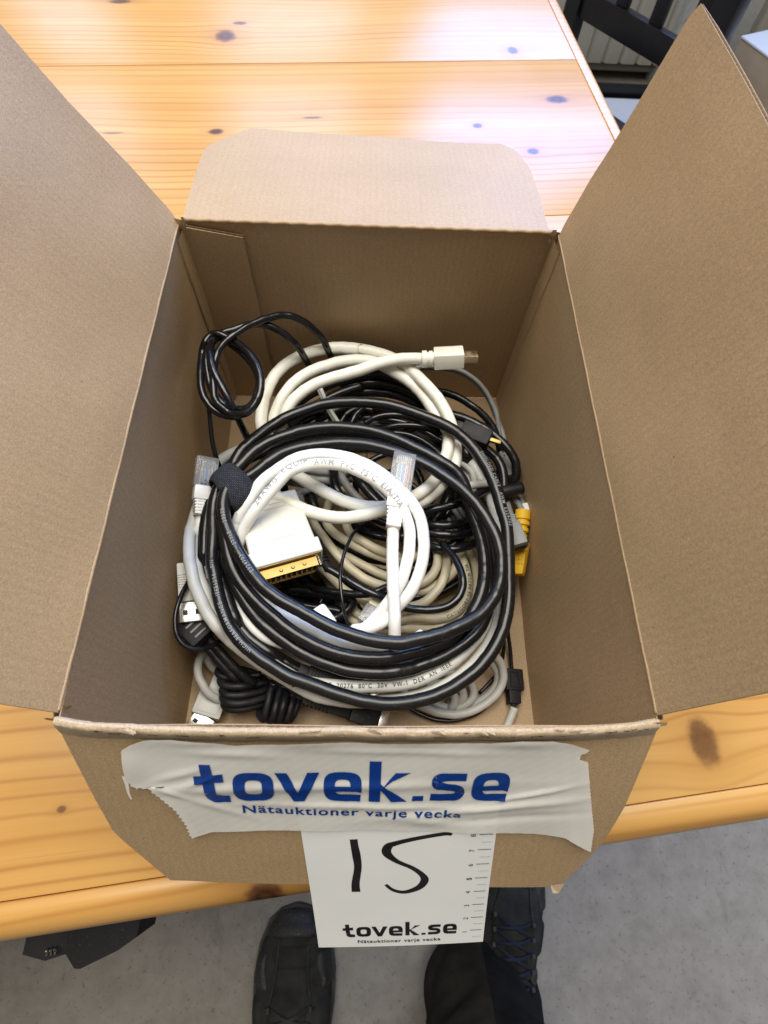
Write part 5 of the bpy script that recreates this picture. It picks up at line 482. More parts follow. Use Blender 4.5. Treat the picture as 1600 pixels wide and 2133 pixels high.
  [(86.5,168.3,34.0),(95.4,174.6,35.3),(101.0,177.8,35.9),(104.8,179.4,36.2),(106.8,180.1,36.3),(108.8,180.6,36.3),(110.8,180.8,36.4),(112.9,180.9,36.6),(117.0,180.6,37.0),(121.0,179.8,37.2),(125.0,178.6,37.3),(128.9,176.9,37.3),(132.6,174.8,37.2),(136.1,172.3,37.0),(139.4,169.6,36.7),(142.4,166.8,36.3),(145.1,163.8,35.8),(147.5,160.7,35.1),(148.5,158.8,35.1),(150.1,154.7,35.6),(151.3,150.2,36.0),(152.0,145.8,36.0),(152.1,141.5,35.6),(152.0,139.5,35.1),(151.8,137.8,34.3),(151.5,136.2,33.2),(150.4,133.6,30.6),(149.6,132.2,29.7),(148.5,130.6,29.4),(145.9,127.2,29.6),(144.5,126.0,29.1),(141.7,124.2,27.6),(140.1,123.2,27.3),(136.7,121.5,27.4),(134.9,120.8,27.3),(133.1,120.4,27.0),(129.4,119.8,26.4),(125.7,119.7,25.9),(121.8,119.8,25.5),(117.9,120.3,25.2),(114.0,121.1,25.1),(110.1,122.1,25.2),(106.4,123.4,25.4),(102.7,124.9,25.7),(99.3,126.8,26.0),(97.8,127.9,26.1),(95.0,130.6,26.2),(93.8,132.3,26.2),(91.9,136.0,26.2),(91.2,138.1,26.2),(90.3,142.5,26.3),(90.1,147.0,26.3),(90.2,149.3,26.3),(91.2,153.7,26.2),(92.1,155.7,26.3),(93.1,157.5,26.6),(95.6,160.6,27.6),(97.1,162.1,28.1),(100.3,164.7,28.8),(103.9,167.0,29.4),(105.8,167.9,29.6),(109.9,169.5,30.0),(111.9,170.0,30.1),(116.1,170.7,30.3),(118.3,170.7,30.4),(122.4,170.2,30.5),(124.5,169.6,30.5),(128.4,167.9,30.4),(132.0,165.4,30.4),(133.6,164.0,30.3),(136.3,160.5,30.3),(138.4,156.6,30.3),(139.1,154.4,30.3),(140.1,150.0,30.3),(140.2,145.8,30.0),(139.9,143.8,29.7),(139.5,142.0,29.2),(138.9,140.5,28.1),(138.2,139.4,26.4),(137.4,138.6,24.5),(136.3,137.6,23.0),(135.0,136.5,22.1),(133.4,135.3,21.7),(129.9,133.3,21.3),(127.9,132.7,21.1),(123.8,131.9,20.7),(119.7,132.1,20.3),(117.8,132.5,20.1),(114.1,134.0,19.7),(110.8,136.3,19.3),(109.4,137.7,19.2),(108.1,139.3,19.0),(107.1,141.0,18.9),(106.4,142.8,18.9),(105.9,144.8,18.8),(105.6,146.8,18.8),(105.6,148.9,18.8),(106.4,153.2,19.0),(107.1,155.2,19.1),(108.0,157.2,19.0),(109.2,159.0,18.9),(110.6,160.7,18.7),(112.2,162.1,18.6),(114.0,163.4,18.4),(117.9,165.4,18.2),(124.3,168.1,18.0)],
  [(59.7,147.9,26.0),(67.2,151.1,28.5),(70.9,152.9,29.2),(74.7,154.5,29.6),(78.6,155.8,29.9),(82.6,156.8,30.1),(84.6,157.0,30.4),(88.7,156.7,32.1),(90.8,156.5,32.7),(92.8,156.5,32.8),(96.9,156.5,32.7),(100.9,156.1,32.7),(105.0,155.3,32.7),(110.9,153.7,32.6),(116.7,151.3,32.3),(122.2,148.4,31.9),(125.5,146.0,31.6),(130.0,141.9,30.9),(132.7,138.9,30.5),(135.2,135.8,29.7),(137.6,133.0,28.1),(140.0,130.2,26.0),(141.1,128.6,25.3),(142.0,126.9,24.9),(143.0,124.9,24.7),(143.8,122.9,24.8),(146.3,116.5,25.7)],
  [(70.0,192.2,30.8),(74.1,192.8,31.4),(82.5,192.9,34.2),(88.8,192.8,35.7),(97.2,192.4,36.9),(105.6,191.4,37.7),(113.8,189.6,38.5),(121.9,187.2,38.7),(129.7,184.1,38.3),(133.5,182.3,38.1),(137.1,180.1,38.0),(142.3,176.2,38.0),(144.1,175.1,37.6),(145.9,174.4,36.5),(147.7,173.8,35.1),(149.4,173.0,33.8),(151.0,171.8,33.2),(153.9,168.9,32.6),(156.5,165.7,32.0),(158.9,162.5,31.2),(161.0,159.2,30.1),(162.8,155.7,29.2),(163.5,153.8,28.9),(164.0,151.9,28.7),(164.7,147.7,28.3),(165.0,143.4,27.9),(165.1,139.2,27.4),(164.9,132.6,27.1)],
 ]),
}
CONN = {  # rear and front of each connector, mm
 'dp_plug': ((134.1,208.3,76.0),(153.7,208.5,78.0)),
 'dp_tip': ((153.7,208.5,78.0),(161.9,208.8,78.0)),
 'dvi': ((42.9,123.3,60.0),(59.4,79.8,64.0)),
 'rj_a': ((110.5,94.3,81.0),(116.8,134.0,86.0)),
 'rj_b': ((7.9,109.5,60.0),(9.1,140.7,68.0)),
 'rj_c': ((105.9,66.0,48.0),(98.4,52.9,50.0)),
 'fw_plug_a': ((67.3,29.4,48.0),(101.6,18.9,44.0)),
 'fw_plug_b': ((63.7,22.2,34.0),(106.9,9.9,22.0)),
 'micro': ((155.0,174.7,52.0),(171.1,165.6,54.0)),
 'micro_tip': ((170.9,166.3,54.0),(177.5,163.9,54.0)),
 'grey_split': ((185.2,172.2,27.0),(188.3,155.3,27.0)),
 'yellow': ((191.4,126.9,38.0),(185.9,88.4,30.0)),
 'grey_plug': ((180.4,119.1,44.0),(183.6,99.4,46.0)),
 'optical': ((183.1,38.6,8.0),(182.2,19.2,8.0)),
 'optical_tip': ((182.2,19.2,8.0),(181.8,16.7,8.0)),
 'usb': ((16.8,32.3,10.0),(12.0,11.4,13.0)),
 'usb_tip': ((12.0,11.4,13.0),(8.2,4.9,13.0)),
 'usb_a': ((2.6,85.4,50.0),(6.5,64.7,48.0)),
 'usb_a_tip': ((6.5,64.7,48.0),(8.2,54.5,47.0)),
 'mini': ((69.4,94.7,52.0),(76.9,82.9,54.0)),
 'mini_body': ((63.7,101.6,48.0),(69.9,93.9,52.0)),
 'white_plug': ((73.4,59.5,56.0),(79.4,51.2,58.0)),
 'left_dark': ((6.3,54.8,42.0),(15.3,47.3,42.0)),
 'cap': ((194.0,130.4,36.0),(192.6,132.0,40.0)),
 'strap': ((15.4,126.7,72.0),(35.6,116.3,78.0)),
 'ethgrey_plug': ((56.5,124.5,46.0),(55.9,128.8,50.0)),
 'dark_tail': ((50.9,187.0,40.0),(65.5,184.0,42.0)),
}

MM = .001
def cpath(name, i): return cr(np.array(CABLES[name][1][i]) * MM, .0016)
def K(n): a, b = CONN[n]; return Vector(a) * MM, Vector(b) * MM
W, D, H = .1940, .2370, .1407
TH = .1066; FA = .95746

# ------------------------------------------------------------------ floor, wall
FZ = -.66
V = []; F = []; N_ = 24
for j in range(N_ + 1):
    for i in range(N_ + 1): V.append((-3 + 6 * i / N_, -2 + 5.0 * j / N_, FZ))
for j in range(N_):
    for i in range(N_): a = j * (N_ + 1) + i; F.append((a, a + 1, a + N_ + 2, a + N_ + 1))
fl = obj('floor', V, F, 'concrete', None, 0); tag(fl, 'bare grey concrete floor under the table', None, None, 'structure')
wl = obj('wall', *bbox((-2.6, 2.16, FZ), (2.8, 2.30, .42)), 'wall', None, 30); tag(wl, 'plain wall below the window', None, None, 'structure')
sk = obj('skirting', *bbox((-2.6, 2.145, FZ), (2.8, 2.16, FZ + .09), .003), 'radiator', wl, 30)

# ------------------------------------------------------------------ table
tb = thing('pine_table', (0, 0, 0), 'varnished knotty pine table carrying the cardboard box', 'table', rotz=TH)
UL, UR, NF, NB = -.75, .405, -.0655, 1.02
def plank(x0, x1, y0, y1, mat, bev=.0012):
    V, F = bbox((x0, y0, -.028), (x1, y1, 0), bev, 2); return obj('plank', V, F, mat, tb, 30, local=True)
js = [-.0655, .150, .420, .6855, .95]
SKW = lambda u: .022 * (u - .117)
for i in range(1, 4): plank(UL, UR, js[i] + .0002, js[i + 1] - .0002, 'pine%d' % i, .0009 if i != 2 else .0013)
V, F = bbox((UL, -.0593, -.028), (UR, js[1] - .0002, 0), .0012, 2); V = [(p[0], p[1] + (SKW(p[0]) if p[1] < 0 else 0), p[2]) for p in V]; obj('plank', V, F, 'pine0', tb, 30, local=True)
# rounded front edge rail (bullnose)
prof = [(-.0597, -.0008), (-.0606, 0.0)] + [(-.0655 - .0118 * math.sin(a), -.0140 + .0140 * math.cos(a)) for a in np.linspace(0, math.pi, 14)] + [(-.0597, -.028)]
def extr(prof, x0, x1, nx=2):
    V = []; F = []; n = len(prof)
    for i in range(nx):
        x = x0 + (x1 - x0) * i / (nx - 1)
        V += [(x, p[0], p[1]) for p in prof]
    for i in range(nx - 1):
        for k in range(n): F.append((i * n + k, i * n + (k + 1) % n, (i + 1) * n + (k + 1) % n, (i + 1) * n + k))
    F.append(tuple(range(n - 1, -1, -1))); F.append(tuple((nx - 1) * n + k for k in range(n))); return V, F
V, F = extr(prof, UL, .4175); V = [(p[0], p[1] + SKW(p[0]), p[2]) for p in V]; obj('front_rail', V, F, 'pine4', tb, 50, local=True)
prof2 = [(-.0002, -.001), (.0006, 0.0)] + [(.0085 + .0055 * math.sin(a), -.006 + .006 * math.cos(a)) for a in np.linspace(0, math.pi / 2, 6)] + [(.0140, -.028), (-.0002, -.028)]
V, F = extr(prof2, -.0520, .95); V = [(UR + .0006 + p[1], p[0], p[2]) for p in V]; F = [tuple(reversed(f)) for f in F]
obj('end_rail', V, F, 'pine4', tb, 50, local=True)
obj('apron', *bbox((UL + .1, -.035, -.11), (.36, -.015, -.0285), .002), 'pine2', tb, 30, local=True)
obj('apron', *bbox((.345, -.014, -.11), (.365, .87, -.0285), .002), 'pine2', tb, 30, local=True)
for y in (.0, .86): obj('leg', *bbox((.30, y - .012, FZ), (.344, y + .032, -.029), .004), 'pine1', tb, 30, local=True)

# ------------------------------------------------------------------ cardboard box
bx = thing('cardboard_box', (W / 2, D / 2, 0), 'open brown corrugated cardboard box full of tangled cables', 'box')
TK = .0024; PER = .0034
DENTS = [(.05, .04, .012, .6), (.17, .07, .02, -.7), (.11, .02, .009, .5), (.20, .03, .015, .6), (.03, .08, .016, -.6), (.14, .055, .008, .45), (.085, .085, .012, .5)]
def fold_noise(u, v, k): return sum(a * .001 * math.exp(-(((u - du - .013 * k % .05) / r) ** 2 + ((v - dv - .007 * k % .03) / (r * .6)) ** 2)) for du, dv, r, a in DENTS) * .55 + .0006 * math.sin(23 * u + k) * math.sin(17 * v + 2 * k) + .0004 * math.sin(61 * u + 31 * v + k)
def panel(name, pt, lo, hi, vmax, warp, nu=26, nv=22, open_top=True, mat='kraft', wave=True, thin_side=True):
    """corrugated sheet: two liners with fluting between. pt(u, v, d) -> world point, d = depth behind the visible face;
    lo(v), hi(v) give the side edges, v runs 0..vmax along the flutes"""
    root = None
    def th(f): return TK * (min(1, .45 + 9 * min(f, 1 - f)) if thin_side else 1)
    def liner(d0, d1):
        V = []; F = []
        for j in range(nv + 1):
            for i in range(nu + 1):
                f = i / nu; v = vmax(f) * j / nv if callable(vmax) else vmax * j / nv; u = lo(v) + (hi(v) - lo(v)) * f; w = warp(u, v); k = th(f) / TK
                V.append(pt(u, v, d0 * k + w)); V.append(pt(u, v, d1 * k + w))
        st = nu + 1
        for j in range(nv):
            for i in range(nu):
                a = 2 * (j * st + i); b = a + 2; c = a + 2 * st; d = c + 2; F += [(a, b, d, c), (a + 1, c + 1, d + 1, b + 1)]
        for i in range(nu):
            a = 2 * i; F.append((a, a + 1, a + 3, a + 2)); a = 2 * (nv * st + i); F.append((a, a + 2, a + 3, a + 1))
        for j in range(nv):
            a = 2 * (j * st); c = a + 2 * st; F.append((a, c, c + 1, a + 1)); a = 2 * (j * st + nu); c = a + 2 * st; F.append((a, a + 1, c + 1, c))
        return V, F
    root = obj(name, *liner(0, .00036), mat, bx, 35)
    obj('outer_liner', *liner(TK - .00036, TK), mat, root, 35)
    if wave:
        wd = abs(hi(0) - lo(0)); m = int(wd / PER * 8); V = []; F = []; rows = 7
        for j in range(rows):
            for i in range(m + 1):
                f = .004 + .992 * i / m; v = (vmax(f) if callable(vmax) else vmax) * (j / (rows - 1)) * .9985; u = lo(v) + (hi(v) - lo(v)) * f; k = th(f) / TK
                d = (TK / 2 + (TK / 2 - .00045) * math.sin(2 * math.pi * wd * f / PER)) * k; V.append(pt(u, v, d + warp(u, v)))
        for j in range(rows - 1):
            for i in range(m): a = j * (m + 1) + i; F.append((a, a + 1, a + m + 2, a + m + 1))
        obj('fluting', V, F, 'flute', root, 180)
    return root
bow_ = lambda x: max(0.0, 1 - abs(2 * min(max(x / W, 0), 1) - 1) ** 5)
z0 = .0030; wn = lambda k, a=1.0: (lambda u, v: a * fold_noise(u, v, k))
bulge = lambda y, z: .0070 * math.sin(math.pi * min(1, max(0, y / D))) * math.sin(math.pi * min(1, max(0, z / H)))
panel('wall_panel', lambda u, v, d: (0 - d, u, z0 + v), lambda v: 0, lambda v: D, H - z0, lambda u, v: bulge(u, v) + fold_noise(u, v, 1) * .7, thin_side=False, mat='kraft_y')
panel('wall_panel', lambda u, v, d: (W + d, u, z0 + v), lambda v: 0, lambda v: D, H - z0, lambda u, v: .25 * bulge(u, v) + fold_noise(u, v, 2) * .6, thin_side=False, mat='kraft_y')
panel('wall_panel', lambda u, v, d: (u, D + d, z0 + v), lambda v: 0, lambda v: W, H - z0, wn(3, .6), thin_side=False, mat='kraft_x')
panel('wall_panel', lambda u, v, d: (u, 0 - d, z0 + v), lambda v: 0, lambda v: W, H - z0 - .0012, lambda u, v: .0030 * bow_(u) * (v / H) ** 2 + .6 * fold_noise(u, v, 4), thin_side=False, mat='kraft_x')
panel('floor_panel', lambda u, v, d: (u, v, z0 - .0003 - d), lambda v: -.001, lambda v: W / 2 - .0005, D, lambda u, v: 0, wave=False)
panel('floor_panel', lambda u, v, d: (u, v, z0 - .0003 - d), lambda v: W / 2 + .0005, lambda v: W + .001, D, lambda u, v: 0, wave=False)
def lerp_tab(tab):
    xs = [p[0] for p in tab]; ys = [p[1] for p in tab]; return lambda v: float(np.interp(v * 1000, xs, ys)) * MM
# long flaps (left 61 deg, right 77 deg above horizontal)
aL, aR = R_(61), R_(77)
def flap_lr(sx, x0, a, k):
    e = (math.cos(a) * sx, math.sin(a)); n = (math.sin(a) * sx, -math.cos(a))
    def pt(u, v, d):
        return (x0 + e[0] * v + n[0] * d, u, H + .0006 + e[1] * v + n[1] * d)
    lo = lerp_tab([(0, 1.2), (20, 2.2), (97, 5.5)]); hi = lerp_tab([(0, 234.0), (6, 237), (30, 238.2), (60, 236.5), (92, 237.5), (97, 235.0)])
    L = .0970
    # the fold line curls: flap leaves the wall with a soft crease
    return panel('side_flap', pt, lo, hi, L, lambda u, v: fold_noise(u, v, k) * min(1, v / .01) * 1.2 + .0015 * math.sin(math.pi * u / D) * (v / L) ** 2, nu=30, nv=24, mat='kraft_y')
fL = flap_lr(-1, 0.0, aL, 5); fR = flap_lr(1, W, aR, 6)
# creases along the long folds
for x0, sx, a in ((0.0, -1, aL), (W, 1, aR)):
    pts = [(x0 + sx * .0004, .002 + (D - .004) * i / 60, H + .0002 + .00012 * math.sin(i * .7) + .00006 * math.sin(i * 2.1)) for i in range(61)]
    obj('crease', *tube(pts, .0008, 8), 'kraft', bx, 60)
# back flap (short), leaning back and slightly down
aB = R_(-8.5)
def pt_back(u, v, d): return (u, D + .0004 + math.cos(aB) * v + math.sin(aB) * d, H + .0008 + math.sin(aB) * v - math.cos(aB) * d)
loB = lerp_tab([(0, 2.0), (6, 1.2), (30, .6), (74, -.8), (82, 2.0), (110, 21.5)]); hiB = lerp_tab([(0, 189.4), (30, 190), (66, 190.2), (92, 186), (104, 176)])
panel('end_flap', pt_back, loB, hiB, lambda f: (.1095 - .0070 * f), lambda u, v: fold_noise(u, v, 8) * min(1, v / .012) - .0010 * math.sin(v * 40), nu=30, nv=24, mat='kraft_x')
pts = [(.003 + (W - .006) * i / 60, D + .0001, H + .0003 + .00025 * math.sin(i * 2.1)) for i in range(61)]
obj('crease', *tube(pts, .0011, 8), 'kraft', bx, 60)
# front flap hanging over the table edge
def FP(x, s, h): return (x, -math.cos(FA) * s - math.sin(FA) * h, H - math.sin(FA) * s + math.cos(FA) * h)
loF = lerp_tab([(0, -.4), (7, -.8), (44, 2.1), (63, 4.1), (71, 7.3), (90, 16.4), (97, 20.0)]); hiF = lerp_tab([(0, 195.4), (6, 195.4), (47, 194.8), (67, 192.5), (82, 188.1), (99, 181.5), (103, 179.5)])
panel('end_flap', lambda u, v, d: FP(u, .0062 + v, -d), lambda v: loF(v + .0062), lambda v: hiF(v + .0062), lambda f: .0905 + .0050 * f, lambda u, v: fold_noise(u, v, 11) * .8, nu=34, nv=26, mat='kraft_x')
# crushed fold of the front rim, liner cracked open along it
def bow(x): return max(0.0, 1 - abs(2 * min(max(x / W, 0), 1) - 1) ** 5)
def rim():
    V = []; F = []; n = 420
    b0 = [(.0003, -.0034), (.0002, -.0008), (-.0003, .0003), (-.0010, .0005), (-.0018, .0003), (-.0026, -.0005), (-.0034, -.0026), (-.0045, -.0060)]
    b1 = [(-.0026, -.0034), (-.0027, -.0008), (-.0032, .0003), (-.0039, .0005), (-.0047, .0002), (-.0055, -.0010), (-.0060, -.0036), (-.0065, -.0086)]
    p0, p1 = [cr([(a_, b_, 0) for a_, b_ in b_s], .00045)[:, :2] for b_s in (b0, b1)]; m = 30
    p0, p1 = [np.c_[np.interp(np.linspace(0, 1, m), np.linspace(0, 1, len(q)), q[:, 0]), np.interp(np.linspace(0, 1, m), np.linspace(0, 1, len(q)), q[:, 1])] for q in (p0, p1)]
    def sm(a_, w_): return sum(np.roll(a_, q_, 0) for q_ in range(-w_, w_ + 1)) / (2 * w_ + 1)
    RN = sm(rng.normal(size=n + 1), 9) * 3.5; RN2 = sm(rng.normal(size=(n + 1, m)), 3) * 2.0
    for i in range(n + 1):
        x = -.0006 + (W + .0012) * i / n
        bw = bow(x); prof = p0 * (1 - bw) + p1 * bw
        for k, (y, z) in enumerate(prof):
            j = RN[i] * .00024 + RN2[i, k] * .00009 + (rng.random() - .5) * .00006
            V.append((x, y + j * .6, H + z + j + .0010 * math.exp(-((x - .004) / .010) ** 2)))
    slit = set(); mid = m * .50; x = 4
    while x < n - 6:
        ln = int(2 + rng.random() * 9)
        if rng.random() < (.75 if (x < 130 or x > 300) else .25):
            k0 = int(mid + rng.normal() * 1.0)
            for q in range(ln):
                slit.add((x + q, k0 + (1 if rng.random() < .3 else 0)))
                if rng.random() < .3: slit.add((x + q, k0 + 1))
        x += ln + int(2 + rng.random() * 14)
    for i in range(n):
        for k in range(m - 1):
            if (i, k) in slit: continue
            a = i * m + k; F.append((a, a + m, a + m + 1, a + 1))
    return V, F
obj('cracked_fold', *rim(), 'kraft_edge', bx, 60)
for i in range(16):      # curls of torn paper along the crack
    x = .004 + rng.random() * .186; l = .002 + rng.random() * .004; a = rng.random() * .8 - .4; y = -.0036 - rng.random() * .0014; z = H + .0007; x = min(max(x, .02), W - .024) + rng.random() * .0005
    V = [(x, y, z), (x + l, y + a * l * .5, z + .0002), (x + l * .9, y + .0007, z + .0005), (x + .0002, y + .0006, z + .0004), (x + l * .5, y + .0003, z + .0009)]
    obj('torn_paper', V, [(0, 1, 4), (1, 2, 4), (2, 3, 4), (3, 0, 4)], 'kraft_edge', bx, 0)
# glue tab on the inside of the back wall, its sloping top showing the flutes
def tabpt(u, v, d): return (u, D - .0030 + d * .9, z0 + v)
panel('glue_tab', tabpt, lambda v: .0004, lambda v: .0310 + .0004 * math.sin(v * 90), lambda f: (H - .0015 - .0052 * f) - z0, lambda u, v: 0.0, nu=8, nv=10, thin_side=False)
# score line beside each back corner: a narrow strip of wall standing slightly proud
for x0_, sx in ((0.0, 1), (W, -1)):
    V = []; F = []
    for j in range(13):
        z = z0 + .001 + (H - z0 - .003) * j / 12; w_ = .0075 + .0050 * j / 12 + .0004 * math.sin(j * 1.9)
        for (yy, dd) in ((D - .0002, .0017), (D - w_ * .5, .0012), (D - w_, .0008), (D - w_ - .0006, -.0002)): V.append((x0_ + sx * (dd + .0002 * math.sin(j)) , yy, z))
    for j in range(12):
        for k in range(3): a = j * 4 + k; F.append((a, a + 1, a + 5, a + 4))
    obj('corner_strip', V, F, 'kraft', bx, 20)
# crumpled corner pieces
def corner(cx, cy, cz, s, seed):
    r2 = np.random.default_rng(seed); V = []; F = []
    for j in range(4):
        for i in range(4): V.append((cx + (i - 1.5) * s * .5 + (r2.random() - .5) * s * .2, cy + (r2.random() - .5) * s * .5, cz + (j - 2.4) * s * .55 + (r2.random() - .5) * s * .25))
    for j in range(3):
        for i in range(3): a = j * 4 + i; F.append((a, a + 1, a + 5, a + 4))
    obj('torn_corner', V, F, 'kraft', bx, 25)
corner(.0005, D - .0035, H + .0015, .0040, 1); corner(W - .0015, D - .0020, H + .0008, .0034, 2); corner(W + .0005, -.0015, H + .0002, .0030, 3); corner(-.0012, -.0008, H, .0036, 4); corner(-.0008, .0035, H - .0010, .0026, 5)
# dog-eared lower corner of the front flap
V = [FP(.1765, .1000, .0006), FP(.1822, .0985, .0006), FP(.1806, .1046, .0014), FP(.1775, .1030, .0022)]; obj('bent_corner', V, [(0, 1, 2), (0, 2, 3)], 'kraft_edge', bx, 0)

# ------------------------------------------------------------------ numbered card and tape
CO = (.0734, .0417); sk_ = .0529; nn = math.hypot(1, sk_); ES = (sk_ / nn, 1 / nn); EX = (1 / nn, -sk_ / nn)
def CP(a, b, h):   # a across the card from its left edge, b down from its top edge (m)
    return FP(CO[0] + EX[0] * a + ES[0] * b, CO[1] + EX[1] * a + ES[1] * b, h)
def curl(a, b): return .0007 + .0009 * math.sin(a * 28 + .5) * (b / .105) + .0014 * max(0, (b - .055) / .05) ** 2
cd = thing('number_card', CP(.037, .105, 0), 'white card handwritten with a large 15, taped to the front flap', 'card')
nu, nv = 16, 22; V = []; F = []
for lay in (0, 1):
    for j in range(nv + 1):
        for i in range(nu + 1): a = .074 * i / nu; b = .105 * j / nv; V.append(CP(a, b, curl(a, b) - lay * .00035))
st = nu + 1; off = st * (nv + 1)
for j in range(nv):
    for i in range(nu): a = j * st + i; F += [(a, a + st, a + st + 1, a + 1), (a + off, a + off + 1, a + off + st + 1, a + off + st)]
for i in range(nu): F += [(i, i + 1, i + 1 + off, i + off)]; a = nv * st + i; F += [(a, a + off, a + 1 + off, a + 1)]
for j in range(nv): a = j * st; F += [(a, a + off, a + st + off, a + st)]; a = j * st + nu; F += [(a, a + st, a + st + off, a + off)]
obj('card_sheet', V, F, 'card', cd, 50)
def on_card(name, V2, F, mat, a0, b0, sx, sy, rot=0, lift=.0002):
    c_, s_ = math.cos(rot), math.sin(rot); out = []
    for (x, y) in V2:
        x, y = x * sx, y * sy; a = a0 + c_ * x - s_ * y; b = b0 - (s_ * x + c_ * y); out.append(CP(a, b, curl(min(max(a, 0), .074), min(max(b, 0), .105)) + lift))
    return obj(name, out, F, mat, cd, 0)
def f2c(x, s):   # flap coordinates (mm) -> card coordinates
    x, s = x * MM - CO[0], s * MM - CO[1]; return (x * EX[0] + s * EX[1], x * ES[0] + s * ES[1])
def stroke(P, Wd, step=.0006):
    Q = cr([(p[0], p[1], w) for p, w in zip(P, Wd)], step); T = np.gradient(Q[:, :2], axis=0); T /= np.linalg.norm(T, axis=1)[:, None] + 1e-12; N = np.c_[-T[:, 1], T[:, 0]]
    V = []; 
    for q, n in zip(Q, N): V += [q[:2] + n * q[2] / 2, q[:2] - n * q[2] / 2]
    return np.array(V), [(2 * i, 2 * i + 1, 2 * i + 3, 2 * i + 2) for i in range(len(Q) - 1)]
def handwrite(name, pts, w):
    P = [f2c(*p) for p in pts]; V2, F = stroke(P, w); out = [CP(a, b, curl(a, b) + .00012) for a, b in V2]; obj(name, out, F, 'print_black', cd, 0)
handwrite('written_digit', [(94.2, 65.8), (94.6, 70), (95.4, 76.7), (96.0, 84.9), (95.2, 96.0), (95.4, 102.6)], [.0030, .0030, .0033, .0030, .0033, .0036])
handwrite('written_digit', [(131.7, 62.9), (128.5, 62.5), (118.4, 65.3), (110.5, 68.4), (107.6, 70.5), (107.3, 75.2), (111.3, 80.5), (117.6, 85.1), (121.9, 90.0), (123.3, 94.4), (121.2, 99.5), (115.7, 102.8), (110.8, 101.3), (107.5, 97.2)], [.0016, .0022, .0024, .0028, .0036, .0036, .0024, .0022, .0026, .0034, .0032, .0024, .0018, .0014])
# logo lettering, drawn glyph by glyph: each glyph is a list of flat pieces
def sup(t, rx, ry, p=.62):
    c, s = math.cos(t), math.sin(t); return (math.copysign(abs(c) ** p, c) * rx, math.copysign(abs(s) ** p, s) * ry)
def ring(cx, cy, rx, ry, wx, wy, t0, t1, n=44):
    V = []
    for i in range(n + 1):
        t = t0 + (t1 - t0) * i / n; a = sup(t, rx, ry); b = sup(t, rx - wx, ry - wy); V += [(cx + a[0], cy + a[1]), (cx + b[0], cy + b[1])]
    return V, [(2 * i, 2 * i + 2, 2 * i + 3, 2 * i + 1) for i in range(n)]
def quad(*p, n=4):
    a, b, c, d = [np.array(q) for q in p]; V = []; 
    for j in range(n + 1):
        for i in range(n + 1): u, v = i / n, j / n; V.append(tuple((1 - v) * ((1 - u) * a + u * b) + v * ((1 - u) * d + u * c)))
    return V, [(j * (n + 1) + i, j * (n + 1) + i + 1, (j + 1) * (n + 1) + i + 1, (j + 1) * (n + 1) + i) for j in range(n) for i in range(n)]
def glyphs():
    G = []
    G.append(('t', [quad((.30, .36), (.72, .36), (.66, 1.28), (.27, 1.28)), quad((0, .66), (1.04, .70), (1.04, .97), (0, .90)), stroke([(.51, .37), (.54, .26), (.68, .16), (.95, .13), (1.19, .13)], [.42, .40, .33, .27, .26], .03)]))
    G.append(('o', [ring(2.08, .5, .73, .5, .42, .26, 0, 2 * math.pi)]))
    G.append(('v', [quad((2.88, 1), (3.31, 1), (3.69, .30), (3.48, 0)), quad((3.48, 0), (3.89, 0), (4.48, 1), (4.05, 1)), quad((3.48, 0), (3.69, 0), (3.69, .30), (3.60, .15))]))
    def e(x): return ('e', [ring(x, .5, .69, .5, .40, .25, R_(-12), R_(285)), quad((x + .05, 0), (x + .64, 0), (x + .66, .25), (x + .05, .25)), quad((x - .33, .37), (x + .50, .37), (x + .50, .56), (x - .33, .56))])
    G.append(e(5.31))
    G.append(('k', [quad((6.27, 0), (6.69, 0), (6.69, 1.38), (6.27, 1.38)), quad((6.69, .46), (6.95, .66), (7.77, 1), (7.22, 1)), quad((6.69, .66), (6.69, .46), (7.10, 0), (7.70, 0))]))
    G.append(('dot', [quad((7.88, 0), (8.30, 0), (8.30, .19), (7.90, .19))]))
    G.append(('s', [stroke([(9.80, .87), (9.2, .87), (8.84, .83), (8.73, .71), (8.80, .59), (9.05, .535), (9.40, .50), (9.60, .42), (9.62, .28), (9.50, .165), (9.2, .13), (8.56, .13)], [.26, .26, .30, .36, .30, .26, .26, .30, .36, .30, .26, .26], .03)]))
    G.append(e(10.75)); return G
GL = [(nm, [subdiv2d(V2, F, .13) for V2, F in parts]) for nm, parts in glyphs()]
for nm, parts in GL:
    m = MB(); 
    for q, (V2, F) in enumerate(parts):
        m.add([CP(.0116 + x * .00438, .0966 - y * .0076, curl(.0116 + x * .00438, .0966 - y * .0076) + .00018 + .00003 * q) for x, y in V2], F)
    obj('printed_letter', m.v, m.f, 'print_black', cd, 0)
V2, F = text2d('Nätauktioner varje vecka', 1.0, .018, 1.12); w = V2[:, 0].max(); on_card('printed_line', V2, F, 'print_black', .0178, .1016, .0369 / w, .0034)
V2, F = text2d('KÖP', 1.0, .05, 1.05); w = V2[:, 0].max(); on_card('printed_line', V2, F, 'print_grey', .0070, .0098, .0172 / w, .0072, lift=.0002)
for k in range(1, 21):
    c_ = k * .005; full = k % 2 == 0; L = .0052 if full else .0040
    V2 = [(0, 0), (L, 0), (L, .00035 if full else .00022), (0, .00035 if full else .00022)]; on_card('ruler_mark', V2, [(0, 1, 2, 3)], 'print_black' if full else 'print_grey', .0728 - L, .105 - c_, 1, 1)
    if full:
        n_ = k // 2; V2, F = text2d(str(n_), 1.0, .03 if n_ in (5, 10) else .0); on_card('ruler_number', V2, F, 'print_black', .0663, .105 - c_ + (.0011 if n_ < 10 else .0026), .0036, .0029, rot=R_(90))
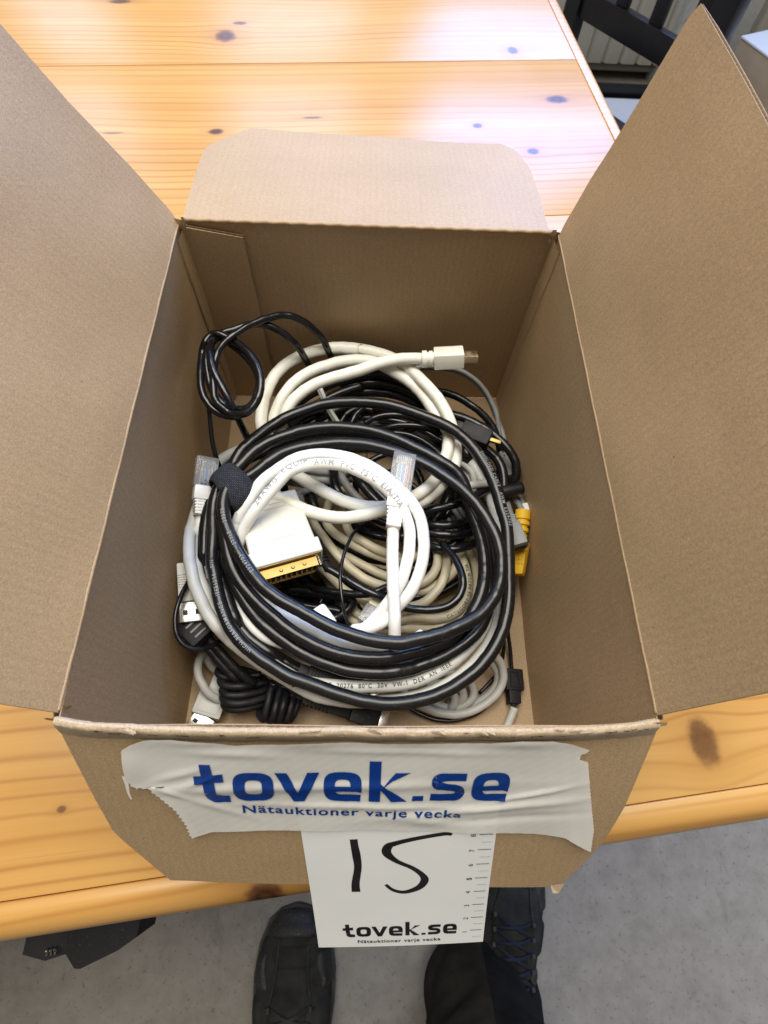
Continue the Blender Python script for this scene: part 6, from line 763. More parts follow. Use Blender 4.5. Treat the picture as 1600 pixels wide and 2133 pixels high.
# tape
def wrk(x, s):
    x, s = x * 1000, s * 1000; g = lambda cx, cy, rx, ry, a, ang=0: a * math.exp(-((((x - cx) * math.cos(ang) + (s - cy) * math.sin(ang)) / rx) ** 2 + ((-(x - cx) * math.sin(ang) + (s - cy) * math.cos(ang)) / ry) ** 2))
    h = 1.9 + .25 * math.sin(x * .09 + s * .12) + .18 * math.sin(x * .21 - s * .05)
    h += g(75, 33, 60, 2.6, 1.0, -.03) + g(145, 45, 32, 2.0, 1.1, -.16) + g(158, 37, 14, 1.0, 1.1, -.32) + g(122, 53, 9, 3.2, 1.3, .1) + g(152, 51, 26, 2.0, -.6, -.12)
    h += g(40, 30, 6, 1.2, .9, -.5) + g(35, 26, 9, 1.5, .8, -.4) + g(31, 36, 5, 1.2, .7, .6) + g(46, 44, 12, 2.0, .5, .5) + g(52, 15, 14, 2.2, .8, .05) + g(112, 14, 30, 1.8, .6, .02) + g(100, 44, 36, 1.6, .7, .03)
    h += .8 * math.exp(-((s - 8.8) / 3.2) ** 2) * (1 + .5 * math.sin(x * .18)) + 2.4 * math.exp(-((x - 180) / 9) ** 2) * max(0, (s - 40) / 30) + 1.6 * math.exp(-((x - 20) / 5) ** 2) * math.exp(-((s - 20) / 12) ** 2)
    return (h + .06 * math.sin(x * 1.1 + s * .6) * math.sin(s * .9)) * MM * .70
def curve(tab, n, zig=0.0):
    P = np.array(tab, float); k = np.r_[0, np.cumsum(np.linalg.norm(np.diff(P, axis=0), axis=1))]; t = np.linspace(0, k[-1], n); Q = np.c_[np.interp(t, k, P[:, 0]), np.interp(t, k, P[:, 1])]
    if zig: Q[1:-1, 0] += zig * np.where(np.arange(1, n - 1) % 2, 1, -1) * (Q[1:-1, 1] > 30)
    return Q * MM
NU, NV = 150, 58
LFT = curve([(25.8, 8.5), (21.2, 10.3), (18.2, 12.7), (17.0, 20.3), (16.3, 28.3), (17.7, 31.5), (19.7, 33.3), (23.1, 32.1), (24.9, 36.6), (27.7, 41.4), (30.5, 46.3), (32.8, 55.4), (33.5, 63.9)], NV + 1, .42)
RGT = curve([(173.9, 13.4), (173.0, 15.2), (171.2, 15.6), (171.6, 18.4), (174.6, 19.5), (178.3, 33.8), (185.0, 58.2), (186.5, 71.6)], NV + 1, .12)
TOP = curve([(25.8, 8.5), (35.2, 7.8), (48.6, 9.2), (55.0, 11.0), (64.0, 10.0), (76.2, 9.0), (92.9, 8.9), (102.1, 9.6), (116.1, 9.4), (138.7, 8.9), (149.8, 7.6), (160.1, 7.9), (167.4, 10.0), (173.9, 13.4)], NU + 1)
BOT = curve([(33.5, 63.9), (41.5, 59.7), (59.1, 58.5), (73.8, 58.3), (87.6, 58.6), (106.5, 58.7), (122.5, 59.2), (132.2, 60.1), (148.3, 60.2), (164.6, 61.2), (174.7, 62.5), (180.8, 67.0), (186.5, 71.6)], NU + 1)
tp = thing('tape_strip', FP(.100, .062, 0), 'wrinkled torn strip of white tape with blue lettering across the front flap', 'tape')
V = []; F = []
for lay in (0, 1):
    for j in range(NV + 1):
        b = j / NV
        for i in range(NU + 1):
            a = i / NU; p = (1 - b) * TOP[i] + b * BOT[i] + (1 - a) ** 12 * (LFT[j] - ((1 - b) * LFT[0] + b * LFT[-1])) + a ** 12 * (RGT[j] - ((1 - b) * RGT[0] + b * RGT[-1]))
            V.append(FP(p[0], p[1], wrk(p[0], p[1]) + .0006 - lay * .00012))
st = NU + 1; off = st * (NV + 1)
for j in range(NV):
    for i in range(NU): a = j * st + i; F += [(a, a + st, a + st + 1, a + 1)]
obj('tape_film', V[:off], F, 'tape', tp, 180)
V2, F = stroke([(.0166, .0265), (.0163, .031), (.0160, .0355), (.0163, .0390)], [.0022, .0013, .0009, .0006]); obj('torn_tail', [FP(x, s, .0022) for x, s in V2], F, 'tape', tp, 0)
for nm, parts in GL:
    m = MB()
    for q, (V2, F) in enumerate(parts):
        m.add([FP(.0395 + x * .00957, (.0402 - y * .0157), wrk(.0395 + x * .00957, .0402 - y * .0157) + .00095 + .00004 * q) for x, y in V2], F)
    obj('printed_letter', m.v, m.f, 'ink_blue', tp, 180)
V2, F = subdiv2d(*text2d('Nätauktioner varje vecka', 1.0, .018, 1.12), .12); w = V2[:, 0].max(); sx = .0790 / w
out = []
for x, y in V2:
    X = .0545 + x * sx; S = .0470 + .0030 * (x / w) - y * .0064; out.append(FP(X, S, wrk(X, S) + .00098))
obj('printed_line', out, F, 'ink_blue', tp, 0)

# ------------------------------------------------------------------ cables
ANY = {}
def wobble(P, d):
    n = len(P); k = 9; w = rng.normal(size=(n + 2 * k, 3)); w = np.stack([np.convolve(w[:, q], np.ones(2 * k + 1) / (2 * k + 1), 'same') for q in range(3)], 1)[k:k + n]
    return P + w * .00075 * min(1, d / 4)
def cable(key, name, label, mat, idx=None, group=None, sides=12, cat='cable'):
    d, paths = CABLES[key]; ids = range(len(paths)) if idx is None else idx
    P0 = [wobble(cpath(key, i), d) for i in ids]; low = min((p[p[:, 2].argmin()] for p in P0), key=lambda q: q[2])
    t = thing(name, (low[0], low[1], low[2] - d * MM / 2), label, cat, group); parts = [tube(P, d * MM / 2 * (1 + .045 * np.convolve(rng.normal(size=len(P) + 14), np.ones(15) / 15, 'valid')), sides) for P in P0]
    obj('cord', *merge(*parts), mat, t, 180); ANY[key] = t; return t
def rj45(parent, key, boot_mat, ribs=5, up=(0, 0, 1), w=.0117, boot_frac=.46):
    a, b = K(key); L = (b - a).length; m = axis_mtx(a, b, up); bl = L * boot_frac
    m2 = MB(); m2.add(*bbox((bl * .55, -w * .46, -.0036), (bl * 1.08, w * .46, .0042), .0010))
    for k in range(ribs):
        x = bl * (.02 + .56 * k / ribs); hw = .0036 + .0013 * (k / ribs); m2.add(*bbox((x, -hw, -.0034), (x + bl * .075, hw, .0036), .0004))
    m2.add(*bbox((0.0, -.0030, -.0030), (bl * .7, .0030, .0031), .0008))
    for yy in (-.0030, 0, .0030): m2.add(*bbox((bl * .05, yy - .0006, -.0033), (bl * .6, yy + .0006, .00345), .0002))
    boot = put('boot', (m2.v, m2.f), m, boot_mat, parent)
    plug = put('plug', merge(bbox((bl * 1.05, -w / 2, -.0033), (L, w / 2, .0033), .0005), bbox((bl * 1.15, -.0031, .0033), (L - .002, .0031, .0046), .0004), bbox((L - .0035, -.0046, -.0046), (L, .0046, -.0034), .0002)), m, 'clear', parent, 30)
    cols = [(.8, .35, .12), (.75, .30, .05), (.75, .8, .72), (.04, .10, .42), (.55, .62, .8), (.05, .30, .10), (.75, .68, .60), (.24, .10, .04)]
    for k, c_ in enumerate(cols):
        nm = 'wire_colour_%d' % k
        if nm not in M: M[nm] = plastic(nm, c_, .4, .08)
        y = (k - 3.5) * .00102; V_, F_ = tube([(bl * 1.06, y, .0006), (L - .006, y, .0008)], .00045, 6); put('wire', (V_, F_), m, nm, plug)
        put('contact', bbox((L - .0055, y - .0002, -.0030), (L - .0007, y + .0002, .0008)), m, 'gold', plug, 0)
    return plug

def cords(key, name, label, mat, group, sides=12):
    for i in range(len(CABLES[key][1])): cable(key, name, label[i], mat, [i], group, sides)
# 1 thick black cable coil with strap
fw = cable('firewire', 'coiled_cable', 'thick glossy black coiled cable held by a hook-and-loop strap, topmost in the box', 'black', sides=16)
P1, P2 = cpath('firewire', 0), cpath('firewire', 1); rF = .00335
def fwplug(key, label=None, flip=0):
    a, b = K(key); m = axis_mtx(a, b, (0, 0, 1)); L = (b - a).length
    body = put('plug_body', merge(bbox((L * .06, -.0052, -.0040), (L * .62, .0052, .0042), .0013), bbox((L * .62, -.0058, -.0044), (L * .96, .0058, .0046), .0009)), m, 'black_soft', fw)
    rib = MB()
    for k in range(7): x = L * (.10 + .045 * k); rib.add(*bbox((x, -.0056, -.0037), (x + L * .018, .0056, .0048), .0003))
    put('grip_rib', (rib.v, rib.f), m, 'black_soft', body)
    put('metal_tip', bbox((L * .95, -.0050, -.0032), (L * 1.06, .0050, .0034), .0005), m, 'steel', fw)
    put('strain_relief', bbox((-L * .08, -.0036, -.0034), (L * .08, .0036, .0036), .0010), m, 'black_soft', fw)
fwplug('fw_plug_a'); fwplug('fw_plug_b')
cable_text(fw, 'E324703      STYLE     20379', P1, rF, (.0530, .0800, .0760), .0018, 'print_pale', rev=False, shift=-.1)
cable_text(fw, 'HIGH PERFORMANCE   IEEE1394   P/N', P1, rF, (.0440, .0390, .060), .0018, 'print_pale', rev=False, shift=-.2)
cable_text(fw, 'SHIELDED CABLE   AWM  E324703', P1, rF, (.1660, .1500, .066), .0018, 'print_pale', rev=False, shift=.3)
# strap: a band wrapped round the bundle
sc_ = Vector((.0268, .1200, .0700)); ax = Vector((.62, .60, .10)).normalized(); e1 = Vector((.80, -.58, .12)); e1 = (e1 - ax * e1.dot(ax)).normalized(); e2 = ax.cross(e1)
if e2.z < 0: e2 = -e2
V = []; F = []; UVs = []; ns, nw = 64, 10
for lay in (0, 1):
    for i in range(ns + 1):
        t = 2 * math.pi * (i / ns) * 1.02
        for j in range(nw + 1):
            w_ = (j / nw - .5); wd = .0150 + .0012 * math.sin(t * 2); rr = 1 - .10 * (abs(w_) * 2) ** 3 + .035 * math.sin(t * 3 + w_ * 3) + (rng.random() - .5) * .012
            q = sc_ + e1 * (math.cos(t) * .0142 * rr) + e2 * (math.sin(t) * .0125 * rr) + ax * (w_ * wd + .0016 * math.sin(t)) - (e1 * math.cos(t) + e2 * math.sin(t)) * lay * .0009
            V.append(q); UVs.append((i / ns * 2.4, j / nw * .55))
st = nw + 1; off = st * (ns + 1)
for i in range(ns):
    for j in range(nw): a = i * st + j; F += [(a, a + 1, a + st + 1, a + st), (a + off, a + st + off, a + st + 1 + off, a + 1 + off)]
for i in range(ns):
    for j in (0, nw): a = i * st + j; F.append((a, a + st, a + st + off, a + off))
sp = obj('strap', V, F, 'velcro', fw, 180, uv=UVs)
Vt = []; Ft = []
for k in range(240):   # loose fibres along the strap edge
    t = rng.random() * 2 * math.pi; sd = rng.choice([-1, 1]); q = sc_ + e1 * (math.cos(t) * .0142) + e2 * (math.sin(t) * .0125) + ax * (sd * .0074); dr = (ax * sd * (.3 + rng.random()) + e1 * (rng.random() - .5) + e2 * (rng.random() - .3)).normalized() * (.0007 + .0015 * rng.random()); sdv = ax.cross(dr).normalized() * .00008; n0 = len(Vt); Vt += [q - sdv, q + sdv, q + dr]; Ft.append((n0, n0 + 1, n0 + 2))
fb = obj('loose_fibre', Vt, Ft, 'velcro', sp, 0); fb['kind'] = 'stuff'

# 2 cream video cable with a small gold-tipped plug and a wide gold connector
dp = cable('displayport', 'video_cable', 'cream white thick video cable in loops with gold tipped plugs at both ends', 'cream', sides=16)
a, b = K('dp_plug'); m = axis_mtx(a, b, (0, .35, 1)); L = (b - a).length
put('plug_body', merge(bbox((L * .10, -.0058, -.0047), (L, .0058, .0047), .0008)), m, 'cream', dp)
put('strain_relief', lathe([(-.0052, .0036), (-.0050, .0050), (-.0022, .0050), (-.0020, .0040), (-.0010, .0040), (-.0008, .0047), (.0012, .0047), (.0014, .0038), (.0040, .0042)], 20), m, 'cream', dp)
tipm = axis_mtx(b, K('dp_tip')[1], (0, .35, 1)); Lt = (K('dp_tip')[1] - b).length
tipo = put('metal_tip', merge(bbox((-.001, -.0037, -.0023), (Lt, .0037, .0023), .0005)), tipm, 'palegold', dp)
put('latch_hole', lathe([(0, .0009), (.00012, .0009)], 14), tipm @ Matrix.Translation((Lt * .68, .0012, .0023)) @ Matrix.Rotation(R_(-90), 4, 'Y'), 'steel', tipo)
a, b = K('dvi'); m = axis_mtx(a, b, (.10, .05, 1)); L = (b - a).length
hood = put('connector_hood', merge(bbox((L * .10, -.0180, -.0066), (L * .84, .0140, .0066), .0018, 3, (1.08, 1.0)), bbox((L * .80, -.0215, -.0074), (L * .985, .0168, .0074), .0012, 3), bbox((-.002, -.0065, -.0055), (L * .16, .0065, .0055), .002)), m, 'dviwhite', dp)
for s_ in (-1, 1): put('mould_seam', bbox((L * .12, s_ * .0144 - .0004, -.0003), (L * .80, s_ * .0144 + .0004, .0003)), m, 'lgrey', hood, 0)
put('raised_panel', bbox((L * .38, -.0090, .0063), (L * .70, .0090, .0069), .0003), m, 'dviwhite', hood)
for k in range(3): put('grip_line', bbox((L * (.17 + .06 * k), -.0080, .0063), (L * (.185 + .06 * k), .0080, .0070), .0002), m, 'dviwhite', hood)
put('metal_flange', bbox((L * .975, -.0205, -.0062), (L * .990, .0158, .0060), .0003), m, 'gold', dp)
bm = bmesh.new(); sh = [(-.0165, .0036), (.0128, .0036), (.0114, -.0040), (-.0150, -.0040)]
Vs = [(L, y, z) for y, z in sh] + [(L + .0050, y, z) for y, z in sh] + [(L + .0050, y * .94, z * .85) for y, z in sh] + [(L + .0026, y * .94, z * .85) for y, z in sh]
Fs = []
for r0 in (0, 4, 8):
    for k in range(4): Fs.append((r0 + k, r0 + (k + 1) % 4, r0 + 4 + (k + 1) % 4, r0 + 4 + k))
shell = put('metal_shell', (Vs, Fs), m, 'gold', dp, 30); bm.free()
put('pin_block', ([(L + .0027, y * .935, z * .84) for y, z in sh], [(0, 1, 2, 3)]), m, 'dark', shell, 0)
pin = bbox((L + .002, -.0004, -.0004), (L + .0048, .0004, .0004), .0001)
for r_ in range(3):
    for k in range(9): put('pin', pin, m @ Matrix.Translation((0, -.0122 + .0027 * k, -.0022 + .0021 * r_)), 'gold', shell, 30)
for y in (-.0060, 0, .0060): put('spring_dimple', lathe([(0, .0010), (.0005, .0006)], 12), m @ Matrix.Translation((L + .0026, y, .0036)) @ Matrix.Rotation(R_(-90), 4, 'Y'), 'gold', shell)
for y in (-.0190, .0143): put('thumb_screw', lathe([(-.004, .0017), (.0005, .0017)] + [(.0006 + .0006 * k, .0011 if k % 2 else .0015) for k in range(7)], 14), m @ Matrix.Translation((L, y, 0)), 'steel', dp)

# 3 white network cable
et = cable('ethernet', 'network_cable', 'bright white round network cable looped inside the black coil, clear plugs on its ends', 'white', sides=16)
rj45(et, 'rj_a', 'white', up=(0, -.15, 1)); rj45(et, 'rj_b', 'white', up=(.5, 0, 1))
E2, E3 = cpath('ethernet', 1), cpath('ethernet', 2)
cable_text(et, 'AWM  PVC  75°C  EIA/TIA', E3, .003, (.0700, .1290, .085), .0027, 'print_grey', rev=True, shift=.1)
cable_text(et, '24AWG  EQUIP', E3, .003, (.0420, .1060, .079), .0030, 'print_grey', rev=True, shift=.5)
cable_text(et, 'CAT 5E UTP  VERIFIED', cpath('ethernet', 3), .003, (.0085, .0905, .054), .0030, 'print_grey', rev=False)
# 4 pale grey cable
gr = cable('grey', 'video_cable', 'pale grey cable curving in two strands round the outside of the black coil', 'greyc', sides=16)
cable_text(gr, 'STYLE  20276  80°C  30V  VW-1  DER  AN  IEEE', cpath('grey', 1), .0031, (.0735, .0200, .052), .0019, 'print_black', rev=False, lean=(0, -.1, 1))
cable_text(gr, 'AWM  E318', cpath('grey', 0), .0031, (.0430, .0270, .050), .0024, 'print_black', rev=False)
# 5 knotted black cord
kn = cable('knot', 'knotted_cord', 'thin black cord tied in a loose round knot in the back left corner', 'black_gloss')
cable('thinwire', 'thin_cord', 'very thin black cord running down the left wall behind the strap', 'black_gloss', sides=8)
# 6 black cables at the back
cable('blackcoil', 'coiled_cable', 'black cable coil lying under the cream loops at the back', 'black', sides=14)
cable('blackright', 'power_cord', 'black cord arching along the back wall beside the grey twin cord', 'black')
cable('blackright2', 'power_cord', 'black cord bending sharply down beside the right wall, over the grey splitter', 'black')
cable('blackright3', 'power_cord', 'black cord running down just inside the right hand bend', 'black')
st_ = cable('blackstub', 'cable_end', 'short black cable end pointing at the right wall above the yellow plug', 'black_soft')
cable('cablestrand', 'thin_cord', 'slim black printed cord pressed against the right of the big coil', 'black_gloss')
cords('blackmid', 'power_cord', ['black cord half hidden behind the upright white cord near its ribbed boot', 'uppermost of three shiny black arcs right of the white loops', 'middle one of three shiny black arcs right of the white loops', 'lowest of three shiny black arcs right of the white loops', 'straight shiny black cord just above the three arcs right of the white loops'], 'black_gloss', 'shiny black cords crossing at middle right')
# small video plug
mh = thing('small_plug', K('micro')[0], 'black rectangular plug with a gold tip lying at the back right', 'plug')
a, b = K('micro'); m = axis_mtx(a, b, (.1, -.3, 1)); L = (b - a).length
put('plug_body', merge(bbox((0, -.0050, -.0042), (L, .0050, .0042), .0008), bbox((-.004, -.0034, -.003), (.001, .0034, .003), .0006)), m, 'black_soft', mh)
a, b = K('micro_tip'); m = axis_mtx(a, b, (.1, -.3, 1)); put('metal_tip', bbox((0, -.0011, -.0020), ((b - a).length, .0011, .0012), .0003), m, 'gold', mh)
put('cord', tube([tuple(K('micro')[0] + Vector(q)) for q in ((-.003, .0018, -.0008), (-.010, .006, -.004), (-.022, .010, -.010), (-.036, .008, -.018))], .0022), Matrix(), 'black', mh)
# grey twin cord and its splitter block
gt = cable('greytwin', 'twin_cord', 'dark grey flat twin cord rising over the back right corner to a splitter', 'mgrey')
a, b = K('grey_split'); m = axis_mtx(a, b, (-.2, 0, 1)); L = (b - a).length
spb = put('splitter_block', bbox((0, -.0050, -.0040), (L, .0050, .0036), .0012, 2, (1.2, 1.0)), m, 'mgrey', gt)
put('screw_hole', lathe([(0, .0006), (.0002, .0006)], 10), m @ Matrix.Translation((.0028, .0010, .0035)) @ Matrix.Rotation(R_(-90), 4, 'Y'), 'dark', spb)
# yellow plug
yl = cable('yellowcord', 'yellow_plug', 'yellow plug with ringed strain relief standing against the right wall', 'mgrey', cat='plug')
a, b = K('yellow'); m = axis_mtx(a, b, (-.5, 0, 1)); L = (b - a).length
pr = [(0, .0030), (.0004, .0046)]; x = .0004
pr += [(.0060, .0046), (.0064, .0036)]
for k in range(4): x0_ = .0070 + k * .0040; r_ = .0046 - k * .00045; pr += [(x0_, r_ - .0010), (x0_ + .0004, r_), (x0_ + .0026, r_), (x0_ + .0030, r_ - .0010)]
pr += [(.0240, .0030)]
put('strain_relief', lathe(pr, 22), m, 'yellow', yl)
hb = put('grip_body', merge(bbox((L * .50, -.0052, -.0044), (L, .0052, .0044), .0016, 2, (.72, .9))), m, 'yellow', yl)
for k in range(5):
    for q in range(4): put('grip_bump', bbox((L * .60 + k * .0022, -.0032 + q * .0019, .0040), (L * .60 + k * .0022 + .0011, -.0032 + q * .0019 + .0010, .0047), .0002, 1), m, 'yellow', hb)
wc = cable('yellowcord2', 'capped_cable', 'small white round cap on a grey cord just above the yellow plug', 'mgrey', cat='plug')
a, b = K('cap'); m = axis_mtx(a, b, (1, 0, 0)); put('cap_cylinder', lathe([(-.007, .0036), (-.0004, .0036), (0, .0033), (.0002, .0010)], 20), m, 'white', wc)
# grey plug in front of the yellow one
gp = cable('greyplugcord', 'grey_plug', 'mid grey moulded plug lying against the yellow plug', 'mgrey', cat='plug')
a, b = K('grey_plug'); m = axis_mtx(a, b, (-.3, -.2, 1)); L = (b - a).length
put('plug_body', merge(bbox((L * .25, -.0050, -.0040), (L, .0050, .0042), .0012, 2, (1.15, 1.0)), bbox((0, -.0036, -.0032), (L * .3, .0036, .0034), .0010)), m, 'mgrey', gp)
put('plug_face', bbox((L - .0002, -.0040, -.0026), (L + .0006, .0040, .0024), .0002), m, 'dark', gp)
for k in range(4): put('grip_rib', bbox((L * (.05 + .06 * k), -.0040, -.0030), (L * (.075 + .06 * k), .0040, .0038), .0002), m, 'mgrey', gp)
# optical plug
op = cable('optical', 'optical_cord', 'thin black cord ending in a square moulded plug on the box floor, front right', 'black_gloss', sides=8)
a, b = K('optical'); m = axis_mtx(a, b, (.15, 0, 1)); L = (b - a).length
body = put('plug_body', merge(bbox((0, -.0052, -.0040), (L * .62, .0052, .0038), .0008), bbox((L * .60, -.0034, -.0032), (L * .98, .0034, .0030), .0006)), m, 'black_soft', op)
put('raised_frame', merge(bbox((L * .09, -.0030, .0036), (L * .12, .0030, .0044)), bbox((L * .50, -.0030, .0036), (L * .53, .0030, .0044)), bbox((L * .12, -.0030, .0036), (L * .50, -.0024, .0044)), bbox((L * .12, .0024, .0036), (L * .50, .0030, .0044))), m, 'black_soft', body, 0)
for k in range(6):
    for s in (-1, 1): put('grip_rib', bbox((L * (.30 + .05 * k), s * .0050, -.0034), (L * (.32 + .05 * k), s * .0058, .0032), .0001), m, 'black_soft', body)
put('optical_tip', merge(bbox((L * .96, -.0014, -.0014), (L * 1.04, .0014, .0014), .0004), tube([(L * 1.02, 0, 0), (L * 1.14, 0, 0)], .0010, 10)), m, 'black_soft', op)
cable('lgstub', 'cable_end', 'short light grey cable piece on the floor behind the front wall, right', 'lgrey')
cable('lightgrey', 'coiled_cable', 'light grey thin cable coil on the box floor at the front right', 'lgrey')
cable('blackwire', 'thin_cord', 'thin black wire on the box floor in front of the light grey coil', 'black_gloss', sides=8)
hk = cable('hank', 'cable_hank', 'matt black cord folded and wrapped into a tight hank, front left', 'black_soft')
ug = cable('usbgrey', 'charging_cable', 'light grey cord with a flat grey plug in the front left corner', 'lgrey')
a, b = K('usb'); m = axis_mtx(a, b, (.25, 0, 1)); L = (b - a).length
ub = put('plug_body', merge(bbox((L * .30, -.0078, -.0042), (L, .0078, .0042), .0014), bbox((-.001, -.0040, -.0034), (L * .36, .0040, .0036), .0012)), m, 'lgrey', ug)
put('raised_panel', bbox((L * .42, -.0056, .0040), (L * .92, .0056, .0045), .0003), m, 'lgrey', ub)
put('relief_dot', lathe([(0, .0005), (.0002, .0005)], 8), m @ Matrix.Translation((L * .18, 0, .0036)) @ Matrix.Rotation(R_(-90), 4, 'Y'), 'dark', ub)
a, b = K('usb_tip'); m = axis_mtx(a, b, (.25, 0, 1)); L = (b - a).length
ut = put('metal_tip', bbox((-.001, -.0060, -.0022), (L, .0060, .0022), .0005), m, 'steel', ug)
for s in (-1, 1): put('shell_hole', bbox((L * .35, s * .003 - .0012, .0021), (L * .62, s * .003 + .0012, .0024)), m, 'dark', ut, 0)
cords('blackpair', 'power_cord', ['upper of two dull black cords running under the pale grey cable at left', 'lower of two dull black cords running under the pale grey cable at left'], 'black_soft', 'dull black cords at left')
ll = cable('leftloop', 'thin_cord', 'thin black cord bowing out in a loop against the left wall', 'black_gloss', sides=8)
# beige usb plug by the left wall
ua = thing('usb_plug', K('usb_a')[0], 'beige ribbed plug with a shiny square metal end by the left wall', 'plug')
a, b = K('usb_a'); m = axis_mtx(a, b, (.2, 0, 1)); L = (b - a).length
put('plug_body', merge(bbox((L * .0, -.0062, -.0040), (L, .0072, .0042), .0012)), m, 'dviwhite', ua)
for k in range(6): put('grip_rib', bbox((L * (.30 + .06 * k), -.0060, .0036), (L * (.33 + .06 * k), .0068, .0047), .0003), m, 'dviwhite', ua)
a, b = K('usb_a_tip'); m = axis_mtx(a, b, (.2, 0, 1)); L = (b - a).length
ut = put('metal_tip', bbox((-.001, -.0060, -.0022), (L, .0062, .0023), .0004), m, 'steel', ua)
for s in (-1, 1): put('shell_hole', bbox((L * .40, s * .003 - .0012, .0022), (L * .66, s * .003 + .0012, .00245)), m, 'dark', ut, 0)
ld = thing('dark_plug', K('left_dark')[0], 'dull black plug with pale ridges under the thin loop at left', 'plug')
a, b = K('left_dark'); m = axis_mtx(a, b, (.2, 0, 1)); L = (b - a).length
put('plug_body', bbox((-.004, -.0080, -.005), (L, .0080, .0045), .0015), m, 'black_soft', ld)
for k in range(3): put('ridge', bbox((L * .1 + k * .0035, -.0040, .0043), (L * .1 + k * .0035 + .0011, .0030, .0052), .0002), m, 'mgrey', ld)
# mini plug with ribbed strain relief
mp = cable('miniplug', 'power_cord', 'black cord with a ribbed strain relief beside the gold connector', 'black_gloss')
a, b = K('mini'); m = axis_mtx(a, b); L = (b - a).length; pr = [(0, .0046)]
for k in range(5): x0_ = L * (.15 + .14 * k); r_ = .0044 - k * .00035; pr += [(x0_, r_), (x0_ + L * .07, r_), (x0_ + L * .08, r_ - .0009), (x0_ + L * .13, r_ - .0009)]
pr.append((L * 1.1, .0024)); put('strain_relief', lathe(pr, 18), m, 'black_soft', mp)
a, b = K('mini_body'); m = axis_mtx(a, b); L = (b - a).length; put('plug_body', bbox((-.010, -.0058, -.0048), (L, .0058, .0048), .0016), m, 'black_soft', mp)
cable('blackcross', 'thin_cord', 'black cord crossing behind the ribbed black cord', 'black')
cable('thinblack', 'thin_cord', 'hair thin black wire bowing down the middle of the pile', 'black_gloss', sides=8)
bg_ = cable('beige', 'coiled_cable', 'beige cable coil of many turns in the middle of the pile', 'beige', sides=14)
rj45(bg_, 'rj_c', 'beige', boot_frac=.34)
cable_text(bg_, 'CATEGORY 5E PATCH TIA', cpath('beige', 5), .0026, (.1420, .0640, .033), .0018, 'print_black', rev=False)
wp = thing('white_plug', K('white_plug')[0], 'small rounded white plug end showing between the black turns', 'plug')
a, b = K('white_plug'); m = axis_mtx(a, b, (0, 0, 1)); L = (b - a).length; put('plug_body', bbox((-.001, -.0042, -.003), (L * 1.2, .0042, .0030), .0028, 4), m, 'white', wp)
cords('innergrey', 'grey_cable', ['grey cord curving down between black cords inside the white loop', 'upper of two grey cords slanting up to the right inside the white loop', 'lower of two grey cords slanting up to the right inside the white loop'], 'mgrey', 'grey cords inside the white loop')
cords('innerblack', 'power_cord', ['thick black cord bending down at the left inside the white loop', 'middle black cord slanting down inside the white loop', 'rightmost black cord slanting down inside the white loop'], 'black_gloss', 'black cords inside the white loop')
cords('greycord', 'grey_cable', ['outer of two grey cords bending down right of the cream loop', 'inner of two grey cords bending down right of the cream loop'], 'lgrey', 'grey cords right of the cream loop')
cable('greyrod', 'grey_cable', 'short straight grey cord between the black turns at right', 'lgrey')
cable('greyribbon', 'ribbon_cable', 'dark grey ribbon cable of parallel strands at the middle right', 'mgrey', sides=10)
cable('topgreyflat', 'twin_cord', 'light grey twin wire slanting under the top black turn', 'lgrey', sides=8)
cords('blackinner', 'thin_cord', ['second thin black cord from the left under the top black turn', 'short steep thin black cord, third from the left under the top black turn', 'upper of two long thin black cords arching under the top black turn', 'lower of two long thin black cords arching under the top black turn', 'leftmost thin black cord under the top black turn, nearly straight'], 'black_gloss', 'thin black cords under the top turn')
cable('fill_black_a', 'coiled_cable', 'black cable coiled on the box floor deep under the pile', 'black', sides=10)
cable('fill_black_b', 'power_cord', 'black cord bunched under the gold connector', 'black', sides=10)
cable('fill_grey', 'grey_cable', 'grey cord winding deep under the cream loops', 'mgrey', sides=10)
cable('fill_black_d', 'power_cord', 'black cord bunched up in the dark gap beside the gold connector', 'black', sides=10)
cable('fill_black_e', 'thin_cord', 'black thin cord winding under the clear network plug at the centre', 'black_gloss', sides=10)
cable('fill_black_c', 'power_cord', 'black cord circling the bottom of the pile', 'black', sides=10)
eg = thing('translucent_plug', K('ethgrey_plug')[0], 'translucent grey plug cap behind the wide gold connector', 'plug')
a, b = K('ethgrey_plug'); m = axis_mtx(a, b, (0, -.3, 1)); L = (b - a).length; put('plug_body', bbox((-.006, -.0052, -.0035), (L, .0052, .0035), .0012), m, 'mgrey', eg); put('plug_face', bbox((L - .0012, -.0045, -.003), (L + .0010, .0045, .003), .0006), m, 'clear', eg)

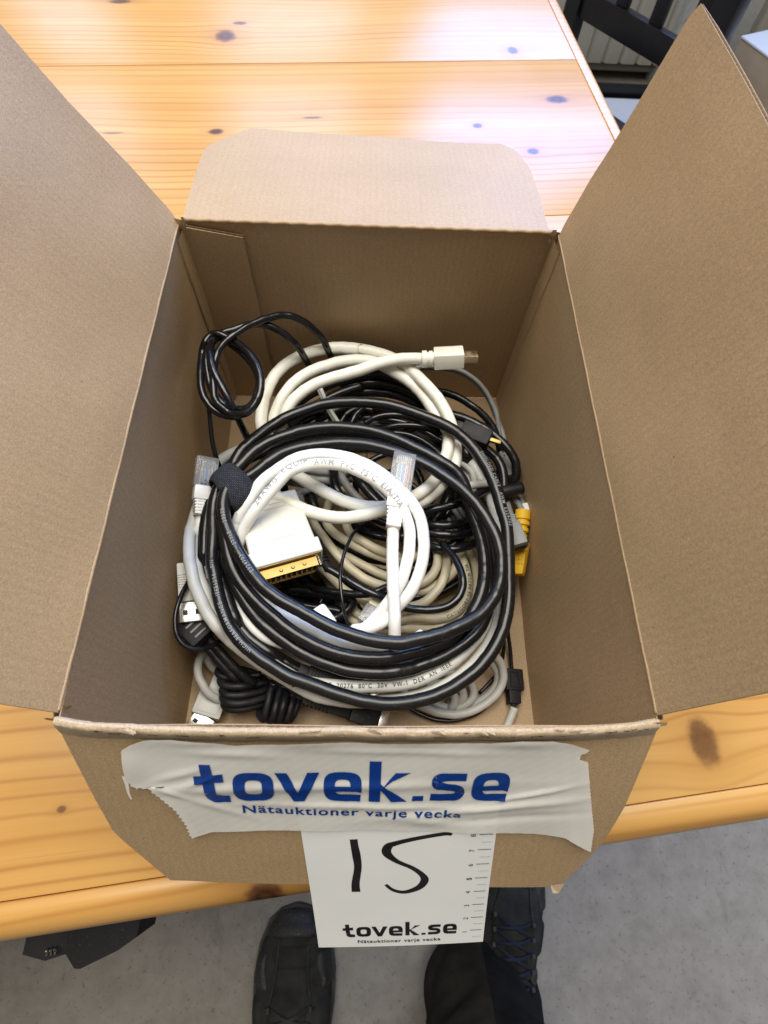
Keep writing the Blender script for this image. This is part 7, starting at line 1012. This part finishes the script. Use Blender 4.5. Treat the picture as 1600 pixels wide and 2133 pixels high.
# ------------------------------------------------------------------ person: shoes and trousers below the table edge
pe = thing('person', (.15, -.42, FZ), 'person standing at the table in black trousers and worn dark shoes', 'person')
def shoe(cx, ty, ang, key):
    """toe at (cx, ty), pointing +y rotated by ang"""
    L = .295; ca, sa = math.cos(ang), math.sin(ang)
    def wp_(x, y, z): return (cx + ca * x - sa * y, ty + sa * x + ca * y, FZ + z)
    prof = [(0, .004, .030, .012), (.006, .024, .040, .014), (.018, .038, .050, .016), (.040, .049, .058, .018), (.075, .054, .064, .018), (.110, .053, .078, .018), (.150, .047, .096, .018), (.190, .041, .105, .020), (.240, .039, .105, .022), (.280, .033, .100, .024), (.295, .020, .095, .024)]
    n = 20
    def shell(z0, k0, k1):
        V = []; F = []
        for (y, hw, ht, sl) in prof:
            for k in range(n):
                t = math.pi * k / (n - 1); cxx = math.cos(t); s = math.sin(t)
                x = hw * k0 * math.copysign(abs(cxx) ** .75, cxx); z = (sl + (ht - sl) * s ** .8) if k1 else None
                bumpz = .0018 * math.sin(y * 160) * s if .09 < y < .17 else .0010 * math.sin(y * 90 + 3 * cxx)
                V.append(wp_(x, -y, z + bumpz))
        for i in range(len(prof) - 1):
            for k in range(n - 1): a = i * n + k; F.append((a, a + 1, a + n + 1, a + n))
        F.append(tuple(range(n))); return V, F
    sh = obj('shoe', *shell(0, .96, 1), 'shoe', pe, 60)
    V = []; F = []; m = len(prof)
    ring_ = [(-hw * 1.05, -y) for (y, hw, ht, sl) in prof] + [(hw * 1.05, -y) for (y, hw, ht, sl) in reversed(prof)]
    for z in (.001, .012, .019): V += [wp_(x, y + (.004 if abs(y) < .02 else 0), z) for x, y in ring_]
    r_ = len(ring_)
    for lv in range(2):
        for k in range(r_): a = lv * r_ + k; b_ = lv * r_ + (k + 1) % r_; F.append((a, b_, b_ + r_, a + r_))
    F.append(tuple(range(2 * r_, 3 * r_))); F.append(tuple(range(r_ - 1, -1, -1))); obj('sole', V, F, 'sole', sh, 50)
    PY = [p[0] for p in prof]; PH = [p[1] for p in prof]; PT = [p[2] for p in prof]; PS = [p[3] for p in prof]
    def srf(y, t, off):
        hw, ht, sl = np.interp(y, PY, PH), np.interp(y, PY, PT), np.interp(y, PY, PS); cxx, s = math.cos(t), math.sin(t)
        return wp_((hw * .96 + off) * math.copysign(abs(cxx) ** .75, cxx), -y + (off * 1.5 if y < .01 else 0), sl + (ht - sl) * abs(s) ** .8 + off)
    def patch(y0, y1, t0, t1, off, mat, name='overlay_panel', sk=0.0):
        V = []; F = []; a_, b_ = 12, 10
        for i in range(a_ + 1):
            for j in range(b_ + 1):
                u, v = i / a_, j / b_; e = min(1, 8 * min(u, 1 - u, v, 1 - v)); V.append(srf(y0 + (y1 - y0) * u + sk * v, R_(t0 + (t1 - t0) * v + 5 * math.sin(u * 5)), off * e - .001 * (1 - e)))
        for i in range(a_):
            for j in range(b_): k_ = i * (b_ + 1) + j; F.append((k_, k_ + 1, k_ + b_ + 2, k_ + b_ + 1))
        obj(name, V, F, mat, sh, 60)
    patch(.000, .030, 4, 176, .0030, 'sole', 'toe_bumper')
    for t0, t1 in ((8, 50), (130, 172)): patch(.045, .085, t0, t1, .0028, 'sole'); patch(.092, .135, t0, t1 + (6 if t0 < 90 else 0), .0030, 'shoe2'); patch(.145, .20, t0, t1, .0030, 'sole')
    patch(.036, .062, 62, 118, .0020, 'shoe2', 'toe_cap'); patch(.075, .190, 66, 114, .0030, 'shoe2', 'tongue')
    for y, s in ((.060, 1), (.066, -1)):      # stitched side panels
        P = cr([(s * .020, -.030, .052), (s * .036, -.055, .047), (s * .040, -.085, .052), (s * .030, -.100, .070), (s * .022, -.070, .066), (s * .020, -.030, .054)], .004); obj('stitched_panel', *tube([wp_(*p) for p in P], .0012, 6), 'sole', sh, 60)
    for k in range(5):      # laces, criss-cross
        y = .098 + k * .016; z = .084 + k * .0062
        for s in (-1, 1):
            P = cr([(s * .026, -y, z - .012), (s * .010, -y - .005, z + .004), (-s * .010, -y - .010, z + .008), (-s * .024, -y - .014, z - .004)], .004); obj('lace', *tube([wp_(*p) for p in P], .0022, 6), key, sh, 60)
        for s in (-1, 1): obj('eyelet', *bbox(wp_(s * .027 - .0015, -y - .003, z - .010), wp_(s * .027 + .0015, -y + .003, z - .004), .0), 'sole', sh, 0)
    return sh
shoe(.008, -.190, R_(1), 'shoe'); shoe(.335, -.100, R_(-14), 'laces')
def leg(P, rx, ry, name, mat, seed, parent, a0=0.0, a1=360.0, grow=0.0, cut=1.0):
    P = cr(P, .012); P = P[:max(3, int(len(P) * cut))]; full = a1 - a0 >= 360; V = []; F = []; n = 32; m = len(P); nq = n if full else n + 1
    k = np.linspace(0, cut, m); RX = np.interp(k, np.linspace(0, 1, len(rx)), rx); RY = np.interp(k, np.linspace(0, 1, len(ry)), ry)
    for i, p in enumerate(P):
        for q in range(nq):
            a = R_(a0 + (a1 - a0) * q / n); w = 1 + .055 * math.sin(3 * a + i * .35 + seed) + .035 * math.sin(5 * a - i * .6) + .03 * math.sin(i * .9 + a)
            V.append((p[0] + (RX[i] * w + grow) * math.cos(a), p[1] + (RY[i] * w + grow) * math.sin(a), p[2] + .006 * math.sin(2 * a + i * .2)))
    for i in range(m - 1):
        for q in range(n): F.append((i * nq + q, i * nq + (q + 1) % nq, (i + 1) * nq + (q + 1) % nq, (i + 1) * nq + q))
    return obj(name, V, F, mat, parent, 180)
RL = ([(.262, -.300, FZ + .055), (.252, -.325, FZ + .15), (.240, -.355, FZ + .28), (.215, -.400, FZ + .45), (.17, -.44, FZ + .75)], [.074, .080, .086, .090, .10], [.090, .084, .084, .09, .10])
tr = leg(*RL, 'trouser_leg', 'trouser', 1, pe)
leg([(.020, -.455, FZ + .06), (.03, -.455, FZ + .25), (.04, -.45, FZ + .45), (.06, -.46, FZ + .75)], [.072, .076, .085, .10], [.078, .08, .088, .10], 'trouser_leg', 'trouser', 2, pe)
leg(*RL, 'side_panel', 'trouser2', 1, tr, 88, 215, .0025, .55)

# ------------------------------------------------------------------ black case under the table
bc = thing('black_case', (-.12, -.13, -.25), 'black flat case with a metal clasp under the front edge of the table, left', 'case')
def prism(poly, z0, z1):
    n = len(poly); V = [(x, y, z0) for x, y in poly] + [(x, y, z1) for x, y in poly]; F = [tuple(range(n - 1, -1, -1)), tuple(range(n, 2 * n))]
    for k in range(n): F.append((k, (k + 1) % n, n + (k + 1) % n, n + k))
    return V, F
obj('lid', *prism([(-.158, -.1395), (-.140, -.1435), (-.126, -.1395), (-.118, -.04), (-.158, -.04)], -.215, -.200), 'blackwood', bc, 30)
obj('body', *prism([(-.126, -.1380), (-.1165, -.1478), (-.1120, -.1480), (-.086, -.1370), (-.074, -.1290), (-.066, -.04), (-.126, -.04)], -.240, -.198), 'black_soft', bc, 30)
cl = MB()
for k in range(3): cl.add(*tube([(-.139 + k * .003 + .002 * math.cos(t), -.1375 + .003 * math.sin(t) * .6 + k * .0004, -.197 + .003 * math.cos(t * 1.0)) for t in np.linspace(0, 6.28, 12)], .0006, 6))
obj('clasp_spring', cl.v, cl.f, 'steel', bc, 60)

# ------------------------------------------------------------------ background: radiator, chair, stacked boxes
rd = thing('radiator', (.95, 2.09, -.63), 'cream ribbed radiator on the wall behind the chair', 'radiator', rotz=0)
V = []; F = []; n = 280; x0, x1 = .45, 1.75
for j, z in enumerate((-.60, -.05)):
    for i in range(n + 1):
        x = x0 + (x1 - x0) * i / n; t = (x - x0) / .055 % 1; y = 2.06 + (.012 if t < .22 else 0) * math.sin(math.pi * min(t, .22) / .22); V.append((x, y, z))
for i in range(n): F.append((i, i + 1, n + 2 + i, n + 1 + i))
obj('front_panel', V, F, 'radiator', rd, 60)
obj('body_block', *bbox((x0, 2.075, -.60), (x1, 2.14, -.05), .004), 'radiator', rd, 40)
obj('bottom_pipe', *tube([(x0 - .1, 2.10, -.625), (x1 + .1, 2.10, -.625)], .011, 10), 'radiator', rd, 60)
for x in (.6, 1.6): obj('bracket', *bbox((x, 2.10, FZ), (x + .03, 2.13, -.60), .002), 'radiator', rd, 40)

ch = thing('black_chair', (.80, 1.55, FZ), 'black wooden slat-back chair standing beyond the right end of the table', 'chair')
pa, pb = Vector((.6250, 1.7850, 0)), Vector((.8600, 1.4720, 0)); dr = (pb - pa).normalized(); nr = Vector((dr.y, -dr.x, 0))
if nr.y > 0: nr = -nr
def cbox(u0, u1, w0, w1, z0, z1, name, mat='blackwood', bev=.004):
    V, F = bbox((u0, w0, z0), (u1, w1, z1), bev); V = [pa + dr * p[0] + nr * p[1] + Vector((0, 0, p[2])) for p in V]; return obj(name, V, F, mat, ch, 40)
LN = (pb - pa).length; ZR = -.340
cbox(-.026, .020, -.020, .020, FZ, .22, 'leg'); cbox(LN - .028, LN + .030, -.024, .024, FZ, .22, 'leg')
cbox(-.022, .018, .36, .40, FZ, -.545, 'leg'); cbox(LN - .02, LN + .022, .36, .40, FZ, -.545, 'leg')
cbox(.021, LN - .029, -.012, .012, ZR - .030, ZR + .030, 'lower_rail'); cbox(.021, LN - .029, -.012, .012, .12, .20, 'top_rail')
for q in (.34, .61, .87): cbox(q * LN - .017, q * LN + .017, -.008, .008, ZR + .031, .119, 'slat', bev=.002)
cbox(-.03, LN + .03, .0, .42, -.544, -.515, 'seat', 'navy', .006)
# dark tray with paper below the chair
tyo = thing('document_tray', (.86, 1.84, FZ), 'dark open tray holding pale paper on the floor by the radiator', 'tray')
obj('tray_base', *bbox((.74, 1.66, FZ), (1.06, 1.98, FZ + .012), .002), 'navy', tyo, 40)
for a_, b_ in (((.74, 1.965, FZ + .012), (1.06, 1.98, FZ + .045)), ((.74, 1.66, FZ + .012), (.755, 1.964, FZ + .045))): obj('tray_rim', *bbox(a_, b_, .002), 'blackwood', tyo, 40)
pp = obj('paper_sheet', *bbox((.80, 1.74, FZ + .0125), (1.03, 1.95, FZ + .016)), 'card', None, 0, org=Vector((.9, 1.85, FZ + .0125))); tag(pp, 'pale sheet of paper lying in the dark tray', 'paper')

def crate(name, label, c, d, sx, sy, sz, z, top, side):
    t = thing(name, (c[0], c[1], z), label, 'box')
    def lb(a, b, bev=.002): V, F = bbox(a, b, bev); return [Vector((c[0], c[1], z)) + d * p[0] + Vector((-d.y, d.x, 0)) * p[1] + Vector((0, 0, p[2])) for p in V], F
    obj('carton', *lb((0, 0, 0), (sx, sy, sz - .006)), side, t, 40); obj('lid', *lb((-.002, -.002, sz - .0055), (sx + .002, sy + .002, sz)), top, t, 40); obj('tape_band', *lb((-.0015, sy * .42, sz * .3), (sx + .0015, sy * .55, sz - .007)), 'flute', t, 40)
dv = Vector((.41, -.912, 0))
crate('storage_box', 'brown carton with a white top at the right edge behind the box flap', (1.095, 1.785), dv, .32, .34, .10, -.50, 'card', 'kraft_edge')
crate('storage_box', 'grey lidded carton under the white-topped carton at far right', (1.06, 1.74), dv, .42, .42, .155, FZ, 'mgrey', 'mgrey')
crate('storage_box', 'pale blue grey carton standing behind the chair back', (1.02, 2.02), Vector((1, 0, 0)), .22, .10, .40, FZ, 'greyc', 'greyc')
